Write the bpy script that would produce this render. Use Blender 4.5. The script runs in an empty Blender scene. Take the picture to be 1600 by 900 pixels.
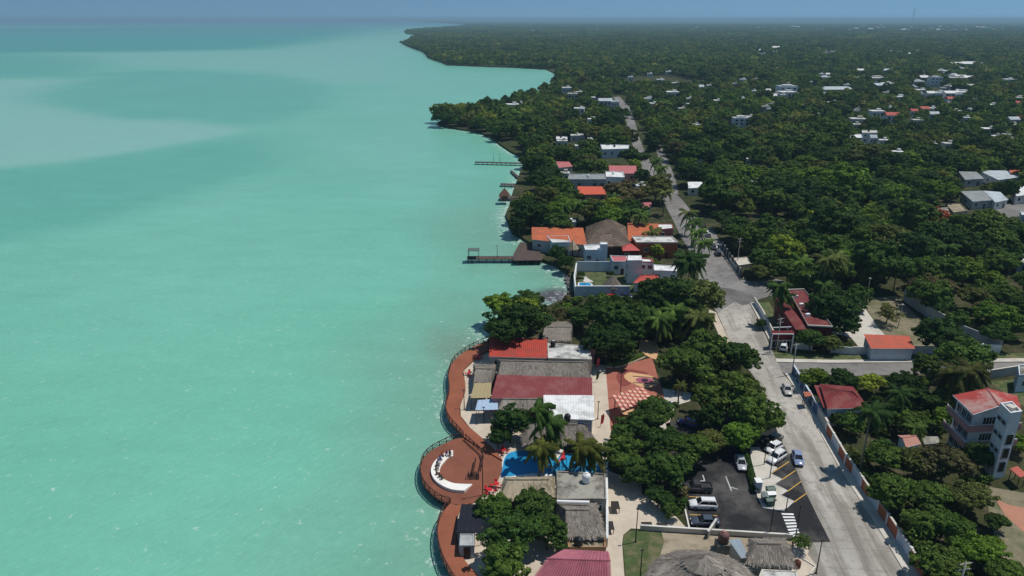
import bpy, math, random
import numpy as np
from mathutils import Vector, Matrix, noise as mnoise

SC = bpy.context.scene
COL = SC.collection
R = math.radians
# ------------------------------------------------------------------ camera
CAM_H, FPX, HORIZ = 78.0, 1120.0, 29.0          # metres, focal length in photo pixels, horizon row
PITCH = math.atan((450 - HORIZ) / FPX)
cam_d = bpy.data.cameras.new('camera')
cam_d.sensor_width = 36.0
cam_d.lens = 36.0 * FPX / 1600.0
cam_d.clip_start = 1.0
cam_d.clip_end = 200000.0
cam = bpy.data.objects.new('camera', cam_d)
COL.objects.link(cam)
cam.location = (0, 0, CAM_H)
cam.rotation_euler = (math.pi / 2 - PITCH, 0, 0)
SC.camera = cam
# ------------------------------------------------------------------ sky and sun
SUN_EL, SUN_AZ = R(66), R(72)                   # azimuth clockwise from +Y: high, from the right and a little beyond
world = bpy.data.worlds.new('World')
SC.world = world
world.use_nodes = True
wn, wl = world.node_tree.nodes, world.node_tree.links
wn.clear()
sky = wn.new('ShaderNodeTexSky')
sky.sky_type = 'NISHITA'
sky.sun_disc = False
sky.sun_elevation = SUN_EL
sky.sun_rotation = SUN_AZ
sky.altitude = 0
sky.air_density = 1.0
sky.dust_density = 0.0
sky.ozone_density = 1.5
bg = wn.new('ShaderNodeBackground')
bg.inputs['Strength'].default_value = 0.085
wo = wn.new('ShaderNodeOutputWorld')
# the horizon air stands clear: look the sky up a little above the true direction, everywhere alike
wtc = wn.new('ShaderNodeTexCoord')
wadd = wn.new('ShaderNodeVectorMath'); wadd.operation = 'ADD'; wadd.inputs[1].default_value = (0, 0, 0.25)
wl.new(wtc.outputs['Generated'], wadd.inputs[0])
wl.new(wadd.outputs[0], sky.inputs['Vector'])
wtint = wn.new('ShaderNodeMix'); wtint.data_type = 'RGBA'; wtint.blend_type = 'MULTIPLY'; wtint.inputs[0].default_value = 1
wtint.inputs[7].default_value = (.88, 1.06, 1.01, 1)
wl.new(sky.outputs[0], wtint.inputs[6])
wl.new(wtint.outputs[2], bg.inputs[0])
wl.new(bg.outputs[0], wo.inputs[0])
sun_d = bpy.data.lights.new('sun', 'SUN')
sun_d.energy = 3.6
sun_d.angle = R(0.55)
sun_d.color = (1.0, 0.96, 0.9)
sun = bpy.data.objects.new('sun', sun_d)
COL.objects.link(sun)
sdir = Vector((math.sin(SUN_AZ) * math.cos(SUN_EL), math.cos(SUN_AZ) * math.cos(SUN_EL), math.sin(SUN_EL)))
sun.rotation_euler = (-sdir).to_track_quat('-Z', 'Y').to_euler()
sun.location = (0, 0, 300)
SC.view_settings.view_transform = 'Standard'
SC.view_settings.look = 'None'
SC.view_settings.gamma = 1.0
SC.view_settings.exposure = 0.0
SC.view_settings.use_curve_mapping = False
SC.cycles.max_bounces = 5
SC.cycles.diffuse_bounces = 2
SC.cycles.glossy_bounces = 2
SC.cycles.transmission_bounces = 3
SC.cycles.volume_bounces = 0
SC.cycles.transparent_max_bounces = 4
SC.cycles.volume_step_rate = 10.0
# ------------------------------------------------------------------ helpers
LAND = 1.2
rng = random.Random(7)
nrg = np.random.default_rng(7)
CP, SP = math.cos(PITCH), math.sin(PITCH)

def G(px, py, z=LAND):
    """ground survey: the point at height z that the photograph shows at (px, py)"""
    u, v = (px - 800) / FPX, (450 - py) / FPX
    dz = -SP + v * CP
    t = (z - CAM_H) / min(dz, -0.0008)
    return Vector((t * u, t * (CP + v * SP), z))

def ppm(py, z=LAND):
    """photo pixels per metre at that place"""
    v = (450 - py) / FPX
    return FPX / ((z - CAM_H) / min(-SP + v * CP, -0.0008))

def poly(pts, z=LAND):
    return [G(x, y, z) for x, y in pts]

class MB:
    def __init__(s):
        s.v, s.f, s.m = [], [], []
    def add(s, vs, fs, mi=0):
        b = len(s.v)
        s.v += [tuple(p) for p in vs]
        s.f += [tuple(i + b for i in f) for f in fs]
        s.m += [mi] * len(fs)
        return s
    def prism(s, pts, z0, z1, mi=0):
        """polygon (world xy) between two heights; heights may be numbers or lists"""
        n = len(pts)
        if sum(pts[i][0] * pts[(i + 1) % n][1] - pts[(i + 1) % n][0] * pts[i][1] for i in range(n)) < 0:
            pts = pts[::-1]
        lo = [(p[0], p[1], z0) for p in pts]
        hi = [(p[0], p[1], z1) for p in pts]
        fs = [tuple(range(n))[::-1], tuple(range(n, 2 * n))]
        fs += [(i, (i + 1) % n, n + (i + 1) % n, n + i) for i in range(n)]
        return s.add(lo + hi, fs, mi)
    def box(s, c, size, rz=0, mi=0):
        x, y, z = size[0] / 2, size[1] / 2, size[2] / 2
        ca, sa = math.cos(rz), math.sin(rz)
        vs = []
        for dz in (-z, z):
            for dx, dy in ((-x, -y), (x, -y), (x, y), (-x, y)):
                vs.append((c[0] + dx * ca - dy * sa, c[1] + dx * sa + dy * ca, c[2] + dz))
        return s.add(vs, [(3, 2, 1, 0), (4, 5, 6, 7), (0, 1, 5, 4), (1, 2, 6, 5), (2, 3, 7, 6), (3, 0, 4, 7)], mi)
    def bar(s, a, b, w, h=None, mi=0):
        """square bar from a to b"""
        a, b = Vector(a), Vector(b)
        h = h or w
        d = (b - a)
        if d.length < 1e-5: return s
        d.normalize()
        up = Vector((0, 0, 1)) if abs(d.z) < .95 else Vector((1, 0, 0))
        x = d.cross(up).normalized() * (w / 2)
        y = x.cross(d).normalized() * (h / 2)
        vs = [a - x - y, a + x - y, a + x + y, a - x + y, b - x - y, b + x - y, b + x + y, b - x + y]
        return s.add(vs, [(0, 1, 2, 3), (7, 6, 5, 4), (1, 0, 4, 5), (2, 1, 5, 6), (3, 2, 6, 7), (0, 3, 7, 4)], mi)
    def tube(s, pts, rad, n=7, mi=0, cap=True):
        pts = [Vector(p) for p in pts]
        if not hasattr(rad, '__len__'): rad = [rad] * len(pts)
        rings = []
        for i, p in enumerate(pts):
            d = (pts[min(i + 1, len(pts) - 1)] - pts[max(i - 1, 0)]).normalized()
            up = Vector((0, 0, 1)) if abs(d.z) < .9 else Vector((1, 0, 0))
            x = d.cross(up).normalized(); y = x.cross(d).normalized()
            rings.append([p + (x * math.cos(2 * math.pi * k / n) + y * math.sin(2 * math.pi * k / n)) * rad[i] for k in range(n)])
        vs = [q for r in rings for q in r]
        fs = []
        for i in range(len(pts) - 1):
            for k in range(n):
                fs.append((i * n + k, (i + 1) * n + k, (i + 1) * n + (k + 1) % n, i * n + (k + 1) % n))
        if cap:
            fs.append(tuple(range(n))); fs.append(tuple((len(pts) - 1) * n + k for k in range(n))[::-1])
        return s.add(vs, fs, mi)
    def lathe(s, c, prof, n=14, mi=0):
        vs, fs = [], []
        for r, z in prof:
            for k in range(n):
                a = 2 * math.pi * k / n
                vs.append((c[0] + r * math.cos(a), c[1] + r * math.sin(a), c[2] + z))
        for i in range(len(prof) - 1):
            for k in range(n):
                fs.append((i * n + k, i * n + (k + 1) % n, (i + 1) * n + (k + 1) % n, (i + 1) * n + k))
        fs.append(tuple(range(n))[::-1]); fs.append(tuple((len(prof) - 1) * n + k for k in range(n)))
        return s.add(vs, fs, mi)
    def mesh(s, name, origin=(0, 0, 0), smooth=False):
        o = Vector(origin)
        me = bpy.data.meshes.new(name)
        me.from_pydata([(v[0] - o.x, v[1] - o.y, v[2] - o.z) for v in s.v], [], s.f)
        if smooth:
            me.polygons.foreach_set('use_smooth', [True] * len(me.polygons))
        me.update()
        return me

ORG = {}
def link(o):
    COL.objects.link(o)
    return o
def tag(o, label, cat, group=None, kind=None):
    if label: o['label'] = label
    if cat: o['category'] = cat
    if group: o['group'] = group
    if kind: o['kind'] = kind
    return o
def thing(name, label, cat, loc=(0, 0, 0), group=None, rz=0):
    o = bpy.data.objects.new(name, None)
    o.empty_display_size = 0.5
    o.location = loc
    o.rotation_euler = (0, 0, rz)
    ORG[o.name] = Vector(loc)
    return tag(link(o), label, cat, group)
def part(mb, name, mat, parent=None, smooth=False, label=None, kind=None):
    """one mesh object; vertices are given in world space unless the parent stands at the origin"""
    org = ORG[parent.name] if parent else Vector((0, 0, 0))
    me = mb.mesh(name, org, smooth)
    for m in (mat if isinstance(mat, (list, tuple)) else [mat]):
        me.materials.append(m)
    if isinstance(mat, (list, tuple)) and len(mat) > 1:
        me.polygons.foreach_set('material_index', mb.m)
    o = link(bpy.data.objects.new(name, me))
    if parent:
        o.parent = parent
        ORG[o.name] = org
    else:
        ORG[o.name] = Vector((0, 0, 0))
    if label: o['label'] = label
    if kind: o['kind'] = kind
    return o
def single(mb, name, mat, label, cat, loc, group=None, kind=None, smooth=False):
    """a thing that is one mesh, origin at its base"""
    me = mb.mesh(name, loc, smooth)
    for m in (mat if isinstance(mat, (list, tuple)) else [mat]):
        me.materials.append(m)
    if isinstance(mat, (list, tuple)) and len(mat) > 1:
        me.polygons.foreach_set('material_index', mb.m)
    o = link(bpy.data.objects.new(name, me))
    o.location = loc
    ORG[o.name] = Vector(loc)
    return tag(o, label, cat, group, kind)
def setting(mb, name, mat, parent=None):
    o = part(mb, name, mat, parent)
    if not parent: o['kind'] = 'structure'
    return o
def inst(me, name, parent, loc=(0, 0, 0), rot=(0, 0, 0), sc=(1, 1, 1)):
    o = link(bpy.data.objects.new(name, me))
    o.parent = parent
    o.location, o.rotation_euler, o.scale = loc, rot, sc
    return o
def copy_tree(o, parent=None):
    c = link(o.copy())
    c.parent = parent
    for ch in o.children: copy_tree(ch, c)
    return c
def inset(P, d):
    c = sum((Vector(p) for p in P), Vector()) / len(P)
    return [Vector(p) + (c - Vector(p)).normalized() * d for p in P]
def lerp(a, b, t): return Vector(a).lerp(Vector(b), t)

# ------------------------------------------------------------------ materials
MATS = {}
def srgb(r, g, b):
    f = lambda c: (c / 255 / 12.92) if c <= 10 else ((c / 255 + .055) / 1.055) ** 2.4
    return (f(r), f(g), f(b))
def nodes_of(name):
    m = bpy.data.materials.new(name)
    m.use_nodes = True
    nt = m.node_tree
    return m, nt.nodes, nt.links, nt.nodes['Principled BSDF']
def mk_noise(n, l, vec, scale, detail=4, rough=.55):
    t = n.new('ShaderNodeTexNoise')
    t.inputs['Scale'].default_value = scale
    t.inputs['Detail'].default_value = detail
    t.inputs['Roughness'].default_value = rough
    l.new(vec, t.inputs['Vector'])
    return t.outputs['Fac']
def mk_ramp(n, l, fac, stops):
    r = n.new('ShaderNodeValToRGB')
    while len(r.color_ramp.elements) < len(stops): r.color_ramp.elements.new(.5)
    for e, (p, c) in zip(r.color_ramp.elements, stops):
        e.position = p
        e.color = (c[0], c[1], c[2], 1) if hasattr(c, '__len__') else (c, c, c, 1)
    l.new(fac, r.inputs[0])
    return r.outputs[0]
def mk_mix(n, l, fac, a, b, mode='MIX'):
    m = n.new('ShaderNodeMix')
    m.data_type = 'RGBA'
    m.blend_type = mode
    for s, val in ((m.inputs[0], fac), (m.inputs[6], a), (m.inputs[7], b)):
        if hasattr(val, 'is_linked') or hasattr(val, 'links'): l.new(val, s)
        elif hasattr(val, '__len__'): s.default_value = (*val[:3], 1)
        else: s.default_value = val
    return m.outputs[2]
def M(name, col, rough=.8, var=.18, scale=.6, fine=9.0, stain=None, stain_amt=.5, stain_scale=.25, bump=.15, spec=.3, metal=0):
    """painted / mineral surface: base colour, broad and fine variation, optional stains with their own shape"""
    if name in MATS: return MATS[name]
    m, n, l, p = nodes_of(name)
    tc = n.new('ShaderNodeNewGeometry').outputs['Position']
    a = mk_noise(n, l, tc, scale, 5)
    b = mk_noise(n, l, tc, fine, 3)
    c1 = mk_ramp(n, l, a, [(.25, 1 - var), (.75, 1 + var)])
    c2 = mk_ramp(n, l, b, [(.2, 1 - var * .7), (.8, 1 + var * .7)])
    x = mk_mix(n, l, 1.0, col, c1, 'MULTIPLY')
    x = mk_mix(n, l, 1.0, x, c2, 'MULTIPLY')
    if stain is not None:
        s = mk_noise(n, l, tc, stain_scale, 6, .68)
        f = mk_ramp(n, l, s, [(.46, 0.0), (.62, stain_amt)])
        x = mk_mix(n, l, f, x, stain)
    l.new(x, p.inputs['Base Color'])
    p.inputs['Roughness'].default_value = rough
    p.inputs['Specular IOR Level'].default_value = spec
    p.inputs['Metallic'].default_value = metal
    if bump:
        bp = n.new('ShaderNodeBump')
        bp.inputs['Strength'].default_value = bump
        bp.inputs['Distance'].default_value = .05
        l.new(b, bp.inputs['Height'])
        l.new(bp.outputs[0], p.inputs['Normal'])
    MATS[name] = m
    return m
GREY = (.10, .10, .10)
white_wall = M('white_render', (.72, .73, .72), .85, .06, stain=(.42, .41, .38), stain_amt=.45)
white_roof = M('white_roof_paint', (.76, .76, .74), .7, .08, stain=(.36, .35, .32), stain_amt=.7, stain_scale=.45)
dirty_roof = M('weathered_white_roof', (.62, .61, .57), .85, .12, stain=(.10, .10, .09), stain_amt=.85, stain_scale=.3)
grey_wall = M('grey_render', (.42, .44, .44), .9, .1, stain=(.2, .2, .18))
blue_white = M('pale_blue_render', (.55, .62, .68), .85, .06, stain=(.36, .39, .4))
concrete = M('concrete', (.34, .32, .27), .9, .18, stain=(.075, .07, .058), stain_amt=.95, stain_scale=.3)
conc_light = M('light_concrete', (.56, .52, .45), .9, .08, stain=(.4, .36, .3), stain_amt=.5)
pave = M('beige_paving', (.56, .48, .38), .9, .07, stain=(.40, .33, .25), stain_amt=.5, stain_scale=.2)
kerb_m = M('kerb_concrete', (.66, .64, .58), .9, .1, stain=(.35, .33, .3))
red_metal = M('red_metal_sheet', (.42, .05, .032), .6, .14, stain=(.27, .06, .045), stain_amt=.75, stain_scale=.5, bump=0)
maroon_metal = M('maroon_metal_sheet', (.205, .04, .04), .65, .12, stain=(.25, .09, .085), stain_amt=.7, stain_scale=.3, bump=0)
darkred_roof = M('dark_red_sheet', (.20, .026, .026), .7, .14, stain=(.26, .10, .085), stain_amt=.6, stain_scale=.4, bump=0)
orange_roof = M('orange_tile_paint', (.50, .13, .05), .8, .14, stain=(.34, .11, .06), stain_amt=.8, stain_scale=.4)
worn_red = M('worn_red_roof', (.36, .05, .042), .85, .14, stain=(.40, .27, .235), stain_amt=.9, stain_scale=.22)
pink_tile = M('pink_glazed_tile', (.38, .115, .145), .35, .22, fine=3.0, bump=.1, spec=.5)
pink_red = M('pink_red_render', (.45, .13, .13), .85, .08)
pink_wall = M('salmon_render', (.48, .24, .23), .85, .08, stain=(.35, .18, .17))
orange_wall = M('rust_orange_render', (.34, .10, .04), .9, .1)
terra = M('terracotta_panel', (.42, .13, .065), .9, .12, stain=(.3, .12, .08))
maroon_wall = M('maroon_render', (.13, .012, .015), .8, .1)
blue_paint = M('blue_paint', (.06, .13, .30), .7, .1, stain=(.1, .15, .22))
beige_awn = M('beige_canvas', (.36, .29, .16), .9, .08)
blue_awn = M('pale_blue_sheet', (.36, .47, .60), .5, .06, bump=0)
black_cloth = M('black_shade_cloth', (.012, .014, .022), .9, .2)
dark = M('dark_opening', (.012, .012, .012), .7, .1)
wood_dark = M('dark_timber', (.055, .022, .014), .7, .2)
pier_wood = M('weathered_pier_timber', (.085, .06, .05), .85, .2, fine=5)
black_plastic = M('black_plastic', (.014, .015, .018), .5, .1, bump=0)
red_plastic = M('red_plastic', (.55, .02, .025), .4, .08, bump=0)
white_plastic = M('white_plastic', (.78, .78, .76), .5, .04, bump=0)
pole_m = M('dark_metal_pole', (.03, .022, .02), .5, .1, bump=0)
pole_conc = M('concrete_pole', (.40, .38, .34), .9, .1)
steel = M('galvanised_steel', (.42, .44, .45), .4, .08, metal=.6, bump=0)
bench_white = M('white_painted_concrete', (.82, .80, .74), .8, .04, stain=(.6, .56, .48), stain_amt=.4)
yellow_line = M('yellow_road_paint', (.60, .36, .06), .8, .15, fine=3)
white_line = M('white_road_paint', (.74, .74, .72), .8, .15, fine=3)
dirt = M('sandy_yard', (.34, .28, .20), .95, .15, stain=(.16, .14, .08), stain_amt=.8)
lawn_m = M('mown_lawn', (.060, .090, .028), .95, .25, fine=2.0, stain=(.17, .145, .075), stain_amt=.75, stain_scale=.5)
drylawn = M('dry_grass', (.21, .18, .115), .95, .22, fine=2.0, stain=(.09, .105, .04), stain_amt=.85, stain_scale=.2)
bark = M('tree_bark', (.14, .11, .085), .95, .2, fine=5)
palm_bark = M('palm_bark', (.20, .17, .13), .95, .2, fine=5)
canvas_white = M('white_sail_cloth', (.70, .66, .58), .8, .05)
canvas_red = M('red_sail_cloth', (.60, .045, .055), .8, .06)
canvas_blue = M('blue_sail_cloth', (.03, .06, .32), .8, .06)
slide_blue = M('blue_slide_plastic', (.04, .32, .60), .4, .06, bump=0)
plaza_red = M('red_brown_paving', (.36, .125, .085), .9, .1, stain=(.3, .1, .07))
plaza_dark = M('dark_red_paving', (.22, .055, .045), .9, .1)
plaza_tan = M('tan_paving', (.60, .36, .19), .9, .08)
plaza_purple = M('purple_floor_paint', (.33, .09, .14), .85, .08)
dark_purple = M('dark_floor_paint', (.035, .015, .03), .85, .08)

def glass_mat():
    m, n, l, p = nodes_of('dark_window_glass')
    p.inputs['Base Color'].default_value = (.012, .015, .018, 1)
    p.inputs['Roughness'].default_value = .12
    p.inputs['Specular IOR Level'].default_value = .5
    return m
glass = glass_mat()
def paint_mat(name, col, rough=.28):
    m, n, l, p = nodes_of(name)
    p.inputs['Base Color'].default_value = (*col, 1)
    p.inputs['Roughness'].default_value = rough
    p.inputs['Coat Weight'].default_value = .6
    p.inputs['Coat Roughness'].default_value = .06
    return m
def thatch_mat(name, lo, hi):
    m, n, l, p = nodes_of(name)
    g = n.new('ShaderNodeNewGeometry')
    a = mk_noise(n, l, g.outputs['Position'], .35, 4)
    isl = g.outputs['Random Per Island']
    c = mk_ramp(n, l, isl, [(0, lo), (.6, tuple((x + y) / 2 for x, y in zip(lo, hi))), (1, hi)])
    c = mk_mix(n, l, 1.0, c, mk_ramp(n, l, a, [(.25, .72), (.75, 1.25)]), 'MULTIPLY')
    l.new(c, p.inputs['Base Color'])
    p.inputs['Roughness'].default_value = .95
    p.inputs['Specular IOR Level'].default_value = .1
    return m
thatch_m = thatch_mat('grey_palm_thatch', (.145, .125, .105), (.33, .29, .245))
thatch_d = thatch_mat('dark_palm_thatch', (.10, .075, .058), (.23, .175, .135))
thatch_l = thatch_mat('straw_palm_thatch', (.22, .18, .12), (.50, .42, .30))

def road_mat(name, base, dark_c, light_c, s1=.06, s2=.5, rough=.9, along=None, lo=.42, hi=.6):
    m, n, l, p = nodes_of(name)
    pos = n.new('ShaderNodeNewGeometry').outputs['Position']
    a = mk_noise(n, l, pos, s1, 6, .62)
    b = mk_noise(n, l, pos, s2, 6, .66)
    c = mk_noise(n, l, pos, 6, 2)
    x = mk_mix(n, l, mk_ramp(n, l, a, [(lo, 0.0), (hi, 1.0)]), base, light_c)
    x = mk_mix(n, l, mk_ramp(n, l, b, [(.5, 0.0), (.72, .8)]), x, dark_c)
    if along is not None:
        m1 = n.new('ShaderNodeMapping'); m1.inputs['Rotation'].default_value = (0, 0, -along); l.new(pos, m1.inputs['Vector'])
        m2 = n.new('ShaderNodeMapping'); m2.inputs['Scale'].default_value = (.035, .42, 1); l.new(m1.outputs[0], m2.inputs['Vector'])
        t = mk_noise(n, l, m2.outputs[0], 1.0, 5, .6)
        x = mk_mix(n, l, mk_ramp(n, l, t, [(.47, 0.0), (.6, .75)]), x, dark_c)
        br = n.new('ShaderNodeTexBrick')                       # slab joints
        br.offset = 0
        for k_, v_ in (('Scale', 1.0), ('Mortar Size', .035), ('Mortar Smooth', .3), ('Brick Width', 4.5), ('Row Height', 4.0)): br.inputs[k_].default_value = v_
        br.inputs['Color1'].default_value = (1, 1, 1, 1); br.inputs['Color2'].default_value = (.93, .93, .93, 1); br.inputs['Mortar'].default_value = (.62, .6, .58, 1)
        l.new(m1.outputs[0], br.inputs['Vector'])
        x = mk_mix(n, l, 1.0, x, br.outputs['Color'], 'MULTIPLY')
    x = mk_mix(n, l, 1.0, x, mk_ramp(n, l, c, [(.2, .86), (.8, 1.14)]), 'MULTIPLY')
    l.new(x, p.inputs['Base Color'])
    p.inputs['Roughness'].default_value = rough
    p.inputs['Specular IOR Level'].default_value = .2
    return m
STREET_DIR = math.atan2((G(1230, 600) - G(1380, 880)).y, (G(1230, 600) - G(1380, 880)).x)
road_m = road_mat('concrete_street', (.37, .345, .30), (.20, .18, .152), (.48, .45, .395), along=STREET_DIR)
road_far = road_mat('worn_grey_street', (.18, .17, .16), (.085, .08, .075), (.25, .235, .22))
asphalt = road_mat('fresh_asphalt', (.022, .022, .024), (.016, .016, .017), (.085, .080, .074), s1=.07, lo=.5, hi=.62)
street2 = road_mat('side_street', (.19, .18, .165), (.12, .115, .105), (.25, .235, .215))
def deck_mat(name, col):
    m, n, l, p = nodes_of(name)
    pos = n.new('ShaderNodeNewGeometry').outputs['Position']
    a = mk_noise(n, l, pos, .25, 5, .6)
    w = n.new('ShaderNodeTexWave'); w.inputs['Scale'].default_value = 1.1
    w.bands_direction = 'Y'
    w.inputs['Distortion'].default_value = .3
    l.new(pos, w.inputs['Vector'])
    c = mk_noise(n, l, pos, 5, 2)
    x = mk_mix(n, l, 1.0, col, mk_ramp(n, l, a, [(.25, .8), (.75, 1.22)]), 'MULTIPLY')
    x = mk_mix(n, l, 1.0, x, mk_ramp(n, l, w.outputs['Fac'], [(0, .86), (.3, 1.03), (1, 1.03)]), 'MULTIPLY')
    x = mk_mix(n, l, 1.0, x, mk_ramp(n, l, c, [(.2, .88), (.8, 1.12)]), 'MULTIPLY')
    l.new(x, p.inputs['Base Color'])
    p.inputs['Roughness'].default_value = .8
    p.inputs['Specular IOR Level'].default_value = .25
    return m
deck_m = deck_mat('red_brown_decking', (.27, .09, .048))
deck_m2 = deck_mat('brown_decking', (.215, .078, .047))
def leaf_mat(name, use_obj=True, cols=None):
    m, n, l, p = nodes_of(name)
    g = n.new('ShaderNodeNewGeometry')
    oi = n.new('ShaderNodeObjectInfo')
    if use_obj: base = oi.outputs['Color']
    else: base = mk_ramp(n, l, oi.outputs['Random'], cols)
    a = mk_noise(n, l, g.outputs['Position'], .45, 3)
    x = mk_mix(n, l, 1.0, base, mk_ramp(n, l, a, [(.3, (.72, .74, .75)), (.7, (1.32, 1.26, 1.1))]), 'MULTIPLY')
    x = mk_mix(n, l, 1.0, x, mk_ramp(n, l, g.outputs['Random Per Island'], [(0, .6), (.7, 1.1), (1, 1.6)] if use_obj else [(0, .72), (.7, 1.06), (1, 1.35)]), 'MULTIPLY')
    if not use_obj:
        lo = mk_noise(n, l, g.outputs['Position'], .022, 4, .6)
        x = mk_mix(n, l, 1.0, x, mk_ramp(n, l, lo, [(.32, (.60, .66, .62)), (.5, (1, 1, 1)), (.68, (1.4, 1.34, 1.2))]), 'MULTIPLY')
    l.new(x, p.inputs['Base Color'])
    p.inputs['Roughness'].default_value = .7
    p.inputs['Specular IOR Level'].default_value = .08
    t = n.new('ShaderNodeBsdfTranslucent')
    l.new(x, t.inputs['Color'])
    mx = n.new('ShaderNodeMixShader'); mx.inputs[0].default_value = .22
    l.new(p.outputs[0], mx.inputs[1]); l.new(t.outputs[0], mx.inputs[2])
    l.new(mx.outputs[0], n['Material Output'].inputs['Surface'])
    return m
leaf_m = leaf_mat('foliage')
FOREST_COLS = [(0, (.040, .082, .018)), (.28, (.064, .124, .023)), (.5, (.088, .158, .028)), (.74, (.140, .208, .034)), (.9, (.125, .135, .042)), (1, (.23, .27, .045))]
wood_leaf = leaf_mat('woodland_foliage', False, FOREST_COLS)
# ------------------------------------------------------------------ ground, water, haze
def crv(pts, n=4, closed=False):
    """Catmull-Rom through pixel or world points"""
    P = [Vector((*p, 0)) if len(p) == 2 else Vector(p) for p in pts]
    out = []
    N = len(P)
    for i in range(N if closed else N - 1):
        if closed: a, b, c, d = P[i - 1], P[i], P[(i + 1) % N], P[(i + 2) % N]
        else: a, b, c, d = P[max(i - 1, 0)], P[i], P[i + 1], P[min(i + 2, N - 1)]
        for k in range(n):
            t = k / n
            out.append(.5 * ((2 * b) + (c - a) * t + (2 * a - 5 * b + 4 * c - d) * t * t + (3 * b - a - 3 * c + d) * t ** 3))
    if not closed: out.append(P[-1])
    return [tuple(v[:2]) if len(pts[0]) == 2 else v for v in out]

COAST_PX = [(760, 960), (746, 905), (727, 878), (716, 856), (713, 815), (722, 790), (752, 776), (776, 752), (784, 736), (783, 716), (760, 690), (734, 668), (720, 650), (719, 632),
            (727, 610), (726, 592), (724, 580), (737, 566), (757, 545), (768, 527), (762, 518), (775, 508), (815, 497), (845, 488), (868, 478), (888, 470), (897, 456), (893, 440), (884, 428),
            (868, 417), (850, 411), (838, 402), (830, 385), (815, 374), (800, 366), (794, 352), (790, 338), (797, 322), (800, 308), (806, 290), (812, 274), (818, 258), (814, 246), (800, 240),
            (782, 228), (768, 217), (748, 208), (715, 203), (690, 198), (683, 194), (692, 189), (740, 177), (790, 163), (840, 149), (872, 134), (868, 116), (852, 109), (800, 106), (740, 104),
            (697, 102), (688, 97.5), (668, 91), (664, 83), (640, 74), (628, 69), (645, 62), (652, 56), (632, 51.5), (650, 46.5), (690, 43.5), (722, 40.8), (735, 39), (700, 36.5), (660, 34.2), (640, 33)]
coast = [G(x, y, 0.0) for x, y in COAST_PX]
coast = [Vector((-14, -400, 0)), Vector((-10, 40, 0))] + coast
land_poly = coast + [Vector((-9000, 75000, 0)), Vector((75000, 75000, 0)), Vector((75000, -400, 0))]
CO = np.array([(p.x, p.y) for p in coast])
LP = np.array([(p.x, p.y) for p in land_poly])

def dist_poly(X, Y, P):
    d = np.full(X.shape, 1e9)
    for i in range(len(P) - 1):
        ax, ay = P[i]; bx, by = P[i + 1]
        dx, dy = bx - ax, by - ay
        t = np.clip(((X - ax) * dx + (Y - ay) * dy) / (dx * dx + dy * dy + 1e-9), 0, 1)
        d = np.minimum(d, np.hypot(X - ax - t * dx, Y - ay - t * dy))
    return d
def inside(X, Y, P):
    X, Y = np.asarray(X, float), np.asarray(Y, float)
    r = np.zeros(X.shape, bool)
    n = len(P)
    for i in range(n):
        x1, y1 = P[i]; x2, y2 = P[(i + 1) % n]
        c = ((y1 > Y) != (y2 > Y)) & (X < (x2 - x1) * (Y - y1) / (y2 - y1 + 1e-12) + x1)
        r ^= c
    return r
def vnoise(X, Y, s, seed=0):
    """cheap smooth value noise"""
    x, y = X / s, Y / s
    xi, yi = np.floor(x), np.floor(y)
    fx, fy = x - xi, y - yi
    fx, fy = fx * fx * (3 - 2 * fx), fy * fy * (3 - 2 * fy)
    h = lambda a, b: np.modf(np.abs(np.sin(a * 127.1 + b * 311.7 + seed * 74.7) * 43758.5453))[0]
    return (h(xi, yi) * (1 - fx) + h(xi + 1, yi) * fx) * (1 - fy) + (h(xi, yi + 1) * (1 - fx) + h(xi + 1, yi + 1) * fx) * fy
def sstep(a, b, x):
    t = np.clip((x - a) / (b - a), 0, 1)
    return t * t * (3 - 2 * t)

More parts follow.
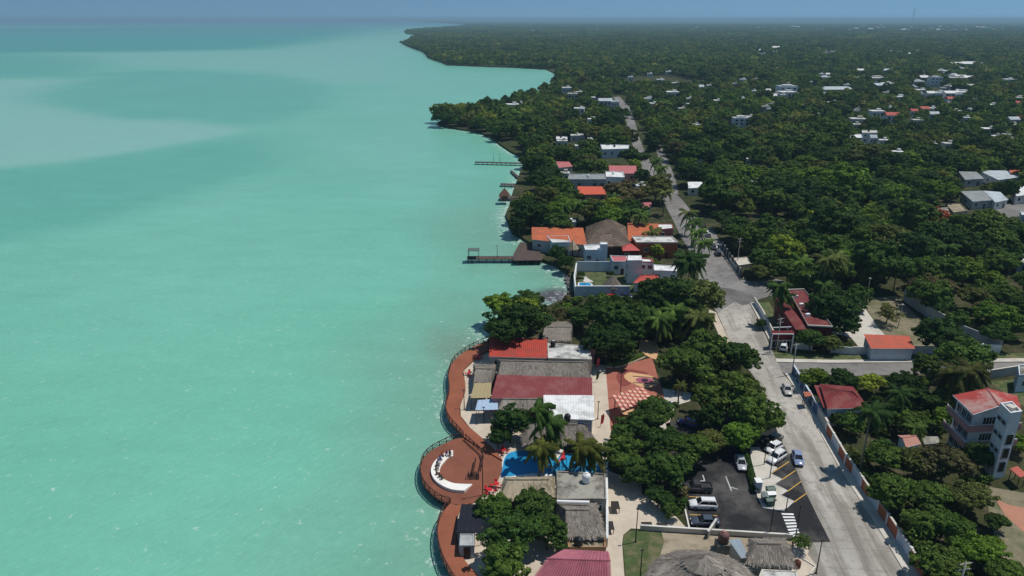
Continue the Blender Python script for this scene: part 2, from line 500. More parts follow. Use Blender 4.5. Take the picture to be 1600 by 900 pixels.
def build_water():
    xs = np.concatenate([-np.geomspace(75000, 420, 60), np.linspace(-400, -90, 60), np.arange(-88, 70, 1.5), np.linspace(72, 300, 30), np.geomspace(330, 75000, 30)])
    ys = np.concatenate([[-400, -100, 20], np.arange(40, 260, 1.6), np.arange(262, 520, 4.0), np.arange(525, 1400, 12.0), np.geomspace(1415, 75000, 110)])
    X, Y = np.meshgrid(xs, ys)
    nx, ny = len(xs), len(ys)
    dC = dist_poly(X, Y, CO)
    n1 = vnoise(X, Y, 60, 1) * .6 + vnoise(X, Y, 23, 2) * .4
    n2 = vnoise(X, Y, 260, 3) * .6 + vnoise(X, Y, 90, 4) * .4
    def ell(px, py, rx, ry, rot=0, soft=.5, wob=.25):
        c = G(px, py, 0)
        dx, dy = X - c.x, Y - c.y
        ca, sa = math.cos(rot), math.sin(rot)
        u, v = (dx * ca + dy * sa) / rx, (-dx * sa + dy * ca) / ry
        return 1 - sstep(1 - soft, 1 + soft * .2, np.hypot(u, v) + (n2 - .5) * wob)
    def tone_patch(px, soft=.02, wob=.03):
        """a patch of water colour with its own outline; edges soften with its size"""
        P = np.array([tuple(G(x, y, 0)[:2]) for x, y in px])
        d = dist_poly(X, Y, np.vstack([P, P[:1]]))
        sd = np.where(inside(X, Y, P), d, -d)
        w = soft * np.clip(Y, 100, 9000)
        return sstep(-w, w, sd + (n2 - .5) * wob * Y)
    # pale sand banks and darker teal patches, mixed into the water colour
    sand = tone_patch([(-300, 120), (60, 124), (122, 124), (85, 139), (48, 152), (75, 163), (130, 176), (190, 186), (290, 189), (375, 198), (360, 208), (290, 222), (200, 238), (100, 252), (0, 262), (-300, 285)], .022) * .95
    sand = np.maximum(sand, tone_patch([(100, 84), (400, 79), (560, 52), (640, 44), (690, 60), (650, 90), (640, 130), (520, 130), (420, 116), (250, 106), (150, 98)], .09, .05) * .62)
    sand = np.maximum(sand, tone_patch([(560, 120), (860, 112), (880, 130), (700, 180), (690, 230), (640, 300), (560, 260), (540, 180)], .1) * .25)
    deep = tone_patch([(-600, 46), (200, 43), (520, 39), (575, 46), (500, 63), (400, 77), (250, 80), (100, 82), (-600, 88)], .06) * .9  # weight of the darker teal in the water colour
    deep = np.maximum(deep, tone_patch([(48, 152), (122, 124), (170, 112), (300, 108), (420, 117), (510, 135), (505, 165), (440, 184), (375, 197), (290, 188), (190, 185), (130, 175)], .04) * .34)
    deep = np.maximum(deep, tone_patch([(-300, 86), (0, 84), (120, 88), (160, 104), (120, 120), (-300, 121)], .05) * .45)
    deep = np.maximum(deep, tone_patch([(-300, 290), (100, 258), (300, 226), (400, 214), (430, 255), (300, 300), (150, 350), (-300, 420)], .06) * .42)
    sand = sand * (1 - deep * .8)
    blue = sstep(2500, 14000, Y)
    # stirred-up sediment along the shore and a dark weed bed
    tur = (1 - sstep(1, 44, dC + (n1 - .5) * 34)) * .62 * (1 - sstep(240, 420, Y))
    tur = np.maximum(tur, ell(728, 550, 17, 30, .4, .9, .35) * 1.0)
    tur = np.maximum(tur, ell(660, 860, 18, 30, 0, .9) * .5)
    weed = ell(868, 463, 10, 9, .3, .7, .5)
    shore = dC
    verts = np.stack([X.ravel(), Y.ravel(), np.zeros(X.size)], 1)
    me = bpy.data.meshes.new('lagoon_water')
    idx = np.arange(nx * ny).reshape(ny, nx)
    q = np.stack([idx[:-1, :-1], idx[:-1, 1:], idx[1:, 1:], idx[1:, :-1]], -1).reshape(-1, 4)
    # leave out cells that lie well under the land
    inl = inside(X, Y, LP) & (dC > 8)
    keep = ~(inl[:-1, :-1] & inl[:-1, 1:] & inl[1:, 1:] & inl[1:, :-1]).ravel()
    q = q[keep]
    me.vertices.add(len(verts)); me.vertices.foreach_set('co', verts.ravel())
    me.loops.add(q.size); me.loops.foreach_set('vertex_index', q.ravel())
    me.polygons.add(len(q)); me.polygons.foreach_set('loop_start', np.arange(len(q)) * 4)
    me.update(); me.validate()
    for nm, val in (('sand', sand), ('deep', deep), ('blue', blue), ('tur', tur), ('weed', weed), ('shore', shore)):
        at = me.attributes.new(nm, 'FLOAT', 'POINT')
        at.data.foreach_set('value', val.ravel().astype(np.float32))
    m, n, l, p = nodes_of('lagoon_water')
    def attr(nm):
        a = n.new('ShaderNodeAttribute'); a.attribute_name = nm
        return a.outputs['Fac']
    pos = n.new('ShaderNodeNewGeometry').outputs['Position']
    mp = n.new('ShaderNodeMapping'); mp.inputs['Scale'].default_value = (.55, 1.3, 1)
    mp.inputs['Rotation'].default_value = (0, 0, R(28))
    l.new(pos, mp.inputs['Vector'])
    pv = mp.outputs[0]
    m1 = n.new('ShaderNodeMapping'); m1.inputs['Rotation'].default_value = (0, 0, R(-48)); l.new(pos, m1.inputs['Vector'])
    m2 = n.new('ShaderNodeMapping'); m2.inputs['Scale'].default_value = (.45, 1.25, 1); l.new(m1.outputs[0], m2.inputs['Vector'])
    fv = m2.outputs[0]
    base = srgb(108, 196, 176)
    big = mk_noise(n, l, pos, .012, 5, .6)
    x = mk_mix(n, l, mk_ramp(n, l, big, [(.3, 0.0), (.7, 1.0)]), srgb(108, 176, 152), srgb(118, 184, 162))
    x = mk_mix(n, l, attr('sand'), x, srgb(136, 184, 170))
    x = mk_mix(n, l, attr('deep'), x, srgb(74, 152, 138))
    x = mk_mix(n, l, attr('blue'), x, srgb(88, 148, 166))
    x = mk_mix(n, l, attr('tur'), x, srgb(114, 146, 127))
    x = mk_mix(n, l, attr('weed'), x, srgb(84, 80, 84))
    # streaks of foam: sparse whitecaps in the open, more along the shore
    mid = mk_noise(n, l, pv, .09, 5, .6)
    x = mk_mix(n, l, 1.0, x, mk_ramp(n, l, mid, [(.3, .95), (.7, 1.05)]), 'MULTIPLY')
    rip = mk_noise(n, l, fv, .9, 4, .65)
    x = mk_mix(n, l, 1.0, x, mk_ramp(n, l, rip, [(.3, .94), (.7, 1.06)]), 'MULTIPLY')
    w1 = mk_noise(n, l, fv, .26, 7, .74)
    f1 = mk_ramp(n, l, w1, [(.652, 0.0), (.74, .65)])
    sh = n.new('ShaderNodeMapRange'); sh.inputs[1].default_value = 0; sh.inputs[2].default_value = 9
    sh.inputs[3].default_value = 1; sh.inputs[4].default_value = 0
    l.new(attr('shore'), sh.inputs[0])
    w2 = mk_noise(n, l, pos, .55, 7, .8)
    add = n.new('ShaderNodeMath'); add.operation = 'MULTIPLY_ADD'; add.inputs[1].default_value = .15
    l.new(sh.outputs[0], add.inputs[0]); l.new(w2, add.inputs[2])
    f2 = mk_ramp(n, l, add.outputs[0], [(.595, 0.0), (.71, .75)])
    mx = n.new('ShaderNodeMath'); mx.operation = 'MAXIMUM'
    l.new(f1, mx.inputs[0]); l.new(f2, mx.inputs[1])
    x = mk_mix(n, l, mx.outputs[0], x, (.74, .80, .77))
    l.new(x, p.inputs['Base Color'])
    p.inputs['Roughness'].default_value = .28
    p.inputs['IOR'].default_value = 1.33
    p.inputs['Specular IOR Level'].default_value = .32
    b1 = mk_noise(n, l, pv, .5, 4, .6)
    b2 = mk_noise(n, l, pv, 2.0, 3, .6)
    bm = n.new('ShaderNodeMath'); bm.operation = 'MULTIPLY_ADD'; bm.inputs[1].default_value = .35
    l.new(b2, bm.inputs[0]); l.new(b1, bm.inputs[2])
    bp = n.new('ShaderNodeBump'); bp.inputs['Strength'].default_value = .3; bp.inputs['Distance'].default_value = .5
    l.new(bm.outputs[0], bp.inputs['Height']); l.new(bp.outputs[0], p.inputs['Normal'])
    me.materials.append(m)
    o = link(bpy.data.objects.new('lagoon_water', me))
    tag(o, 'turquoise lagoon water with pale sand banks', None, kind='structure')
build_water()

def ground_mat():
    m, n, l, p = nodes_of('undergrowth')
    pos = n.new('ShaderNodeNewGeometry').outputs['Position']
    a = mk_noise(n, l, pos, .05, 6, .65)
    b = mk_noise(n, l, pos, .0016, 6, .6)
    c = mk_noise(n, l, pos, 1.2, 4, .6)
    d = mk_noise(n, l, pos, .28, 6, .7)
    x = mk_mix(n, l, mk_ramp(n, l, a, [(.35, 0.0), (.68, 1.0)]), (.028, .036, .014), (.062, .062, .030))
    x = mk_mix(n, l, mk_ramp(n, l, d, [(.5, 0.0), (.66, .9)]), x, (.115, .088, .058))
    x = mk_mix(n, l, mk_ramp(n, l, b, [(.4, 0.0), (.6, .7)]), x, (.035, .055, .02))
    x = mk_mix(n, l, 1.0, x, mk_ramp(n, l, c, [(.2, .7), (.8, 1.3)]), 'MULTIPLY')
    l.new(x, p.inputs['Base Color'])
    p.inputs['Roughness'].default_value = 1
    p.inputs['Specular IOR Level'].default_value = .05
    return m
def build_land():
    n = len(land_poly)
    vs = [(p.x, p.y, LAND) for p in land_poly] + [(p.x, p.y, -3) for p in land_poly]
    area = sum(land_poly[i].x * land_poly[(i + 1) % n].y - land_poly[(i + 1) % n].x * land_poly[i].y for i in range(n))
    f = [tuple(range(n))] if area > 0 else [tuple(range(n))[::-1]]
    for i in range(n):
        j = (i + 1) % n
        f.append((i, n + i, n + j, j))
    mb = MB().add(vs, f)
    setting(mb, 'ground', ground_mat())
build_land()

# the air: far things fade to blue
hz = MB().box((0, 30000, 42.5), (150000, 70000, 91), 0)
hm = bpy.data.materials.new('haze_air'); hm.use_nodes = True
hn, hl = hm.node_tree.nodes, hm.node_tree.links
hn.clear()
pvn = hn.new('ShaderNodeVolumePrincipled')
pvn.inputs['Color'].default_value = (.44, .70, .86, 1)
pvn.inputs['Density'].default_value = 0.00011
pvn.inputs['Anisotropy'].default_value = 0.0
ho = hn.new('ShaderNodeOutputMaterial')
hl.new(pvn.outputs[0], ho.inputs['Volume'])
try: hm.cycles.homogeneous_volume = True
except Exception: pass
HAZE = True
if HAZE:
    ho_ = part(hz, 'haze', hm)
    tag(ho_, 'thin blue haze over the far land and water', None, kind='stuff')

# ------------------------------------------------------------------ roads, pavements, yards
TREE_EX = []                                  # ... or only low shrubs
EXCL = []                                     # world polygons where no forest tree may stand
def sheet(name, px, mat, dz, thick=None, ex=False, smooth=0, parent=None):
    pts = crv(px, smooth, True) if smooth else px
    P = poly(pts, LAND)
    mb = MB()
    if thick is None: mb.add([(p.x, p.y, LAND + dz) for p in P], [tuple(range(len(P)))])
    else: mb.prism(P, LAND + dz - thick, LAND + dz)
    if ex: EXCL.append([(p.x, p.y) for p in P])
    o = setting(mb, name, mat, parent)
    # faces up
    me = o.data
    if me.polygons[0].normal.z < 0 and thick is None: me.flip_normals()
    return o

main_road = sheet('main_street', [(1265, 906), (1276, 884), (1262, 866), (1270, 846), (1297, 846), (1278, 808), (1259, 770), (1240, 726), (1218, 682), (1203, 646), (1188, 602), (1170, 578), (1150, 550),
       (1139, 530), (1121, 490), (1150, 470), (1171, 474), (1186, 503), (1200, 533), (1213, 563), (1222, 582), (1237, 600), (1262, 640), (1283, 680), (1306, 722), (1332, 764), (1371, 824), (1420, 906)], road_m, .04, ex=True)
sheet('street_far_end', [(1121, 490), (1104, 462), (1085, 456), (1092, 432), (1090, 412), (1076, 390), (1062, 366), (1052, 345), (1040, 322), (1032, 305), (1052, 300), (1066, 312), (1080, 330), (1101, 357), (1128, 399),
       (1155, 437), (1180, 440), (1212, 436), (1230, 440), (1228, 452), (1205, 462), (1186, 468), (1171, 474), (1150, 470)], road_far, .036, ex=True)
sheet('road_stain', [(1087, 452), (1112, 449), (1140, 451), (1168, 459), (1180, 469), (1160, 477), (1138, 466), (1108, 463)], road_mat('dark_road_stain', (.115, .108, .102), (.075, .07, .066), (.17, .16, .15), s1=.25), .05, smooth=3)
sheet('avenue', [(1032, 305), (1014, 282), (1003, 262), (992, 238), (985, 215), (979, 192), (972, 170), (958, 152), (968, 151), (984, 168), (992, 190), (999, 215), (1008, 238), (1020, 260), (1034, 282), (1044, 300)], road_far, .032)
sheet('lane', [(1044, 300), (1040, 280), (1034, 260), (1024, 232), (1012, 205), (1000, 180), (992, 160), (998, 158), (1010, 182), (1022, 206), (1034, 230), (1046, 256), (1056, 282), (1060, 304)], road_far, .034)
for q in ([(984, 196), (992, 196), (1001, 238), (991, 238)], [(1003, 253), (1014, 253), (1024, 270), (1008, 270)], [(1028, 240), (1037, 240), (1060, 304), (1040, 304)], [(957, 150), (970, 150), (984, 172), (973, 174)], [(1022, 285), (1034, 285), (1044, 302), (1030, 304)]):
    EXCL.append([tuple(G(x, y)[:2]) for x, y in q])
sheet('side_street', [(1213, 567), (1300, 568), (1400, 567.5), (1500, 567), (1640, 566), (1640, 580), (1500, 583), (1400, 586), (1300, 588), (1238, 588), (1222, 582)], street2, .038, ex=True)
sheet('pavement', [(1212, 561), (1300, 563), (1400, 562.5), (1500, 561.5), (1640, 560), (1640, 565.5), (1500, 566.5), (1400, 567), (1300, 567.5), (1213, 566.5)], conc_light, .16, .2, ex=True)
sheet('grass_verge', [(1205, 548), (1300, 556), (1400, 554), (1560, 552), (1640, 551), (1640, 560), (1500, 561.4), (1400, 562.4), (1300, 562.9), (1212, 560.9)], lawn_m, .02, ex=True)
sheet('pavement', [(1237, 600), (1262, 640), (1283, 680), (1306, 722), (1332, 764), (1371, 824), (1420, 906), (1441, 906), (1387, 822), (1347, 763), (1322, 727), (1294, 680), (1277, 650), (1239, 586), (1226, 584)], conc_light, .17, .2, ex=True)
sheet('pavement', [(1105, 483), (1119, 489), (1138, 530), (1148, 549), (1136, 549), (1122, 522)], pave, .17, .2, ex=True)
sheet('pavement', [(1172, 474), (1181, 472), (1190, 490), (1206, 522), (1212, 548), (1203, 534), (1187, 503)], conc_light, .17, .2, ex=True)
sheet('pavement', [(1102, 357), (1112, 356), (1138, 398), (1163, 436), (1156, 437), (1129, 399)], street2, .17, .2, ex=True)
sheet('far_street', [(1640, 318), (1590, 318), (1540, 322), (1545, 330), (1562, 350), (1640, 340)], road_far, .04, ex=True)
sheet('far_street', [(1130, 470), (1130, 470.1), (1131, 470)], road_far, .03) if False else None
# car park
lot = sheet('car_park', [(1040, 662), (1062, 756), (1079, 831), (1237, 839), (1268, 848), (1297, 847), (1278, 808), (1259, 770), (1240, 726), (1218, 682), (1202, 650), (1120, 640)], asphalt, .05, ex=True)
island = sheet('traffic_island', [(1172, 700), (1176, 730), (1180, 764), (1183, 776), (1192, 794), (1224, 798), (1240, 785), (1219, 775), (1230, 768), (1210, 758), (1221, 750), (1203, 741), (1214, 732.5), (1196, 724), (1207, 716), (1190, 707), (1186, 700)], conc_light, .2, .18)
worn_line = M('worn_road_paint', (.42, .42, .41), .85, .25, fine=2)
def line_strip(px_a, px_b, w, z):
    a, b = G(*px_a, LAND + z), G(*px_b, LAND + z)
    d = (b - a).normalized(); s = Vector((-d.y, d.x, 0)) * w / 2
    return MB().add([a - s, b - s, b + s, a + s], [(0, 1, 2, 3)])
for a, b in [((1203, 741), (1233, 721)), ((1221, 750), (1243, 735)), ((1230, 768), (1252, 752)), ((1240, 785), (1261, 770)), ((1196, 724), (1226, 704)), ((1078, 804), (1121, 805.5)), ((1071, 775.5), (1113, 777.5)), ((1073, 777), (1113, 778))][:7]:
    setting(line_strip(a, b, .16, .062), 'parking_line', yellow_line, lot)
for a, b in [((1134, 744), (1143, 767)), ((1141, 761), (1153, 764.5)), ((1086, 751), (1101, 751.5)), ((1098, 742), (1101, 751))]:
    setting(line_strip(a, b, .22, .062), 'road_arrow', worn_line, lot)
for k in range(8):
    t = k / 7
    a = lerp((1221.5, 803, 0), (1235, 838, 0), t); b = lerp((1240, 803.5, 0), (1250, 836, 0), t)
    setting(line_strip((a.x, a.y), (b.x, b.y), .42, .062), 'crossing_stripe', white_line, lot)
def kerb(name, px, w, h, mat=kerb_m, parent=None, z=LAND):
    mb = MB()
    P = [G(x, y, z) for x, y in px]
    for a, b in zip(P[:-1], P[1:]):
        mb.bar(a + Vector((0, 0, h / 2)), b + Vector((0, 0, h / 2)), w, h)
    return setting(mb, name, mat, parent)
kerb('kerb', [(1061, 756), (1078, 832), (1160, 836), (1237, 840)], .25, .28)
kerb('kerb', [(1240.5, 785), (1219, 775), (1230, 768), (1210, 758), (1221, 750), (1203, 741), (1214, 732.5), (1196, 724)], .14, .24)
kerb('kerb', [(1172, 706), (1176, 730), (1181, 764), (1184, 778), (1193, 795), (1224, 799), (1240, 785)], .16, .26)
kerb('kerb', [(1262, 858), (1253, 873), (1274, 886), (1264, 900)], .16, .2)
sheet('lot_apron', [(1237, 845), (1268, 849), (1262, 866), (1276, 884), (1265, 906), (1225, 906), (1240, 880)], pave, .03)
# promenade paths and yards
sheet('footpath', [(925, 569), (947, 571), (950, 620), (955, 680), (949, 735), (1002, 756), (1003, 772), (1040, 790), (1078, 831), (1004, 827), (986, 826), (974, 836), (972, 850), (976, 906), (950, 906), (948, 850), (947, 740), (930, 700), (930, 640)], pave, .05, ex=True)
sheet('plaza', [(946, 572), (956, 576), (968, 575), (975, 571), (1018, 559), (1023, 572), (1028, 590), (1036, 612), (1045, 660), (954, 672), (950, 620)], plaza_red, .06, ex=True)
sheet('plaza_circle', [(963, 590), (968, 581), (982, 577), (1000, 580), (1012, 584), (985, 592), (986, 600), (972, 604)], plaza_dark, .075, smooth=4)
sheet('plaza_oval', [(975, 588), (982, 582.5), (995, 583.5), (1018, 588), (1028, 595), (1029, 600), (1020, 605), (1005, 606), (990, 600), (980, 595)], plaza_tan, .09, smooth=4)
sheet('painted_band', [(989, 588), (1025, 590.5), (1025, 591.3), (989, 589)], dark_purple, .12)
sheet('painted_band', [(989, 598), (1027, 600), (1027, 600.8), (989, 599)], dark_purple, .12)
sheet('painted_eye', [(993, 594), (997, 591), (1007, 590.5), (1018, 592.5), (1021, 596), (1016, 599), (1005, 599.5), (997, 597.5)], plaza_purple, .105, smooth=4)
sheet('painted_pupil', [(1002, 594.5), (1005, 592.6), (1011, 593), (1013, 595.5), (1009, 597.6), (1004, 597)], dark_purple, .12, smooth=4)
sheet('footpath', [(1000, 530), (1024, 533), (1030, 545), (1026, 562), (1018, 560), (1003, 552), (998, 545)], plaza_tan, .05, ex=True)
sheet('footpath', [(1028, 606), (1080, 614), (1078, 627), (1055, 634), (1046, 660), (1064, 700), (1040, 700), (1030, 660)], conc_light, .05, ex=True)
sheet('lawn', [(975, 836), (988, 828), (1004, 828.5), (1034, 833), (1038, 846), (1020, 906), (978, 906), (973, 850)], lawn_m, .045, ex=True)
sheet('yard', [(1034, 832), (1080, 835), (1240, 846), (1230, 906), (1020, 906)], dirt, .03, ex=True)
sheet('yard', [(757, 545), (925, 560), (930, 640), (948, 740), (949, 850), (950, 906), (748, 906), (727, 878), (716, 856), (713, 815), (722, 790), (752, 776), (776, 752), (784, 736), (783, 716), (760, 690), (734, 668), (720, 650), (719, 632), (727, 610), (726, 592), (724, 580), (737, 566)], pave, .02, ex=True)
sheet('yard', [(1325, 470), (1345, 472), (1375, 515), (1395, 538), (1345, 546), (1330, 528), (1300, 520)], conc_light, .035, ex=True)
sheet('dry_yard', [(1345, 468), (1400, 462), (1440, 500), (1480, 548), (1395, 550), (1375, 515)], drylawn, .03, ex=True)
sheet('lawn', [(1180, 473), (1202, 472), (1225, 520), (1212, 530)], lawn_m, .03, ex=True)
sheet('garden_path', [(1555, 780), (1580, 790), (1640, 800), (1640, 850), (1600, 832), (1570, 805)], M('salmon_path', (.42, .20, .13), .9, .1), .05, ex=True)
sheet('lawn', [(1540, 760), (1600, 770), (1640, 780), (1640, 906), (1560, 870), (1545, 800)], drylawn, .03, ex=True)
sheet('lawn', [(1545, 596), (1600, 592), (1640, 592), (1640, 650), (1590, 630)], lawn_m, .03, ex=True)
sheet('lawn', [(905, 424), (1010, 428), (1015, 452), (905, 458)], lawn_m, .03, ex=True)

# ------------------------------------------------------------------ boardwalk
DECK = LAND + .45
OUT1 = crv([(713, 912), (705, 900), (692, 875), (684.5, 849), (684, 824), (691, 802), (704, 786)], 4)
DISC_OUT = crv([(704, 786), (688, 781), (672, 769), (661, 755), (657, 738), (660, 720), (671, 706), (688, 696), (706, 687.5), (722, 683)], 5)
OUT2 = crv([(726, 684), (714, 670), (703, 658), (697, 645), (697, 632), (702, 612), (700.5, 588), (707, 567), (720, 554), (737, 543), (763, 531)], 5)
IN1 = crv([(757, 912), (748, 900), (729, 879), (716, 856), (712.5, 837), (713, 815), (722, 790), (738, 785)], 4)
IN2 = crv([(754, 775), (778, 750), (785, 733), (783, 715), (760, 690), (734, 668), (720, 650), (719, 633), (727, 610), (726, 592), (723, 580), (736, 566), (750, 554), (764, 547)], 5)
def deckpoly(pxs, z):
    return [G(x, y, z) for x, y in pxs]
dz0 = DECK
b_main = MB().prism(deckpoly(OUT1 + [(712, 789), (726, 789)] + IN1[::-1][1:], DECK), DECK - .3, DECK)
board = setting(b_main, 'boardwalk', deck_m)
board['label'] = 'red-brown timber boardwalk curving along the shore'
setting(MB().prism(deckpoly(OUT2 + IN2[::-1][:-14], DECK + .02), DECK - .3, DECK + .02), 'upper_deck', deck_m, board)
disc_px = DISC_OUT + [(740, 690), (760, 704), (783, 716), (785, 733), (778, 750), (754, 775), (738, 786), (722, 790)]
setting(MB().prism(deckpoly(disc_px, DECK - .25), DECK - .6, DECK - .25), 'round_deck', deck_m2, board)
pile = MB().tube([(0, 0, -3.2), (0, 0, 0)], .17, 8).mesh('pile'); pile.materials.append(wood_dark)
for seq, step in ((OUT1, 3), (DISC_OUT, 2), (OUT2, 3)):
    for x, y in seq[1::step]:
        q = G(x, y, DECK - .61); c = G(740, 735, DECK - .61)
        d = (Vector((c.x, q.y, 0)) - Vector((q.x, q.y, 0))).normalized()
        inst(pile, 'pile', board, q + d * .5)
def railing(label, px, z, h=1.05, step=1.7, mat=wood_dark):
    P = [G(x, y, z) for x, y in px]
    L = [0]
    for a, b in zip(P[:-1], P[1:]): L.append(L[-1] + (b - a).length)
    n = max(2, int(L[-1] / step) + 1)
    S = []
    for k in range(n):
        s = L[-1] * k / (n - 1)
        i = max(j for j in range(len(L)) if L[j] <= s + 1e-6); i = min(i, len(P) - 2)
        S.append(P[i].lerp(P[i + 1], (s - L[i]) / max(L[i + 1] - L[i], 1e-6)))
    t = thing('deck_railing', label, 'railing', S[0], 'railings of the boardwalk')
    pm = MB().box((0, 0, h / 2), (.13, .13, h)).mesh('post'); pm.materials.append(mat)
    mb = MB(); br = MB(); lo_ = MB()
    for k, p in enumerate(S):
        inst(pm, 'post', t, p - S[0])
        if k:
            a, b = S[k - 1], p
            up = Vector((0, 0, 1))
            mb.bar(a + up * (h - .02), b + up * (h - .02), .16, .07)
            lo_.bar(a + up * .18, b + up * .18, .06, .08)
            br.bar(a + up * .2, b + up * (h - .08), .05, .07)
            br.bar(a + up * (h - .08), b + up * .2, .05, .07)
    part(mb, 'top_rail', mat, t); part(lo_, 'bottom_rail', mat, t)
    part(br, 'cross_brace', mat, t)
    return t
railing('dark timber cross-braced railing along the shore at the bottom edge of the picture', OUT1, DECK)
railing('dark timber cross-braced railing curving round the circular deck', DISC_OUT, DECK - .25)
railing('long dark timber railing on the water side of the upper boardwalk', OUT2[1:], DECK + .02)
railing('short dark timber railing between upper boardwalk and circular deck', [(727, 685), (740, 697), (752, 707), (755, 716)], DECK + .02, step=1.3)
railing('dark timber railing beside the steps down to the circular deck', [(755, 716), (753, 727), (751, 736)], DECK - .2, step=1.2)

TREE_EX.append([tuple(G(x, y)[:2]) for x, y in ((880, 460), (1000, 460), (1005, 494), (876, 494))])
for q in ([(838, 472), (905, 472), (905, 536), (838, 536)], [(1555, 328), (1640, 328), (1640, 366), (1566, 360)], [(994, 518), (1046, 518), (1052, 562), (1022, 566)]):
    TREE_EX.append([tuple(G(x, y)[:2]) for x, y in q])
for q in ([(1046, 395), (1078, 384), (1096, 430), (1092, 476), (1060, 474)], [(980, 188), (999, 188), (1014, 252), (988, 252)], [(998, 250), (1016, 250), (1038, 290), (1012, 290)], [(952, 148), (974, 148), (990, 180), (966, 182)]):
    TREE_EX.append([tuple(G(x, y)[:2]) for x, y in q])
TREE_EX.append([tuple(G(x, y)[:2]) for x, y in ((765, 284), (815, 284), (812, 350), (765, 350))])
# ------------------------------------------------------------------ plants
def quads_mesh(name, C, N, W, H, rs):
    """many small leaf faces: centres C, normals N, half sizes W, H"""
    n = len(C)
    ref = rs.normal(size=(n, 3))
    T = np.cross(N, ref); T /= np.linalg.norm(T, axis=1)[:, None] + 1e-9
    B = np.cross(N, T)
    T, B = T * W[:, None], B * H[:, None]
    V = np.stack([C - T - B * .55, C + T * .15 - B, C + T + B * .5, C - T * .2 + B], 1).reshape(-1, 3)
    me = bpy.data.meshes.new(name)
    me.vertices.add(4 * n); me.vertices.foreach_set('co', V.ravel())
    me.loops.add(4 * n); me.loops.foreach_set('vertex_index', np.arange(4 * n))
    me.polygons.add(n); me.polygons.foreach_set('loop_start', np.arange(n) * 4)
    me.update()
    return me
def crown_mesh(name, seed, nleaf, leaf, nlobe=15, squash=.78, spread=.62, mat=None, lumpy=1.0, nsub=12):
    """limbs carry lobes, lobes carry leaf clumps, clumps carry leaves: ragged outline, gaps, light and dark clumps"""
    rs = np.random.default_rng(seed)
    d = rs.normal(size=(nlobe, 3)); d /= np.linalg.norm(d, axis=1)[:, None]
    d[:, 2] = np.abs(d[:, 2]) * 1.1 - .3
    c = d * rs.uniform(.38, spread + .1, nlobe)[:, None]
    c[:, 0] *= rs.uniform(.85, 1.18); c[:, 1] *= rs.uniform(.85, 1.18)
    r = rs.uniform(.18, .42, nlobe) * lumpy
    c = np.vstack([c, [[0, 0, -.05]]]); r = np.append(r, .5)
    # clumps on the lobes
    k = rs.choice(len(r), nlobe * nsub, p=r ** 2 / np.sum(r ** 2))
    v = rs.normal(size=(len(k), 3)); v[:, 2] += .25; v /= np.linalg.norm(v, axis=1)[:, None]
    sc = c[k] + v * (r[k] * rs.uniform(.78, 1.08, len(k)))[:, None]
    ok = np.ones(len(k), bool)
    for j in range(len(r)): ok &= (np.linalg.norm(sc - c[j], axis=1) > r[j] * .7) | (k == j)
    ok &= sc[:, 2] > -.5
    sc, sv = sc[ok], v[ok]
    sr = rs.uniform(.055, .125, len(sc))
    q = rs.choice(len(sc), nleaf, p=sr ** 1.6 / np.sum(sr ** 1.6))
    u = rs.normal(size=(nleaf, 3)) + sv[q] * .9; u /= np.linalg.norm(u, axis=1)[:, None]
    C = sc[q] + u * (sr[q] * rs.uniform(.55, 1.15, nleaf) ** .8)[:, None] * np.array([1.15, 1.15, .8])
    # a sparse inner shell keeps the crown from being see-through
    m = nleaf // 6
    kk = rs.choice(len(r), m, p=r ** 2 / np.sum(r ** 2)); w = rs.normal(size=(m, 3)); w /= np.linalg.norm(w, axis=1)[:, None]
    C[:m] = c[kk] + w * (r[kk] * .8)[:, None]; u[:m] = w
    N = u * .62 + sv[q] * .35 + rs.normal(size=u.shape) * .38 + np.array([0, 0, .25])
    N /= np.linalg.norm(N, axis=1)[:, None]
    C = C * np.array([1, 1, squash])
    s = rs.uniform(.6, 1.35, nleaf); s[:m] *= 1.7
    me = quads_mesh(name, C, N, leaf * s, leaf * .6 * s, rs)
    me.materials.append(mat or leaf_m)
    return me
CROWNS = [crown_mesh('crown', 11 + i, 9000, .042, nlobe=n, squash=sq, lumpy=lu) for i, (n, sq, lu) in enumerate([(22, .78, 1), (28, .7, .9), (19, .85, 1.05), (32, .62, .85), (24, .8, .95), (17, .9, 1.1)])]
OPEN_CROWNS = [crown_mesh('crown', 31 + i, 2600, .048, nlobe=22, squash=.75, spread=.8, lumpy=.72) for i in range(2)]
LOW_CROWNS = [crown_mesh('crown', 51 + i, 1300, .095, nlobe=n, squash=sq) for i, (n, sq) in enumerate([(13, .8), (18, .68), (10, .85), (15, .75)])]
def trunk_mesh(seed):
    r_ = random.Random(seed)
    mb = MB()
    top = Vector((r_.uniform(-.08, .08), r_.uniform(-.08, .08), .5))
    mb.tube([(0, 0, -.3), (0, 0, .05), tuple(top * .6), tuple(top)], [.075, .055, .045, .035], 7)
    for k in range(5):
        a = k * 1.256 + r_.uniform(-.3, .3)
        e = top + Vector((math.cos(a) * .5, math.sin(a) * .5, r_.uniform(.15, .45)))
        m = top.lerp(e, .5) + Vector((0, 0, -.04))
        mb.tube([top * .8, m, e], [.03, .02, .008], 5)
    me = mb.mesh('trunk', smooth=True); me.materials.append(bark)
    return me
TRUNKS = [trunk_mesh(i) for i in range(3)]
GREENS = {'dark': (.038, .080, .019), 'deep': (.057, .110, .024), 'mid': (.088, .150, .029), 'fresh': (.125, .215, .028), 'lime': (.22, .285, .035), 'olive': (.115, .138, .038), 'brown': (.13, .118, .052), 'red': (.30, .065, .022), 'grey': (.15, .155, .115)}
N_TREES = [0]
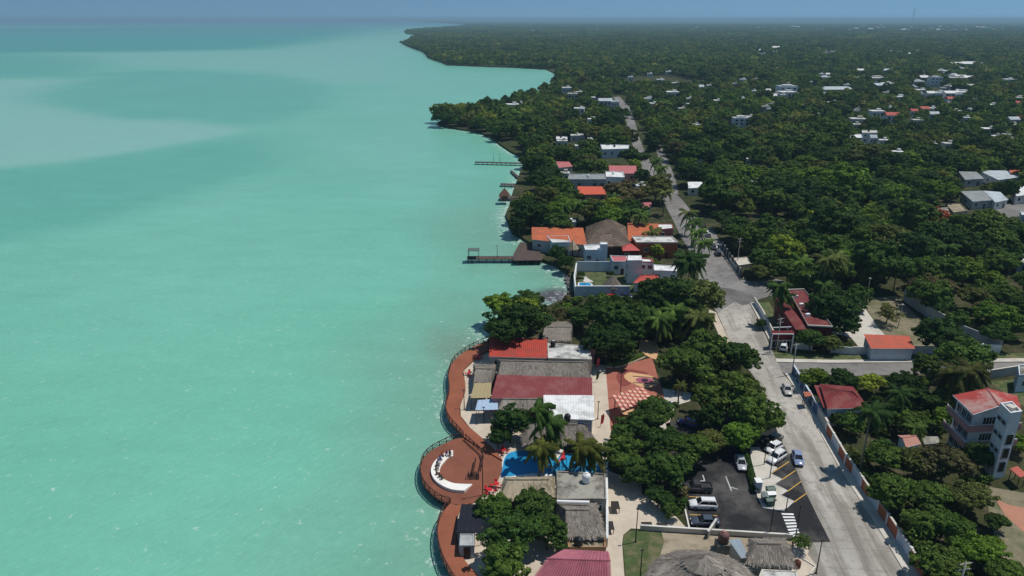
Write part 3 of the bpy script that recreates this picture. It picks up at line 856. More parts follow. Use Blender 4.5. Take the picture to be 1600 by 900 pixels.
def tree_at(base, Rr, label, col='mid', group=None, kind=None, name='broadleaf_tree', hc=.92, rnd=rng, cat='tree', open_=False, wide=1.0, crown=None):
    t = thing(name, label, cat, base, group)
    rz = rnd.uniform(0, 6.28)
    N_TREES[0] += 1
    me = rnd.choice(OPEN_CROWNS if open_ else CROWNS) if crown is None else CROWNS[crown]
    c = inst(me, 'crown', t, (0, 0, hc * Rr), (0, 0, rz), (Rr * wide, Rr, Rr * rnd.uniform(.88, 1.08)))
    g = GREENS[col] if isinstance(col, str) else col
    k = rnd.uniform(.88, 1.14)
    c.color = (g[0] * k * rnd.uniform(.92, 1.1), g[1] * k, g[2] * k, 1)
    inst(rnd.choice(TRUNKS), 'trunk', t, (0, 0, 0), (0, 0, rz), (Rr * .85, Rr * .85, hc * Rr * 1.15))
    return t
def tree(px, py, wpx, label, col='mid', group=None, **k):
    """crown centre and width read off the photograph"""
    Rr = 1.13 * wpx / 2 / ppm(py, LAND + 5)
    hc = k.get('hc', .92)
    c = G(px, py, LAND + hc * Rr)
    return tree_at(Vector((c.x, c.y, LAND)), Rr, label, col, group, **k)

# ---- palms
def frond_mesh(seed, rise, droop, n=30):
    r_ = random.Random(seed)
    mb = MB()
    def sp(t): return Vector((t * (1 - .18 * droop * t), 0, rise * t - droop * t * t))
    pts = [sp(i / 8) for i in range(9)]
    for i in range(8):
        a, b = pts[i], pts[i + 1]
        w = .018 * (1 - i / 9)
        mb.add([a + Vector((0, -w, 0)), b + Vector((0, -w * .8, 0)), b + Vector((0, w * .8, 0)), a + Vector((0, w, 0))], [(0, 1, 2, 3)])
    for i in range(n):
        t = .08 + .9 * i / (n - 1)
        p = sp(t); d = (sp(min(t + .02, 1)) - p).normalized()
        ln = .27 * math.sin(math.pi * min(.12 + t * .82, 1)) ** .7 * r_.uniform(.85, 1.1)
        for s in (-1, 1):
            side = Vector((0, s, 0)) * .78 + d * .62 + Vector((0, 0, -.38 - .25 * t + r_.uniform(-.1, .1)))
            side.normalize()
            w = d * .025
            q = p + side * ln + Vector((0, 0, -.25 * ln))
            m = p + side * ln * .55
            mb.add([p - w, m - w * 1.2, q, m + w * 1.2, p + w], [(0, 1, 2, 3, 4)])
    me = mb.mesh('frond'); me.materials.append(leaf_m)
    return me
FRONDS = [frond_mesh(1, .75, .55), frond_mesh(2, .45, .75), frond_mesh(3, .15, .85), frond_mesh(4, -.15, .85)]
def palm_rots(seed, n, wind=.5):
    r_ = random.Random(seed)
    out = []
    for k in range(n):
        a = k * 2.39996 + r_.uniform(-.25, .25)
        lvl = min(3, int(4 * k / n))
        dx, dy = math.cos(a) + wind, math.sin(a) + wind * .15
        out.append((lvl, math.atan2(dy, dx), r_.uniform(-.16, .16), r_.uniform(.85, 1.1)))
    return out
def palm(px, py, h, label, col='mid', L=3.1, n=20, lean=(-.6, .3), seed=0, wind=.55, group='coconut palms', name='coconut_palm'):
    top = G(px, py, LAND + h)
    base = Vector((top.x + lean[0], top.y + lean[1], LAND))
    t = thing(name, label, 'palm', base, group)
    T = top - base
    mb = MB()
    pts = [Vector((T.x * u ** 1.6, T.y * u ** 1.6, h * u)) for u in (0, .1, .25, .4, .55, .7, .85, 1)]
    mb.tube([p + base for p in pts], [.26, .19, .16, .15, .14, .13, .12, .13], 8)
    part(mb, 'trunk', palm_bark, t, True)
    nuts = MB()
    r_ = random.Random(seed + 99)
    for k in range(5):
        a = k * 1.3
        nuts.lathe(top + Vector((math.cos(a) * .26, math.sin(a) * .26, -.35)), [(.03, -.14), (.11, -.06), (.12, .03), (.03, .13)], 6)
    part(nuts, 'coconut_bunch', M('coconut', (.12, .11, .03), .6, .1), t, True, kind='stuff')
    g = GREENS[col] if isinstance(col, str) else col
    for lvl, rz, tilt, s in palm_rots(seed, n, wind):
        k = r_.uniform(.8, 1.2)
        f = inst(FRONDS[lvl], 'frond', t, T, (0, tilt, rz), (L * s, L * s, L * s))
        f.color = (g[0] * k * (1.25 if lvl == 3 else 1), g[1] * k, g[2] * k, 1)
    return t
def palm_crown_mesh(seed):
    V, F = [], []
    for lvl, rz, tilt, s in palm_rots(seed, 15, .4):
        me = FRONDS[lvl]
        Mx = Matrix.Rotation(rz, 4, 'Z') @ Matrix.Rotation(tilt, 4, 'Y') @ Matrix.Scale(s, 4)
        b = len(V)
        V += [tuple(Mx @ v.co) for v in me.vertices]
        F += [tuple(i + b for i in p.vertices) for p in me.polygons]
    me = bpy.data.meshes.new('palm_crown'); me.from_pydata(V, [], F); me.materials.append(leaf_m)
    return me
PALM_CROWNS = [palm_crown_mesh(i) for i in (5, 6, 7)]
def small_palm(px, py, h, label, col='deep', L=2.9, group=None, seed=0):
    """a palm further off: one crown mesh on a trunk"""
    top = G(px, py, LAND + h)
    r_ = random.Random(seed * 7 + int(px))
    base = Vector((top.x - r_.uniform(0, .8), top.y, LAND))
    t = thing('coconut_palm', label, 'palm', base, group)
    part(MB().tube([base, base.lerp(top, .5) + Vector((-.15, 0, 0)), top], [.22, .15, .13], 7), 'trunk', palm_bark, t, True)
    c = inst(r_.choice(PALM_CROWNS), 'crown', t, top - base, (0, 0, r_.uniform(-.5, .5)), (L, L, L))
    g = GREENS[col]
    k = r_.uniform(.9, 1.2)
    c.color = (g[0] * k, g[1] * k, g[2] * k, 1)
    return t

# ------------------------------------------------------------------ vehicles
TYRE = M('tyre_rubber', (.012, .012, .012), .85, .1, bump=0)
RIM = M('alloy_rim', (.35, .35, .36), .35, .05, metal=.7, bump=0)
LAMP_W = paint_mat('headlamp_glass', (.75, .75, .72), .1)
LAMP_R = paint_mat('tail_lamp_glass', (.35, .01, .01), .15)
BUMPER = M('bumper_plastic', (.03, .03, .032), .6, .05, bump=0)
PAINT = {}
def paint(n, c):
    if n not in PAINT: PAINT[n] = paint_mat(n + '_car_paint', c)
    return PAINT[n]
KINDS = {  # length, width, belt, roof, cabin base (rear, front), cabin top (rear, front), rear deck height, bonnet front height
    'sedan': (4.6, 1.78, .92, 1.45, (-1.75, 1.10), (-1.05, .30), .98, .70),
    'hatch': (4.0, 1.72, .93, 1.50, (-1.92, 1.05), (-1.55, .30), .95, .74),
    'suv': (4.6, 1.86, 1.08, 1.70, (-2.20, 1.10), (-1.90, .35), 1.05, .88),
    'pickup': (5.2, 1.86, 1.05, 1.74, (-.75, 1.30), (-.55, .60), 1.02, .90)}
def car(px, py, heading, kind, pname, pcol, label, group='cars', z=LAND + .06):
    """heading: photo point the bonnet points to"""
    c = G(px, py, z); hd = G(heading[0], heading[1], z)
    rz = math.atan2(hd.y - c.y, hd.x - c.x)
    t = thing('parked_car' if kind != 'pickup' else 'pickup_truck', label, 'car' if kind != 'pickup' else 'pickup', c, group, rz)
    ORG[t.name] = Vector((0, 0, 0))
    L, W, belt, roof, cb, ct, deck, nose = KINDS[kind]
    pm = paint(pname, pcol)
    hl, hw = L / 2, W / 2
    # body: stations along the length, rounded section
    st = [(-hl, .42, deck - .22, .80), (-hl + .10, .28, deck - .05, .93), (-hl + .5, .24, deck, .99), (cb[0] + .05, .22, belt, 1.0), (0, .20, belt, 1.0), (cb[1], .20, belt - .01, 1.0),
          (hl - .75, .22, (belt + nose) / 2 + .02, .98), (hl - .25, .25, nose, .92), (hl - .06, .30, nose - .12, .82), (hl, .40, nose - .24, .74)]
    if kind == 'pickup':
        st[1] = (-hl + .05, .3, deck, .97); st[0] = (-hl, .42, deck - .1, .95)
    st.sort(key=lambda s: s[0])
    vs, fs = [], []
    for x, zb, zt, k in st:
        w = hw * k
        sec = [(-w * .9, zb), (-w, zb + .15), (-w * 1.0, (zb + zt) / 2 + .06), (-w * .96, zt - .08), (-w * .86, zt), (0, zt + .025), (w * .86, zt), (w * .96, zt - .08), (w, (zb + zt) / 2 + .06), (w, zb + .15), (w * .9, zb)]
        vs += [(x, y, zz) for y, zz in sec]
    m = 11
    for i in range(len(st) - 1):
        for j in range(m):
            fs.append((i * m + j, i * m + (j + 1) % m, (i + 1) * m + (j + 1) % m, (i + 1) * m + j))
    fs.append(tuple(range(m))[::-1]); fs.append(tuple((len(st) - 1) * m + j for j in range(m)))
    body = part(MB().add(vs, fs), 'body', pm, t, True)
    # glasshouse
    yb, yt = hw * .86, hw * .70
    z0, z1 = belt - .02, roof - .05
    b = [(cb[0], -yb), (cb[1], -yb), (cb[1], yb), (cb[0], yb)]
    u = [(ct[0], -yt), (ct[1], -yt), (ct[1], yt), (ct[0], yt)]
    B = [Vector((*q, z0)) for q in b]; U = [Vector((*q, z1)) for q in u]
    for nm, i, j in (('side_window', 0, 1), ('windscreen', 1, 2), ('side_window', 2, 3), ('rear_window', 3, 0)):
        part(MB().add([B[i], B[j], U[j], U[i]], [(0, 1, 2, 3)]), nm, glass, t)
    rf = MB()
    rp = [Vector((ct[0] - .06, -yt - .03, z1)), Vector((ct[1] + .05, -yt - .03, z1)), Vector((ct[1] + .05, yt + .03, z1)), Vector((ct[0] - .06, yt + .03, z1))]
    tp = [Vector((v.x * .93 + .03 * (ct[0] + ct[1]) / 2, v.y * .9, z1 + .075)) for v in rp]
    rf.add(rp + tp, [(4, 5, 6, 7), (0, 1, 5, 4), (1, 2, 6, 5), (2, 3, 7, 6), (3, 0, 4, 7), (3, 2, 1, 0)])
    for i in range(4): rf.bar(B[i], U[i], .09, .07)
    for s in (0, 2):
        a, d = (0, 1) if s == 0 else (3, 2)
        rf.bar(B[a].lerp(B[d], .46), U[a].lerp(U[d], .5), .09, .05)
    part(rf, 'roof', pm, t)
    if kind == 'pickup':
        part(MB().box((-hl + .85, 0, deck + .03), (1.45, W * .72, .03)), 'load_bed', BUMPER, t)
        bw = MB()
        for s in (-1, 1): bw.box((-hl + .9, s * hw * .86, deck + .13), (1.7, .1, .26))
        bw.box((-hl + .06, 0, deck + .13), (.08, W * .84, .26))
        part(bw, 'bed_wall', pm, t)
    if kind == 'suv':
        for s in (-1, 1): part(MB().bar((ct[0] + .1, s * yt * .92, roof + .07), (ct[1] - .1, s * yt * .92, roof + .07), .04), 'roof_rail', BUMPER, t)
    wr = .34 if kind in ('suv', 'pickup') else .31
    for x in (-hl * .58, hl * .62):
        for s in (-1, 1):
            w = part(MB().tube([(x, s * (hw - .20), wr), (x, s * (hw + .015), wr)], wr, 14), 'wheel', TYRE, t)
            part(MB().tube([(x, s * (hw + .016), wr), (x, s * (hw + .03), wr)], wr * .6, 10), 'rim', RIM, w)
    for s in (-1, 1):
        part(MB().box((hl - .12, s * hw * .62, nose - .16), (.2, .34, .14)), 'headlight', LAMP_W, t)
        part(MB().box((-hl + .06, s * hw * .74, deck - .25), (.14, .26, .2)), 'tail_light', LAMP_R, t)
        part(MB().box((cb[1] - .15, s * (hw + .06), belt + .05), (.16, .16, .12)), 'mirror', pm, t)
    part(MB().box((hl - .02, 0, .38), (.14, W * .74, .2)), 'front_bumper', BUMPER, t)
    part(MB().box((-hl + .02, 0, .42), (.14, W * .78, .2)), 'rear_bumper', BUMPER, t)
    return t

# ------------------------------------------------------------------ roofs and houses
def slope(mb, a, b, c, d, dens=13, ln=.75, wd=.12, lift=.07, r_=rng):
    """thatched slope: a-b upper edge, d-c eave"""
    a, b, c, d = map(Vector, (a, b, c, d))
    nu = max(2, int(((b - a).length + (c - d).length) / 2 / 1.2)); nv = max(2, int(((d - a).length + (c - b).length) / 2 / 1.0))
    nrm = ((b - a) + (c - d)).cross((d - a) + (c - b)).normalized()
    if nrm.z < 0: nrm = -nrm
    P = lambda u, v: a.lerp(b, u).lerp(d.lerp(c, u), v)
    vs = []
    for j in range(nv + 1):
        for i in range(nu + 1):
            q = P(i / nu, j / nv)
            vs.append(q + nrm * (r_.uniform(-.06, .06) if 0 < i < nu and 0 < j < nv else 0))
    fs = [(j * (nu + 1) + i, j * (nu + 1) + i + 1, (j + 1) * (nu + 1) + i + 1, (j + 1) * (nu + 1) + i) for j in range(nv) for i in range(nu)]
    mb.add(vs, fs)
    area = (((b - a).length + (c - d).length) / 2) * (((d - a).length + (c - b).length) / 2)
    top, bot = (b - a).length, (c - d).length
    for _ in range(int(area * dens)):
        v = r_.random() ** .95
        if r_.random() > (top + (bot - top) * v) / max(top, bot, .01): continue
        u = r_.random()
        if r_.random() < .06: v = r_.uniform(.94, 1.0)
        q = P(u, v)
        dn = (d.lerp(c, u) - a.lerp(b, u)).normalized()
        sd = dn.cross(nrm)
        dn = (dn + sd * r_.uniform(-.3, .3)).normalized()
        sd = dn.cross(nrm)
        w, h = wd * r_.uniform(.6, 1.5), ln * r_.uniform(.6, 1.2)
        l0, l1 = r_.uniform(.0, .03), r_.uniform(.3, 1) * lift
        mb.add([q - sd * w / 2 + nrm * l0, q + sd * w / 2 + nrm * l0, q + sd * w * .4 + dn * h + nrm * l1, q - sd * w * .4 + dn * h + nrm * l1 * .8], [(0, 1, 2, 3)])
def thatch(parent, P, rh, mat=thatch_m, inset_l=.25, inset_r=.25, ridge='u', name='thatch_roof', dens=13, caps=True, ridge_pos=.5):
    """hipped thatch on eave corners P = BL, BR, FR, FL"""
    BL, BR, FR, FL = [Vector(p) for p in P]
    if ridge == 'v': BL, BR, FR, FL = FL, BL, BR, FR
    m0, m1 = BL.lerp(FL, ridge_pos), BR.lerp(FR, ridge_pos)
    up = Vector((0, 0, rh))
    r0, r1 = m0.lerp(m1, inset_l) + up, m0.lerp(m1, 1 - inset_r) + up
    mb = MB()
    slope(mb, r1, r0, BL, BR, dens); slope(mb, r0, r1, FR, FL, dens)
    slope(mb, r0, r0, FL, BL, dens); slope(mb, r1, r1, BR, FR, dens)
    o = part(mb, name, mat, parent)
    cap = MB()
    if (r1 - r0).length > .3 and caps:
        n = max(2, int((r1 - r0).length / .5))
        pts = [r0.lerp(r1, k / n) + Vector((0, 0, rng.uniform(-.03, .08))) for k in range(n + 1)]
        cap.tube(pts, [.2] * (n + 1), 6)
        part(cap, 'ridge_cap', mat, o)
    return o, r0, r1
def corr(mb, a, b, c, d, pitch=.5, amp=.04, rows=1, step=0.0):
    """corrugated sheet or tiled slope: a-b upper edge, d-c eave, waves across"""
    a, b, c, d = map(Vector, (a, b, c, d))
    nrm = (b - a).cross(d - a)
    if nrm.length < 1e-6: nrm = (c - d).cross(d - a)
    nrm.normalize()
    if nrm.z < 0: nrm = -nrm
    n = max(2, int((c - d).length / pitch)) * 2
    vs, fs = [], []
    for j in range(rows):
        for e in (0, 1):
            v = (j + e) / rows
            for i in range(n + 1):
                u = i / n
                q = a.lerp(b, u).lerp(d.lerp(c, u), v)
                vs.append(q + nrm * ((amp if i % 2 else -amp) + (step if e else 0)))
    k = n + 1
    for j in range(rows):
        for i in range(n):
            o = 2 * j * k + i
            fs.append((o, o + 1, o + k + 1, o + k))
    mb.add(vs, fs)
def outward(a, b):
    d = (Vector(b) - Vector(a)); d.z = 0; d.normalize()
    return Vector((d.y, -d.x, 0)), d
def window(parent, a, b, t, z, w, h, frame=white_wall, simple=False, name='window', bars=1, gm=None):
    """a window on the wall a-b (outside on the right-hand side when walking a to b)"""
    n, d = outward(a, b)
    p = lerp(a, b, t); p.z = z
    rz = math.atan2(d.y, d.x)
    if simple:
        return part(MB().box(p + n * .02, (w, .10, h), rz), name, gm or glass, parent)
    f = MB()
    for s in (-1, 1):
        f.box(p + d * (s * (w / 2 + .04)) + n * .05, (.09, .16, h + .16), rz)
        f.box(p + n * .05 + Vector((0, 0, s * (h / 2 + .04))), (w, .16, .09), rz)
    for k in range(bars):
        f.box(p + d * (w * ((k + 1) / (bars + 1) - .5)) + n * .04, (.05, .12, h), rz)
    o = part(f, name, frame, parent)
    part(MB().box(p + n * .015, (w, .05, h), rz), 'pane', gm or glass, o)
    return o
EXA, FOOT = [], []
def block(P, front=0.0, pad=1.5):
    """keep forest trees off this footprint and off the view line just before it"""
    a = [math.atan2(p.x, p.y) for p in P]; r = [math.hypot(p.x, p.y) for p in P]
    rm = min(r)
    FOOT.append([(p.x, p.y) for p in P] if len(P) == 4 else [(min(p.x for p in P), min(p.y for p in P)), (max(p.x for p in P), min(p.y for p in P)), (max(p.x for p in P), max(p.y for p in P)), (min(p.x for p in P), max(p.y for p in P))])
    EXA.append((min(a) - pad / rm, max(a) + pad / rm, rm - front - pad, max(r) + pad + 2))
def house(name, label, cat, q, h, roof='flat', wm=white_wall, rm=white_roof, ov=.3, par=.35, rh=1.2, win=(3, 1, 2, 1), floors=1, ridge='u', simple=False, group=None, base=LAND, ww=1.3, wh=1.2,
          door=True, frame=white_wall, dens=12, tree_h=8.5, clear=True, pitch=.5, amp=.018, rows=1, step=0, ins=(.25, .25), low=.0, trim=None):
    z = base + h
    P = [G(x, y, z) for x, y in q]
    BL, BR, FR, FL = P
    c = sum(P, Vector()) / 4
    t = thing(name, label, cat, Vector((c.x, c.y, base)), group)
    W = inset(P, ov * 1.4) if roof != 'flat' else P
    if clear:
        d = math.hypot(c.x, c.y)
        block(P, front=max(0, (tree_h - h)) * d / 77)
    wz = z - (.06 if roof != 'flat' else .12)
    part(MB().prism([W[3], W[2], W[1], W[0]], base, wz), 'wall', wm, t)
    if roof == 'flat':
        part(MB().prism([P[3], P[2], P[1], P[0]], wz, wz + .1), 'roof', rm, t)
        if par:
            mb = MB()
            O = [p + Vector((0, 0, 0)) for p in (FL, FR, BR, BL)]; I = inset(O, .32)
            for i in range(4):
                j = (i + 1) % 4
                mb.prism([O[i], O[j], I[j], I[i]], wz + .1, z + par)
            part(mb, 'parapet', trim or wm, t)
        if simple and h > 3:
            rt = P[0].lerp(P[2], rng.uniform(.35, .65))
            part(MB().lathe(Vector((rt.x, rt.y, wz + .1)), [(.62, 0), (.65, .5), (.6, 1.1), (.25, 1.35)], 10), 'roof_tank', rng.choice([black_plastic, white_plastic, black_plastic]), t, True)
    elif roof in ('gable', 'hip', 'shed', 'shedb'):
        A, B, C_, D = BL, BR, FR, FL
        if ridge == 'v': A, B, C_, D = FL, BL, BR, FR
        mb = MB()
        up = Vector((0, 0, rh))
        if roof == 'shed':
            corr(mb, A + up, B + up, C_, D, pitch, amp, rows, step)
            part(MB().prism([W[3].lerp(W[0], .4), W[2].lerp(W[1], .4), W[1], W[0]], wz, wz + rh * .38), 'upper_wall', wm, t)
        else:
            i0, i1 = (0, 0) if roof == 'gable' else ins
            m0, m1 = A.lerp(D, .5), B.lerp(C_, .5)
            r0, r1 = m0.lerp(m1, i0) + up, m0.lerp(m1, 1 - i1) + up
            corr(mb, r1, r0, A, B, pitch, amp, rows, step); corr(mb, r0, r1, C_, D, pitch, amp, rows, step)
            if roof == 'hip':
                corr(mb, r0, r0, D, A, pitch, amp, rows, step); corr(mb, r1, r1, B, C_, pitch, amp, rows, step)
            else:
                Wq = inset([A, B, C_, D], ov * 1.4)
                n0, n1 = Wq[0].lerp(Wq[3], .5) + Vector((0, 0, rh - .2)), Wq[1].lerp(Wq[2], .5) + Vector((0, 0, rh - .2))
                part(MB().add([Wq[0], n0, Wq[3], Wq[1], n1, Wq[2]], [(0, 1, 2), (3, 5, 4)]), 'gable_end', wm, t)
            rc = MB().tube([r0 + Vector((0, 0, amp)), r1 + Vector((0, 0, amp))], .12, 6)
            part(rc, 'ridge_cap', rm, t)
        # eave fascia
        o = part(mb, 'roof', rm, t)
        fb = MB()
        for a, b in ((D, C_),): fb.bar(a - Vector((0, 0, .1)), b - Vector((0, 0, .1)), .08, .16)
        part(fb, 'fascia', trim or wm, o)
    elif roof == 'thatch':
        thatch(t, P, rh, rm, ins[0], ins[1], ridge, dens=dens)
    sides = [(W[3], W[2]), (W[2], W[1]), (W[1], W[0]), (W[0], W[3])]
    fh = h / floors
    for (a, b), n in zip(sides, win):
        for f in range(floors):
            for k in range(n):
                tt = (k + .5) / n
                if door and f == 0 and (a is W[3]) and k == n // 2:
                    dm = window(t, a, b, tt, base + 1.05, 1.0, 2.0, frame, True, 'door', gm=wood_dark)
                    continue
                window(t, a, b, tt, base + f * fh + fh * .55, ww, wh, frame, simple)
    return t
# ------------------------------------------------------------------ the waterfront strip
S1 = 'restaurants on the waterfront'
house('restaurant', 'low restaurant with bright red metal roof at the top of the boardwalk', 'building', [(765, 532), (855, 534.5), (854.5, 559.5), (764, 557)], 3.6, 'shed', conc_light, red_metal, rh=.9, win=(4, 0, 2, 1), pitch=.45, group=S1)
house('thatched_strip', 'weathered thatch strip with white ridge behind the white flat roof', 'building', [(851, 503), (894, 503), (893, 532), (846, 532)], 3.0, 'thatch', conc_light, thatch_m, rh=1.0, ins=(.05, .05), win=(0, 0, 0, 0), door=False, group=S1)
t = house('annexe', 'white flat-roofed block right of the bright red metal roof', 'building', [(855.5, 536), (920, 541), (925, 562), (856, 560)], 3.4, 'flat', conc_light, dirty_roof, par=.12, win=(3, 1, 1, 0), group=S1)
t = house('thatched_hall', 'long grey thatched hall behind the maroon metal roof', 'building', [(777, 562), (917, 566), (925, 596), (777, 593)], 3.3, 'thatch', wood_dark, thatch_m, rh=2.2, ins=(.04, .06), win=(3, 0, 0, 1), group=S1, dens=15)
house('thatched_lean_to', 'low thatched lean-to left of the long thatched hall', 'building', [(740, 569), (776, 570), (768, 598), (740, 597)], 2.7, 'thatch', wood_dark, thatch_m, rh=1.1, ins=(.1, .1), win=(1, 0, 0, 1), group=S1, dens=15)
house('restaurant', 'long restaurant hall under a wide maroon metal roof', 'building', [(777, 591), (925, 596), (925.5, 622), (767, 622)], 4.0, 'shed', pink_wall, maroon_metal, rh=.9, win=(5, 1, 3, 1), pitch=.45, group=S1)
house('white_roof_hall', 'hall with glaring white corrugated roof below the maroon one', 'building', [(849, 622.5), (927.5, 623), (928.5, 656), (850, 653)], 3.6, 'shed', white_wall, white_roof, rh=.8, win=(4, 1, 2, 1), pitch=.5, amp=.02, group=S1)
house('thatched_hut', 'thatched hut between pale blue awning and white corrugated roof', 'building', [(779, 623.5), (848, 623.5), (848, 642), (778, 641)], 3.0, 'thatch', wood_dark, thatch_m, rh=1.3, ins=(.1, .1), win=(2, 0, 0, 1), group=S1)
house('thatched_hall', 'thatched hall beside the blue splash pool behind the palms', 'building', [(812, 663), (912, 664), (934, 690), (818, 694)], 2.6, 'thatch', wood_dark, thatch_m, rh=2.0, ins=(.2, .2), ov=.9, win=(0, 0, 0, 0), group=S1, dens=15)  # dark walls stand in for the shade under its open sides
def canopy(label, px, h, mat, name='awning', slant=0.0, legs=True, group=None, cat='awning'):
    P = [G(x, y, LAND + h) for x, y in px]
    c = sum(P, Vector()) / len(P)
    t = thing(name, label, cat, Vector((c.x, c.y, LAND)), group)
    P = [p + Vector((0, 0, slant if i < 2 else 0)) for i, p in enumerate(P)]
    mb = MB()
    corr(mb, P[0], P[1], P[2], P[3], .8, .02)
    part(mb, 'cover', mat, t)
    for i, p in enumerate(inset(P, .25)):
        part(MB().bar((p.x, p.y, LAND), (p.x, p.y, P[i].z - .05), .1), 'post', pole_m, t)
    fr = MB()
    Q = inset(P, .1)
    for i in range(4): fr.bar(Q[i] - Vector((0, 0, .1)), Q[(i + 1) % 4] - Vector((0, 0, .1)), .07)
    part(fr, 'frame', pole_m, t)
    return t
canopy('beige canvas awning left of the maroon metal roof', [(741, 598.5), (768, 598), (766, 621.5), (735, 622)], 2.9, beige_awn, group='awnings')
canopy('pale blue sheet awning over a dark terrace by the boardwalk', [(746.5, 625), (778, 623), (778, 640), (742.5, 641)], 3.0, blue_awn, group='awnings')
canopy('black shade cloth over a terrace behind the big near tree', [(721, 787.5), (752, 788), (752, 832), (712.5, 832)], 2.6, black_cloth, group='awnings')
t = house('thatched_hut', 'straw thatched roof with grey blue edging below the splash pool', 'building', [(788, 746), (866, 745), (869, 778), (781, 778)], 3.1, 'thatch', blue_white, thatch_l, rh=1.6, ins=(.12, .12), win=(2, 1, 0, 1), group=S1, dens=16)
house('flat_block', 'flat grey stained concrete roof with a water tank', 'building', [(869.5, 737), (946, 741), (947.5, 781), (870, 781)], 3.4, 'flat', concrete, concrete, par=.22, win=(3, 1, 1, 0), group=S1)
t = house('thatched_hut', 'grey thatched roof with a white ridge right of the big near tree', 'building', [(868, 784), (932, 786), (946, 838), (884, 838)], 3.0, 'thatch', conc_light, thatch_m, rh=1.7, ins=(.12, .3), win=(2, 1, 0, 0), group=S1, dens=16, )
P = [G(870, 783.5, LAND + 4.3), G(921, 785, LAND + 4.3)]
single(MB().tube(P, .28, 8), 'ridge_pipe', white_plastic, 'white ridge sheet along the back of the grey thatched roof', 'roof sheet', Vector((P[0].x, P[0].y, LAND)))
house('tiled_house', 'house with pink glazed tile roof at the bottom edge', 'building', [(880, 858.5), (951, 862), (956, 915), (826, 912)], 3.8, 'gable', conc_light, pink_tile, rh=1.3, win=(0, 2, 0, 0), pitch=.4, amp=.05, rows=22, step=.05, group=S1)
house('store_room', 'small open yard room with rusty wall between thatch and pink tiles', 'building', [(886, 842), (946, 842), (947, 857), (888, 857)], 2.0, 'flat', M('rust_plaster', (.42, .24, .12), .9, .15, stain=(.25, .1, .05)), dirt, par=.3, win=(0, 0, 0, 0), door=False, group=S1)
house('kiosk', 'small grey terrace bar behind the big near tree', 'building', [(719, 834), (741, 834), (741, 853), (718, 853)], 2.3, 'flat', grey_wall, grey_wall, par=.1, win=(1, 0, 0, 1), group=S1)
# small terrace furniture
def table_set(px, py, where, n=4):
    z = LAND + .05
    c = G(px, py, z)
    g = 'red plastic tables and chairs'
    t = thing('plastic_table', 'round red plastic table ' + where, 'table', c, g)
    part(MB().lathe(c, [(.5, .70), (.52, .73), (.5, .76)], 14), 'table_top', red_plastic, t)
    for k in range(4):
        a = k * math.pi / 2 + .4
        part(MB().bar(c + Vector((math.cos(a) * .34, math.sin(a) * .34, 0)), c + Vector((math.cos(a) * .26, math.sin(a) * .26, .7)), .06), 'leg', red_plastic, t)
    for k in range(n):
        a = k * 2 * math.pi / n + rng.uniform(-.25, .25)
        p = c + Vector((math.cos(a) * .82, math.sin(a) * .82, 0))
        ch = thing('plastic_chair', 'red plastic chair drawn up to the table ' + where, 'chair', p, g)
        ORG[ch.name] = Vector((0, 0, 0)); ch.rotation_euler = (0, 0, a)
        part(MB().box((0, 0, .44), (.46, .46, .05)), 'seat', red_plastic, ch)
        part(MB().add([(.2, -.23, .45), (.2, .23, .45), (.32, .2, .9), (.32, -.2, .9), (.25, -.23, .45), (.25, .23, .45), (.37, .2, .9), (.37, -.2, .9)], [(0, 1, 2, 3), (7, 6, 5, 4), (0, 4, 5, 1), (1, 5, 6, 2), (2, 6, 7, 3), (3, 7, 4, 0)]), 'backrest', red_plastic, ch)
        for sx in (-1, 1):
            for sy in (-1, 1):
                part(MB().bar((sx * .18, sy * .18, .42), (sx * .22, sy * .22, 0), .045), 'leg', red_plastic, ch)
table_set(748, 561, 'beside the bright red roofed restaurant')
table_set(734, 586, 'on the pale bay by the upper boardwalk')
table_set(776, 761, 'on white paving beside the circular deck')
table_set(765, 770, 'between circular deck and big near tree', 3)
table_set(786, 707, 'in tree shade beside the blue splash pool')
def tank(px, py, zb, r, h, mat, label, group='rooftop water tanks', lidm=None):
    c = G(px, py, zb)
    t = thing('water_tank', label, 'water tank', c, group)
    part(MB().lathe(c, [(r * .92, 0), (r, .06 * h), (r * .95, .2 * h), (r, .34 * h), (r * .95, .48 * h), (r, .62 * h), (r * .9, .78 * h), (r * .5, .93 * h), (r * .3, .95 * h)], 16), 'tank_body', mat, t, True)
    part(MB().lathe(c + Vector((0, 0, .95 * h)), [(r * .34, 0), (r * .34, .07 * h), (r * .2, .1 * h)], 12), 'lid', lidm or mat, t)
    return t
tank(864, 541, LAND + 3.5, .62, 1.5, black_plastic, 'dark water tank with white lid beside the bright red roof', lidm=white_plastic)
tank(916, 752, LAND + 3.5, .75, 1.7, white_plastic, 'white water tank on the stained concrete roof')
tank(904, 852, LAND + 2.1, .65, 1.5, black_plastic, 'black water tank above the pink tile roof')
tank(875, 658, LAND + 3.0, .6, 1.4, black_plastic, 'left black water tank in front of the white corrugated roof')
tank(886.5, 657, LAND + 3.0, .66, 1.5, black_plastic, 'right black water tank in front of the white corrugated roof')
tank(1197, 892, LAND + .1, .68, 1.5, black_plastic, 'black ribbed water tank below the small hipped thatch')
tank(1245, 885, LAND + .1, .55, 1.2, M('rusty_barrel', (.10, .03, .02), .7, .2), 'rusty brown barrel beside the small hipped thatch')
t = house('container', 'blue and white box canopy at the end of the white corrugated roof', 'booth', [(903, 652), (924, 652), (924, 659), (903, 659)], 3.0, 'flat', blue_paint, white_wall, par=.15, win=(1, 0, 0, 0), door=False)

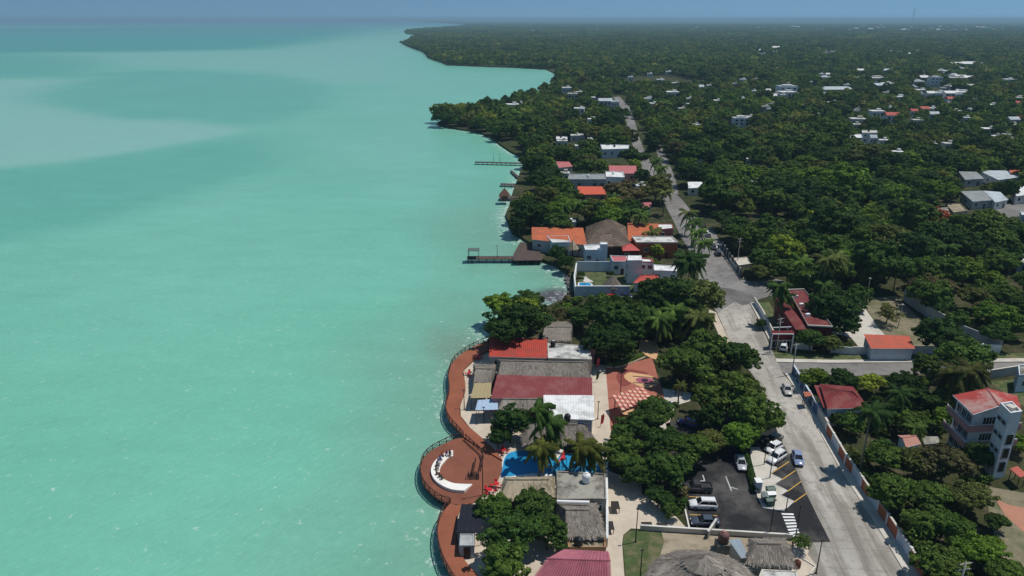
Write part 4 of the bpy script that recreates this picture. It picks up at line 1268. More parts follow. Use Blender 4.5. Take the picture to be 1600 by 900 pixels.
# ---- circular deck: curved white bench with people, steps
DZ = DECK - .25
bo = crv([(708, 707), (698, 710.5), (687, 717), (677.5, 727), (673.5, 740), (679, 753), (692, 763), (708, 769), (726, 770.5)], 4)
bi = crv([(708, 714), (700, 717), (694, 723.5), (688.5, 731), (687, 739), (690, 747), (699, 753), (712, 757), (738, 758)], 4)
mbn = MB()
Po, Pi = [G(x, y, DZ) for x, y in bo], [G(x, y, DZ) for x, y in bi]
bt = thing('curved_bench', 'white C-shaped tiered concrete bench on the circular deck', 'bench', Po[0].lerp(Pi[0], .5))
for nm, f0, f1, z1 in (('upper_tier', 0.0, .34, .55), ('middle_tier', .34, .66, .4), ('lower_tier', .66, 1.0, .25)):
    m = MB()
    for i in range(len(Po) - 1):
        a, b = Po[i].lerp(Pi[i], f0), Po[i + 1].lerp(Pi[i + 1], f0)
        c, d = Po[i + 1].lerp(Pi[i + 1], f1), Po[i].lerp(Pi[i], f1)
        m.prism([a, b, c, d], DZ, DZ + z1)
    import bmesh as _bm
    o = part(m, nm, bench_white, bt)
    bm_ = _bm.new(); bm_.from_mesh(o.data); _bm.ops.remove_doubles(bm_, verts=bm_.verts, dist=.002); bm_.to_mesh(o.data); bm_.free()
SKIN = M('skin', (.28, .14, .085), .6, .05, bump=0)
HAIR = M('dark_hair', (.012, .009, .007), .6, .1, bump=0)
def person(loc, rz, shirt, trousers, label, seat=.45):
    t = thing('person', label, 'person', loc, 'people seated on the curved bench', rz)
    ORG[t.name] = Vector((0, 0, 0))
    J = {'pel': (0, 0, seat + .1), 'wai': (0, 0, seat + .26), 'che': (.03, 0, seat + .47), 'nek': (.04, 0, seat + .62), 'hea': (.06, 0, seat + .72), 'top': (.06, 0, seat + .86),
         'hl': (.04, .1, seat + .08), 'kl': (.46, .13, seat + .08), 'fl': (.47, .13, .08), 'tl': (.62, .14, .04), 'hr': (.04, -.1, seat + .08), 'kr': (.46, -.13, seat + .08), 'fr': (.50, -.13, .08), 'tr': (.65, -.14, .04),
         'sl': (.02, .18, seat + .55), 'el': (.08, .25, seat + .3), 'wl': (.3, .17, seat + .18), 'gl': (.38, .15, seat + .16), 'sr': (.02, -.18, seat + .55), 'er': (.08, -.25, seat + .3), 'wr': (.3, -.17, seat + .18), 'gr': (.38, -.15, seat + .16)}
    Rr = {'pel': .14, 'wai': .125, 'che': .14, 'nek': .055, 'hea': .085, 'top': .07, 'hl': .095, 'kl': .07, 'fl': .045, 'tl': .04, 'sl': .06, 'el': .045, 'wl': .03, 'gl': .035}
    E = ['pel-wai', 'wai-che', 'che-nek', 'nek-hea', 'hea-top', 'pel-hl', 'hl-kl', 'kl-fl', 'fl-tl', 'pel-hr', 'hr-kr', 'kr-fr', 'fr-tr', 'che-sl', 'sl-el', 'el-wl', 'wl-gl', 'che-sr', 'sr-er', 'er-wr', 'wr-gr']
    K = list(J)
    me = bpy.data.meshes.new('body')
    me.from_pydata([J[k] for k in K], [tuple(K.index(x) for x in e.split('-')) for e in E], [])
    o = link(bpy.data.objects.new('body', me)); o.parent = t
    sk = o.modifiers.new('skin', 'SKIN'); ss = o.modifiers.new('sub', 'SUBSURF'); ss.levels = ss.render_levels = 1
    for i, k in enumerate(K):
        r_ = Rr.get(k, Rr.get(k[:-1] + 'l', .05)); me.skin_vertices[0].data[i].radius = (r_, r_)
    me.skin_vertices[0].data[0].use_root = True
    me.materials.append(SKIN)
    part(MB().lathe((.02, 0, seat), [(.17, .02), (.16, .25), (.2, .48), (.17, .58), (.07, .63)], 12), 'shirt', shirt, t, True)
    leg = MB()
    for s in (-1, 1): leg.tube([(0, s * .1, seat + .08), (.46, s * .13, seat + .09), (.485, s * .13, .35)], [.115, .09, .065], 8)
    part(leg, 'trousers', trousers, t, True)
    part(MB().lathe((.045, 0, seat + .76), [(.095, -.02), (.105, .05), (.085, .11), (.03, .14)], 10), 'hair', HAIR, t, True)
    for s in (-1, 1): part(MB().lathe((.135, s * .03, seat + .765), [(.004, -.012), (.014, 0), (.004, .012)], 6), 'eye', HAIR, t)
    part(MB().lathe((.15, 0, seat + .73), [(.016, -.015), (.01, .03)], 6), 'nose', SKIN, t)
CL = {k: M(k + '_cloth', v, .9, .1, bump=0) for k, v in {'orange': (.75, .14, .02), 'violet': (.14, .06, .25), 'blue': (.05, .11, .42), 'navy': (.015, .03, .10), 'teal': (.03, .10, .13), 'khaki': (.16, .14, .06), 'brown': (.10, .05, .03), 'white': (.7, .7, .68), 'green': (.05, .08, .03)}.items()}
ctr = G(708, 737, DZ)
for px, py, s, tr, lb in [(691, 711.5, 'orange', 'navy', 'person in an orange top near the bench tip'), (698, 710, 'violet', 'white', 'person in a violet top at the bench tip'), (703, 709.5, 'navy', 'brown', 'person in dark clothes at the very tip of the bench'),
                          (687.5, 717, 'blue', 'navy', 'person in a bright blue top on the curved bench'), (684.5, 721.5, 'blue', 'white', 'person in blue with white trousers on the curved bench'), (682.5, 727, 'teal', 'navy', 'person in teal sitting halfway along the bench'),
                          (681, 733, 'navy', 'khaki', 'person in navy with khaki trousers on the bench'), (682, 741, 'khaki', 'green', 'person in khaki at the outer bend of the bench'), (686.5, 745, 'brown', 'navy', 'person in brown at the bend of the bench'), (690, 748.5, 'green', 'brown', 'person in dark green at the lower end of the group')]:
    p = G(px, py, DZ + .5)
    d = ctr - p
    person(Vector((p.x, p.y, DZ + .12)), math.atan2(d.y, d.x), CL[s], CL[tr], lb, .43)
# steps from the upper boardwalk
st = thing('timber_steps', 'dark timber steps and gate on the circular deck', 'steps', G(740, 747, DZ))
for k in range(4):
    P = [G(732 + k * .6, 746 - k * .2, DZ), G(747, 745, DZ), G(748, 749, DZ), G(733, 750, DZ)]
    part(MB().prism([Vector((p.x, p.y + .35 * k, 0)) for p in P], DZ + .01 + .1 * k, DZ + .1 + .1 * k), 'step', wood_dark, st)
for a, b in (((731, 749), (732, 744)), ((748, 749), (748, 744))):
    part(MB().bar(G(*a, DZ), G(*a, DZ) + Vector((0, 0, 1.1)), .12), 'post', wood_dark, st)
    part(MB().bar(G(*b, DZ), G(*b, DZ) + Vector((0, 0, 1.1)), .12), 'post', wood_dark, st)
    part(MB().bar(G(*a, DZ) + Vector((0, 0, 1.05)), G(*b, DZ) + Vector((0, 0, 1.05)), .1), 'handrail', wood_dark, st)
railing('dark timber railing crossing the middle of the circular deck', [(738, 746), (741, 733), (743, 722)], DZ, step=1.3)

# ---- splash pool
pool_blue = M('blue_pool_paint', (.015, .28, .52), .5, .08, stain=(.02, .22, .45))
sp = sheet('splash_pool', [(786, 728), (790, 714), (804, 706), (850, 706), (900, 712), (946, 730), (944, 739), (866, 741), (830, 740), (786, 745)], pool_blue, .12, .1, smooth=3)
sp['kind'] = 'structure'
sheet('pool_surround', [(783, 750), (785, 720), (790, 708), (840, 700), (950, 720), (950, 742), (866, 744), (788, 746)], white_wall, .06)
def slide(px0, px1, label):
    a, b = G(*px0, LAND + 2.2), G(*px1, LAND + .25)
    t = thing('water_slide', label, 'slide', Vector((a.x, a.y, LAND)), 'water slides')
    m = a.lerp(b, .5) - Vector((0, 0, .25))
    pts = crv([a, m, b], 5)
    n, d = outward(a, b)
    for nm, off, w, hh in (('chute', 0, .7, .06), ('side_rim', .38, .09, .32), ('side_rim', -.38, .09, .32)):
        mb = MB()
        for p, q in zip(pts[:-1], pts[1:]): mb.bar(p + n * off + Vector((0, 0, hh / 2)), q + n * off + Vector((0, 0, hh / 2)), w, hh)
        part(mb, nm, slide_blue, t)
    for s in (-.4, .4): part(MB().bar(a + n * s, (a.x + n.x * s, a.y + n.y * s, LAND), .08), 'leg', steel, t)
slide((874, 722), (861, 737), 'blue slide below the red and white sails, left one')
slide((878, 722), (888, 735), 'blue slide below the red and white sails, right one')
slide((899, 724), (893, 734), 'short blue slide beside the right palm clump')
slide((918, 728), (921, 737), 'short blue slide at the right end of the splash pool')
def sail(px, zs, mat, label, group='shade sails'):
    P = [G(x, y, LAND + z) for (x, y), z in zip(px, zs)]
    c = sum(P, Vector()) / 3
    t = thing('shade_sail', label, 'shade sail', Vector((c.x, c.y, LAND)), group)
    n = 8
    vs, fs, ix = [], [], {}
    for i in range(n + 1):
        for j in range(n + 1 - i):
            k = n - i - j
            p = (P[0] * i + P[1] * j + P[2] * k) / n
            s = min(i, j, k) / n
            e = (i * j + j * k + k * i) / n / n
            p = p.lerp(c, .10 * e) - Vector((0, 0, .5 * e))
            ix[i, j] = len(vs); vs.append(p)
    for i in range(n):
        for j in range(n - i):
            fs.append((ix[i, j], ix[i + 1, j], ix[i, j + 1]))
            if i + j < n - 1: fs.append((ix[i + 1, j], ix[i + 1, j + 1], ix[i, j + 1]))
    b = len(vs)
    vs2 = [v - Vector((0, 0, .02)) for v in vs]
    part(MB().add(vs + vs2, fs + [tuple(x + b for x in f[::-1]) for f in fs]), 'sail_cloth', mat, t, True)
    for p in P: part(MB().tube([(p.x, p.y, LAND), p + Vector((0, 0, .1))], .06, 6), 'mast', pole_m, t)
sail([(868, 697), (881, 703), (867, 721)], (4.2, 3.6, 3.0), canvas_white, 'white triangular shade sail over the splash pool')
sail([(881, 704), (885, 717), (872, 721)], (4.0, 3.2, 3.0), canvas_red, 'red triangular shade sail over the splash pool')
sail([(858, 702), (868, 700), (866, 709)], (3.0, 3.4, 2.8), M('purple_sail', (.09, .02, .2), .8, .05), 'purple shade sail behind the white one')
sail([(938, 716), (950, 728), (938, 736)], (3.0, 2.8, 2.6), canvas_white, 'white shade sail right of the palm clump')

# ---- plaza: patterned pink canopy, hedge, benches, slabs
pc = [(958, 618), (990, 608), (1004, 605), (1015, 620), (995, 640), (970, 642)]
PZ = LAND + 3.2
pg = thing('pergola', 'pink and cream lattice canopy over the red-brown plaza', 'canopy', G(984, 640, LAND))
c_pink, c_cream = M('coral_panel', (.50, .15, .12), .7, .1), M('cream_panel', (.70, .42, .30), .7, .08)
quad = [G(957, 619, PZ), G(1004, 604, PZ + .3), G(1018, 622, PZ + .3), G(972, 643, PZ)]
nu, nv = 8, 7
pan_me = {}
for i in range(nu):
    for j in range(nv):
        f = lambda u, v: quad[0].lerp(quad[1], u).lerp(quad[3].lerp(quad[2], u), v)
        a, b, c, d = f(i / nu, j / nv), f((i + .96) / nu, j / nv), f((i + .96) / nu, (j + .96) / nv), f(i / nu, (j + .96) / nv)
        up = Vector((0, 0, .28))
        m = MB().add([a + up, b, c, d + up, a + up - Vector((0, 0, .05)), b - Vector((0, 0, .05)), c - Vector((0, 0, .05)), d + up - Vector((0, 0, .05))], [(0, 1, 2, 3), (7, 6, 5, 4), (0, 4, 5, 1), (1, 5, 6, 2), (2, 6, 7, 3), (3, 7, 4, 0)])
        part(m, 'panel', c_pink if (i + j) % 2 else c_cream, pg)
fr = MB()
for i in range(nu + 1): fr.bar(quad[0].lerp(quad[1], i / nu) - Vector((0, 0, .12)), quad[3].lerp(quad[2], i / nu) - Vector((0, 0, .12)), .1)
part(fr, 'beam', c_cream, pg)
for p in inset(quad, .6): part(MB().tube([(p.x, p.y, LAND), (p.x, p.y, p.z - .15)], .11, 8), 'column', wood_dark, pg)
c2 = [(966, 643), (990, 645), (1000, 650), (972, 655)]
canopy('small tan canopy edge below the lattice canopy', [(968, 645), (990, 640), (1000, 648), (976, 648)], 2.6, plaza_tan, slant=.2)
hm_ = M('planter_cream', (.62, .52, .38), .9, .08)
def hedge(label, px, w, h, col='mid', planter=True):
    P = [G(x, y, LAND) for x, y in px]
    t = thing('hedge', label, 'hedge', P[0])
    rs = np.random.default_rng(int(px[0][0]))
    C, N = [], []
    for a, b in zip(P[:-1], P[1:]):
        L = (b - a).length
        n = int(L * w * h * 260)
        u = rs.random(n); n_, d_ = outward(a, b)
        ph = rs.uniform(0, math.pi, n)
        off = np.cos(ph) * w / 2 * rs.uniform(.85, 1.1, n); zz = np.sin(ph) ** .6 * h * rs.uniform(.8, 1.08, n) + .1
        pt = np.outer(1 - u, np.array(a)) + np.outer(u, np.array(b)) + np.outer(off, np.array(n_)) + np.outer(zz, [0, 0, 1])
        C.append(pt); N.append(np.outer(np.cos(ph), np.array(n_)) + np.outer(np.sin(ph), [0, 0, 1]))
    C, N = np.vstack(C), np.vstack(N)
    N = N + rs.normal(size=N.shape) * .4; N /= np.linalg.norm(N, axis=1)[:, None]
    k = rs.uniform(.7, 1.3, len(C)) * .13
    me = quads_mesh('foliage', C - np.array(P[0]), N, k, k * .7, rs); me.materials.append(leaf_m)
    o = link(bpy.data.objects.new('foliage', me)); o.parent = t; o.color = (*GREENS[col], 1)
    if planter:
        mb = MB()
        for a, b in zip(P[:-1], P[1:]): mb.bar(a + Vector((0, 0, .2)), b + Vector((0, 0, .2)), w + .4, .4)
        part(mb, 'planter', hm_, t)
    return t
hedge('clipped green hedge in a cream kerb at the back of the red plaza', [(948, 572), (958, 573), (968, 571.5), (985, 565.5), (1004, 557)], 1.4, 1.0, 'mid')
hedge('short hedge right of the tan plaza entrance', [(1030, 560), (1040, 566), (1050, 570)], 1.2, .9, 'deep')
stone_b = M('dark_stone', (.03, .022, .02), .7, .2)
for x, y, lb in [(1010, 821.5, 'left one of two black stone benches on the beige path'), (1034, 822.5, 'right one of two black stone benches on the beige path')]:
    c = G(x, y, LAND)
    t = thing('stone_bench', lb, 'bench', c, 'black stone benches')
    part(MB().box(c + Vector((0, 0, .42)), (1.7, .75, .1)), 'seat', stone_b, t)
    for s in (-.6, .6): part(MB().box(c + Vector((s, 0, .19)), (.25, .6, .37)), 'support', stone_b, t)
for x, y, lb in [(961, 797, 'upper dark slab on legs against the wall by the path'), (952, 829, 'lower dark slab on legs against the wall by the path')]:
    c = G(x, y, LAND)  # dark slab on four legs, filling a dark rectangle by the wall
    t = thing('legged_slab', lb, 'table', c, 'dark slabs by the path')
    part(MB().box(c + Vector((0, 0, 1.0)), (1.3, 2.0, .08)), 'table_top', stone_b, t)
    for sx in (-1, 1):
        for sy in (-1, 1): part(MB().box(c + Vector((sx * .55, sy * .85, .48)), (.1, .1, .96)), 'leg', wood_dark, t)
def lamp(px, py, h, label, arm=0, mat=pole_m, group='lamp posts', z=LAND, head=(.5, .24, .1)):
    c = G(px, py, z)
    t = thing('lamp_post', label, 'lamp post', c, group)
    part(MB().tube([c, c + Vector((0, 0, h * .5)), c + Vector((0, 0, h))], [.10, .08, .06], 8), 'pole', mat, t, True)
    part(MB().lathe(c, [(.2, 0), (.2, .12), (.12, .2)], 10), 'base_flange', mat, t)
    a = c + Vector((arm, 0, h))
    if arm: part(MB().bar(c + Vector((0, 0, h - .05)), a, .06), 'arm', mat, t)
    hd = part(MB().box(a + Vector((0, 0, .05)), head), 'lamp_head', mat, t)
    part(MB().box(a + Vector((0, 0, -.02)), (head[0] * .8, head[1] * .7, .03)), 'lens', white_plastic, hd)
    return t
for x, y, h, lb in [(993, 847, 6.2, 'dark lamp post at the edge of the small lawn'), (1000, 905, 5.2, 'dark lamp post rising from the lawn beside the big thatch'), (754.5, 775, 8.0, 'tall dark lamp post at the right of the circular deck'),
                    (725.5, 640, 4.6, 'dark lamp post on the upper boardwalk kerb'), (756, 661, 3.6, 'dark lamp post beside the pale blue awning'), (1202, 839, 7.0, 'dark lamp post at the lower kerb of the car park'), (1243, 839, 6.0, 'dark lamp post beside the pedestrian crossing'),
                    (1202.5, 748, 5.6, 'slim lamp post on the zigzag traffic island'), (1193.5, 727, 5.6, 'slim lamp post behind the two parked white cars'), (1275, 896, 6.0, 'dark lamp post at the bottom of the street'), (969, 620, 5.6, 'dark lamp post on the red-brown plaza'),
                    (1228, 797, 3.0, 'short post at the corner of the traffic island'), (934, 655, 4.0, 'dark post on the beige path beside the white roof')]:
    lamp(x, y, h, lb)
for x, y, h, lb in [(1353, 471, 7, 'pale lamp pole behind the big tree of the red building'), (1403, 512, 6.5, 'pale lamp pole on the dry grass yard'), (1262, 462, 6.0, 'pale lamp pole at the back of the red building')]:
    lamp(x, y, h, lb, mat=pole_conc, group='pale lamp poles', head=(.6, .5, .3))
# information boards along the path
for x, y, col, lb in [(931.5, 577, canvas_red, 'red leaning banner at the top of the beige path'), (931, 597, M('green_banner', (.06, .10, .05), .8), 'green leaning banner on the beige path'), (938, 667, canvas_red, 'red leaning banner at the lower beige path')]:
    c = G(x, y, LAND)
    t = thing('banner', lb, 'banner', c, 'feather banners')
    part(MB().tube([c, c + Vector((.1, 0, 2.6)), c + Vector((.6, 0, 3.0))], .03, 5), 'mast', pole_m, t)
    part(MB().add([c + Vector((.05, 0, .5)), c + Vector((.55, 0, .9)), c + Vector((.75, 0, 2.4)), c + Vector((.6, 0, 3.0)), c + Vector((.12, 0, 2.55)),
                   c + Vector((.05, .03, .5)), c + Vector((.55, .03, .9)), c + Vector((.75, .03, 2.4)), c + Vector((.6, .03, 3.0)), c + Vector((.12, .03, 2.55))], [(0, 1, 2, 3, 4), (9, 8, 7, 6, 5), (0, 5, 6, 1), (1, 6, 7, 2), (2, 7, 8, 3), (3, 8, 9, 4), (4, 9, 5, 0)]), 'flag_cloth', col, t)

# ---- big thatches at the bottom edge
def cone_thatch(label, px, py, rpx, h, rh, mat, name='palapa', cat='palapa', group=None, sides=10, sq=.8, dens=16, tiers=1, apex=.0, ops=True):
    Rr = rpx / ppm(py, LAND + h)
    c = G(px, py, LAND + h)
    t = thing(name, label, cat, Vector((c.x, c.y, LAND)), group)
    ring = [c + Vector((math.cos(2 * math.pi * k / sides) * Rr, math.sin(2 * math.pi * k / sides) * Rr * sq, 0)) for k in range(sides)]
    ap = c + Vector((0, 0, rh))
    mb = MB()
    for k in range(sides): slope(mb, ap, ap, ring[(k + 1) % sides], ring[k], dens)
    part(mb, 'thatch_roof', mat, t)
    if tiers > 1:
        mb = MB()
        r2 = [ap.lerp(p, .36) + Vector((0, 0, .28)) for p in ring]
        for k in range(sides): slope(mb, ap + Vector((0, 0, .35)), ap + Vector((0, 0, .35)), r2[(k + 1) % sides], r2[k], dens)
        part(mb, 'ridge_cap', mat, t)
    for k in range(0, sides, 2):
        p = c.lerp(ring[k], .9)
        part(MB().tube([(p.x, p.y, LAND), (p.x, p.y, c.z - .1)], .13, 7), 'post', wood_dark, t)
    return t
cone_thatch('huge round grey thatched palapa at the bottom edge', 1097, 908, 88, 4.0, 4.2, thatch_m, sides=14, sq=.82, tiers=2)
t = house('thatched_hut', 'small hipped thatch right of the huge round palapa', 'building', [(1171, 842), (1227, 841), (1243, 884), (1166, 880)], 2.9, 'thatch', conc_light, thatch_m, rh=1.4, ins=(.2, .25), win=(1, 0, 0, 0), dens=16)
house('shed', 'low grey blue metal sheet shed behind the huge palapa', 'shed', [(1138, 846), (1156, 844), (1170, 870), (1158, 872)], 2.6, 'shed', conc_light, M('blue_grey_sheet', (.24, .29, .33), .5, .1, bump=0), rh=.3, win=(0, 0, 0, 0), door=False)
house('flat_block', 'tiny concrete roof with cables at the bottom edge', 'building', [(1190, 890), (1245, 893), (1250, 915), (1180, 915)], 2.4, 'flat', conc_light, dirty_roof, par=.1, win=(0, 0, 0, 0), door=False)
bt_ = tank(1130, 846, LAND + 1.6, .85, 1.9, M('brown_tank', (.16, .08, .07), .6, .12, bump=0), 'big brown water tank behind the huge palapa', lidm=M('pink_lid', (.4, .2, .16), .6))
part(MB().box(ORG[bt_.name] - Vector((0, 0, .81)), (2.0, 2.0, 1.6)), 'plinth', concrete, bt_)
def wall_run(label, px, h, mat, th=.22, name='boundary_wall', cat='wall', panels=None, step=4.0, post=None, coping=None, group='boundary walls', gap=None):
    P = [G(x, y, LAND) for x, y in px]
    t = thing(name, label, cat, P[0], group)
    for a, b in zip(P[:-1], P[1:]):
        L = (b - a).length
        n = max(1, round(L / step)) if panels or post else 1
        for k in range(n):
            p, q = a.lerp(b, k / n), a.lerp(b, (k + 1) / n)
            m = panels[k % len(panels)] if panels else mat
            if m is not None:
                part(MB().bar(p + Vector((0, 0, h / 2)), q + Vector((0, 0, h / 2)), th, h), 'wall_panel', m, t)
            else:
                g_ = MB()
                for i in range(int((q - p).length / .35)):
                    s = p.lerp(q, (i + .5) / int((q - p).length / .35))
                    g_.bar(s, s + Vector((0, 0, h * .9)), .05)
                g_.bar(p + Vector((0, 0, h * .85)), q + Vector((0, 0, h * .85)), .06); g_.bar(p + Vector((0, 0, .2)), q + Vector((0, 0, .2)), .06)
                part(g_, 'grille', pole_m, t)
            if post: part(MB().box(p + Vector((0, 0, (h + .2) / 2)), (.4, .4, h + .2), math.atan2(q.y - p.y, q.x - p.x)), 'post', post, t)
        if coping: part(MB().bar(a + Vector((0, 0, h + .05)), b + Vector((0, 0, h + .05)), th + .14, .1), 'coping', coping, t)
    return t
wall_run('low concrete kerb wall between car park and thatched palapa yard', [(1000, 828), (1078, 833), (1160, 838), (1238, 843)], .9, conc_light, .2, coping=kerb_m)
wall_run('concrete wall slanting behind the brown water tank', [(1105, 842), (1118, 822)], 1.4, concrete, .2, coping=kerb_m)
wall_run('low white wall along the beige path beside the stained roof', [(947, 746), (948, 800), (948, 855)], 1.6, conc_light, .25, coping=white_wall)
wall_run('pink wall at the right end of the white flat roof', [(922, 539), (927, 568)], 3.6, pink_wall, .3)
# traffic island: bins and cabinet
gbin = M('green_bin_plastic', (.02, .075, .055), .5, .1, bump=0)
def bin_(px, py, rz, label, mat, lid):
    c = G(px, py, LAND + .2)
    t = thing('wheeled_bin', label, 'bin', c, 'bins on the traffic island', rz)
    ORG[t.name] = Vector((0, 0, 0))
    part(MB().add([(-.6, -.4, .15), (.6, -.4, .15), (.6, .4, .15), (-.6, .4, .15), (-.72, -.52, 1.15), (.72, -.52, 1.15), (.72, .52, 1.15), (-.72, .52, 1.15)], [(3, 2, 1, 0), (4, 5, 6, 7), (0, 1, 5, 4), (1, 2, 6, 5), (2, 3, 7, 6), (3, 0, 4, 7)]), 'bin_body', mat, t)
    part(MB().add([(-.76, -.56, 1.15), (.76, -.56, 1.15), (.76, .0, 1.38), (-.76, .0, 1.38), (.76, .56, 1.15), (-.76, .56, 1.15)], [(0, 1, 2, 3), (3, 2, 4, 5), (0, 5, 4, 1), (1, 4, 2), (0, 3, 5)]), 'lid', lid, t)
    for sx in (-1, 1):
        for sy in (-1, 1): part(MB().tube([(sx * .5, sy * .36 - .04, .08), (sx * .5, sy * .36 + .04, .08)], .08, 8), 'caster', TYRE, t)
bin_(1203, 771, .15, 'upper green wheeled bin on the traffic island', gbin, gbin)
bin_(1204, 779, .1, 'middle bin with a white lid on the traffic island', gbin, white_plastic)
bin_(1202, 789, .1, 'lower green wheeled bin on the traffic island', gbin, gbin)
bin_(1194, 782, 1.5, 'grey wheeled bin beside the green ones', M('grey_bin', (.16, .18, .18), .6), M('grey_bin_lid', (.2, .22, .22), .6))
c = G(1183, 766, LAND + .2)
t = thing('electric_cabinet', 'white electric cabinet at the edge of the traffic island', 'cabinet', c)
part(MB().box(c + Vector((0, 0, 1.0)), (1.0, 1.3, 2.0)), 'cabinet_body', M('cabinet_grey', (.5, .53, .6), .5, .05), t)
for s in (-.3, .3): part(MB().box(c + Vector((s * .8, -.67, 1.0)), (.45, .05, 1.7)), 'door', M('cabinet_door', (.42, .45, .52), .5, .05), t)
part(MB().box(c + Vector((0, 0, 2.05)), (1.15, 1.45, .1)), 'roof', white_plastic, t)
hedge('narrow dark hedge between car park lane and traffic island', [(1158, 700), (1168, 725), (1176, 755), (1180, 772)], 1.3, 1.0, 'dark', False)

# ------------------------------------------------------------------ cars
car(1098, 792.5, (1050, 791), 'suv', 'white', (.78, .78, .77), 'white SUV in the front row of the car park')
car(1101, 819, (1050, 818), 'sedan', 'grey_blue', (.06, .075, .10), 'dark grey-blue saloon nearest the low wall of the car park')
car(1088, 766, (1040, 764), 'pickup', 'graphite', (.05, .05, .052), 'dark grey pickup in tree shade next to the white SUV')
car(1157, 727, (1162, 746), 'sedan', 'silver', (.42, .43, .45), 'silver saloon half in shade beside the narrow hedge')
car(1212.5, 719, (1197, 729), 'suv', 'pearl', (.74, .74, .72), 'white SUV in the angled bays, lower of the two white cars')
car(1208, 703.5, (1192, 712), 'hatch', 'white2', (.76, .77, .78), 'white car with dark sunroof, upper of the two white angled cars')
car(1207, 690, (1190, 698), 'sedan', 'black', (.014, .014, .016), 'black car in the angled bays under the tree')
car(1246, 719.5, (1250, 735), 'sedan', 'blue_grey', (.22, .27, .42), 'pale blue saloon driving down the street')
car(1229.5, 612, (1234, 624), 'sedan', 'champagne', (.46, .44, .40), 'silver-beige saloon by the blue wall on the street')
car(1075, 664, (1060, 660), 'hatch', 'royal_blue', (.02, .04, .25), 'blue car glimpsed under the car park trees')
for i, (x, y, k, nm, cc, lb) in enumerate([(1121.5, 398, 'suv', 'black', (.014, .014, .016), 'nearest of the dark cars parked on the right of the far street'), (1115.5, 388.5, 'sedan', 'graphite', (.05, .05, .052), 'second dark car in the row on the far street'), (1111, 381, 'sedan', 'black', (.014, .014, .016), 'third dark car in the row on the far street'),
                                           (1106, 369, 'hatch', 'silver', (.42, .43, .45), 'silver car fourth in the row on the far street'), (1102, 362.5, 'sedan', 'white', (.78, .78, .77), 'white car fifth in the row on the far street'), (1098, 356, 'suv', 'graphite', (.05, .05, .052), 'dark car at the far end of the street row')]):
    car(x, y, (x - 9, y - 16), k, nm, cc, lb, 'cars on the far street')
car(957, 468, (975, 468.5), 'hatch', 'red', (.40, .015, .015), 'red car under the tree below the villa wall', 'cars by the villa')
car(978, 466, (995, 466.5), 'sedan', 'navy', (.02, .03, .08), 'navy blue car under the tree below the villa wall', 'cars by the villa')
car(1224, 545, (1226, 535), 'suv', 'white', (.78, .78, .77), 'white van parked at the corner of the maroon building', 'cars by the maroon building')
# ------------------------------------------------------------------ right of the street
blue_d = M('deep_blue_panel', (.05, .11, .24), .8, .1)
wall_run('blue painted wall with darker blue panels along the street', [(1238, 584), (1277, 651)], 2.3, blue_paint, .22, panels=[blue_d, blue_paint, blue_d], step=3.4, post=blue_white, coping=blue_white)
wall_run('grey garage front between the blue wall and the terracotta wall', [(1277, 651), (1291, 676)], 2.4, grey_wall, .3, coping=conc_light)
wall_run('long wall of terracotta and pale panels down the right of the street', [(1291, 676), (1320, 726), (1345, 762), (1385, 820), (1440, 904)], 2.1, terra, .22, panels=[terra, blue_white, terra, terra, white_wall, terra], step=3.6, post=white_wall, coping=conc_light)
house('red_roof_house', 'house with dark red hipped sheet roof beside the blue wall', 'house', [(1281, 600), (1333, 604), (1357, 637), (1293, 639)], 4.2, 'hip', blue_white, darkred_roof, rh=1.3, win=(3, 2, 2, 2), ins=(.45, .3), pitch=.5, amp=.03, ov=.4)
canopy('narrow dark red porch roof left of the dark red hipped roof', [(1272, 602), (1281, 602), (1293, 637), (1287, 637)], 3.6, darkred_roof, name='porch_roof', cat='porch')
canopy('small orange tile gate roof on the blue wall', [(1255, 612), (1266, 612), (1270, 618), (1258, 620)], 2.9, terra, name='gate_roof', cat='gate')
house('shed', 'small shed with salmon tile roof among the garden trees', 'shed', [(1402, 680), (1424, 678), (1439, 693), (1416, 699)], 3.0, 'gable', white_wall, M('salmon_tile', (.46, .22, .17), .8, .15), rh=.7, win=(1, 1, 0, 0), tree_h=7)
house('shed', 'grey sheet roofed shed right of the salmon tile roof', 'shed', [(1440, 684), (1466, 684), (1468, 692), (1444, 694)], 2.8, 'shed', grey_wall, concrete, rh=.3, win=(1, 0, 0, 0), tree_h=7)

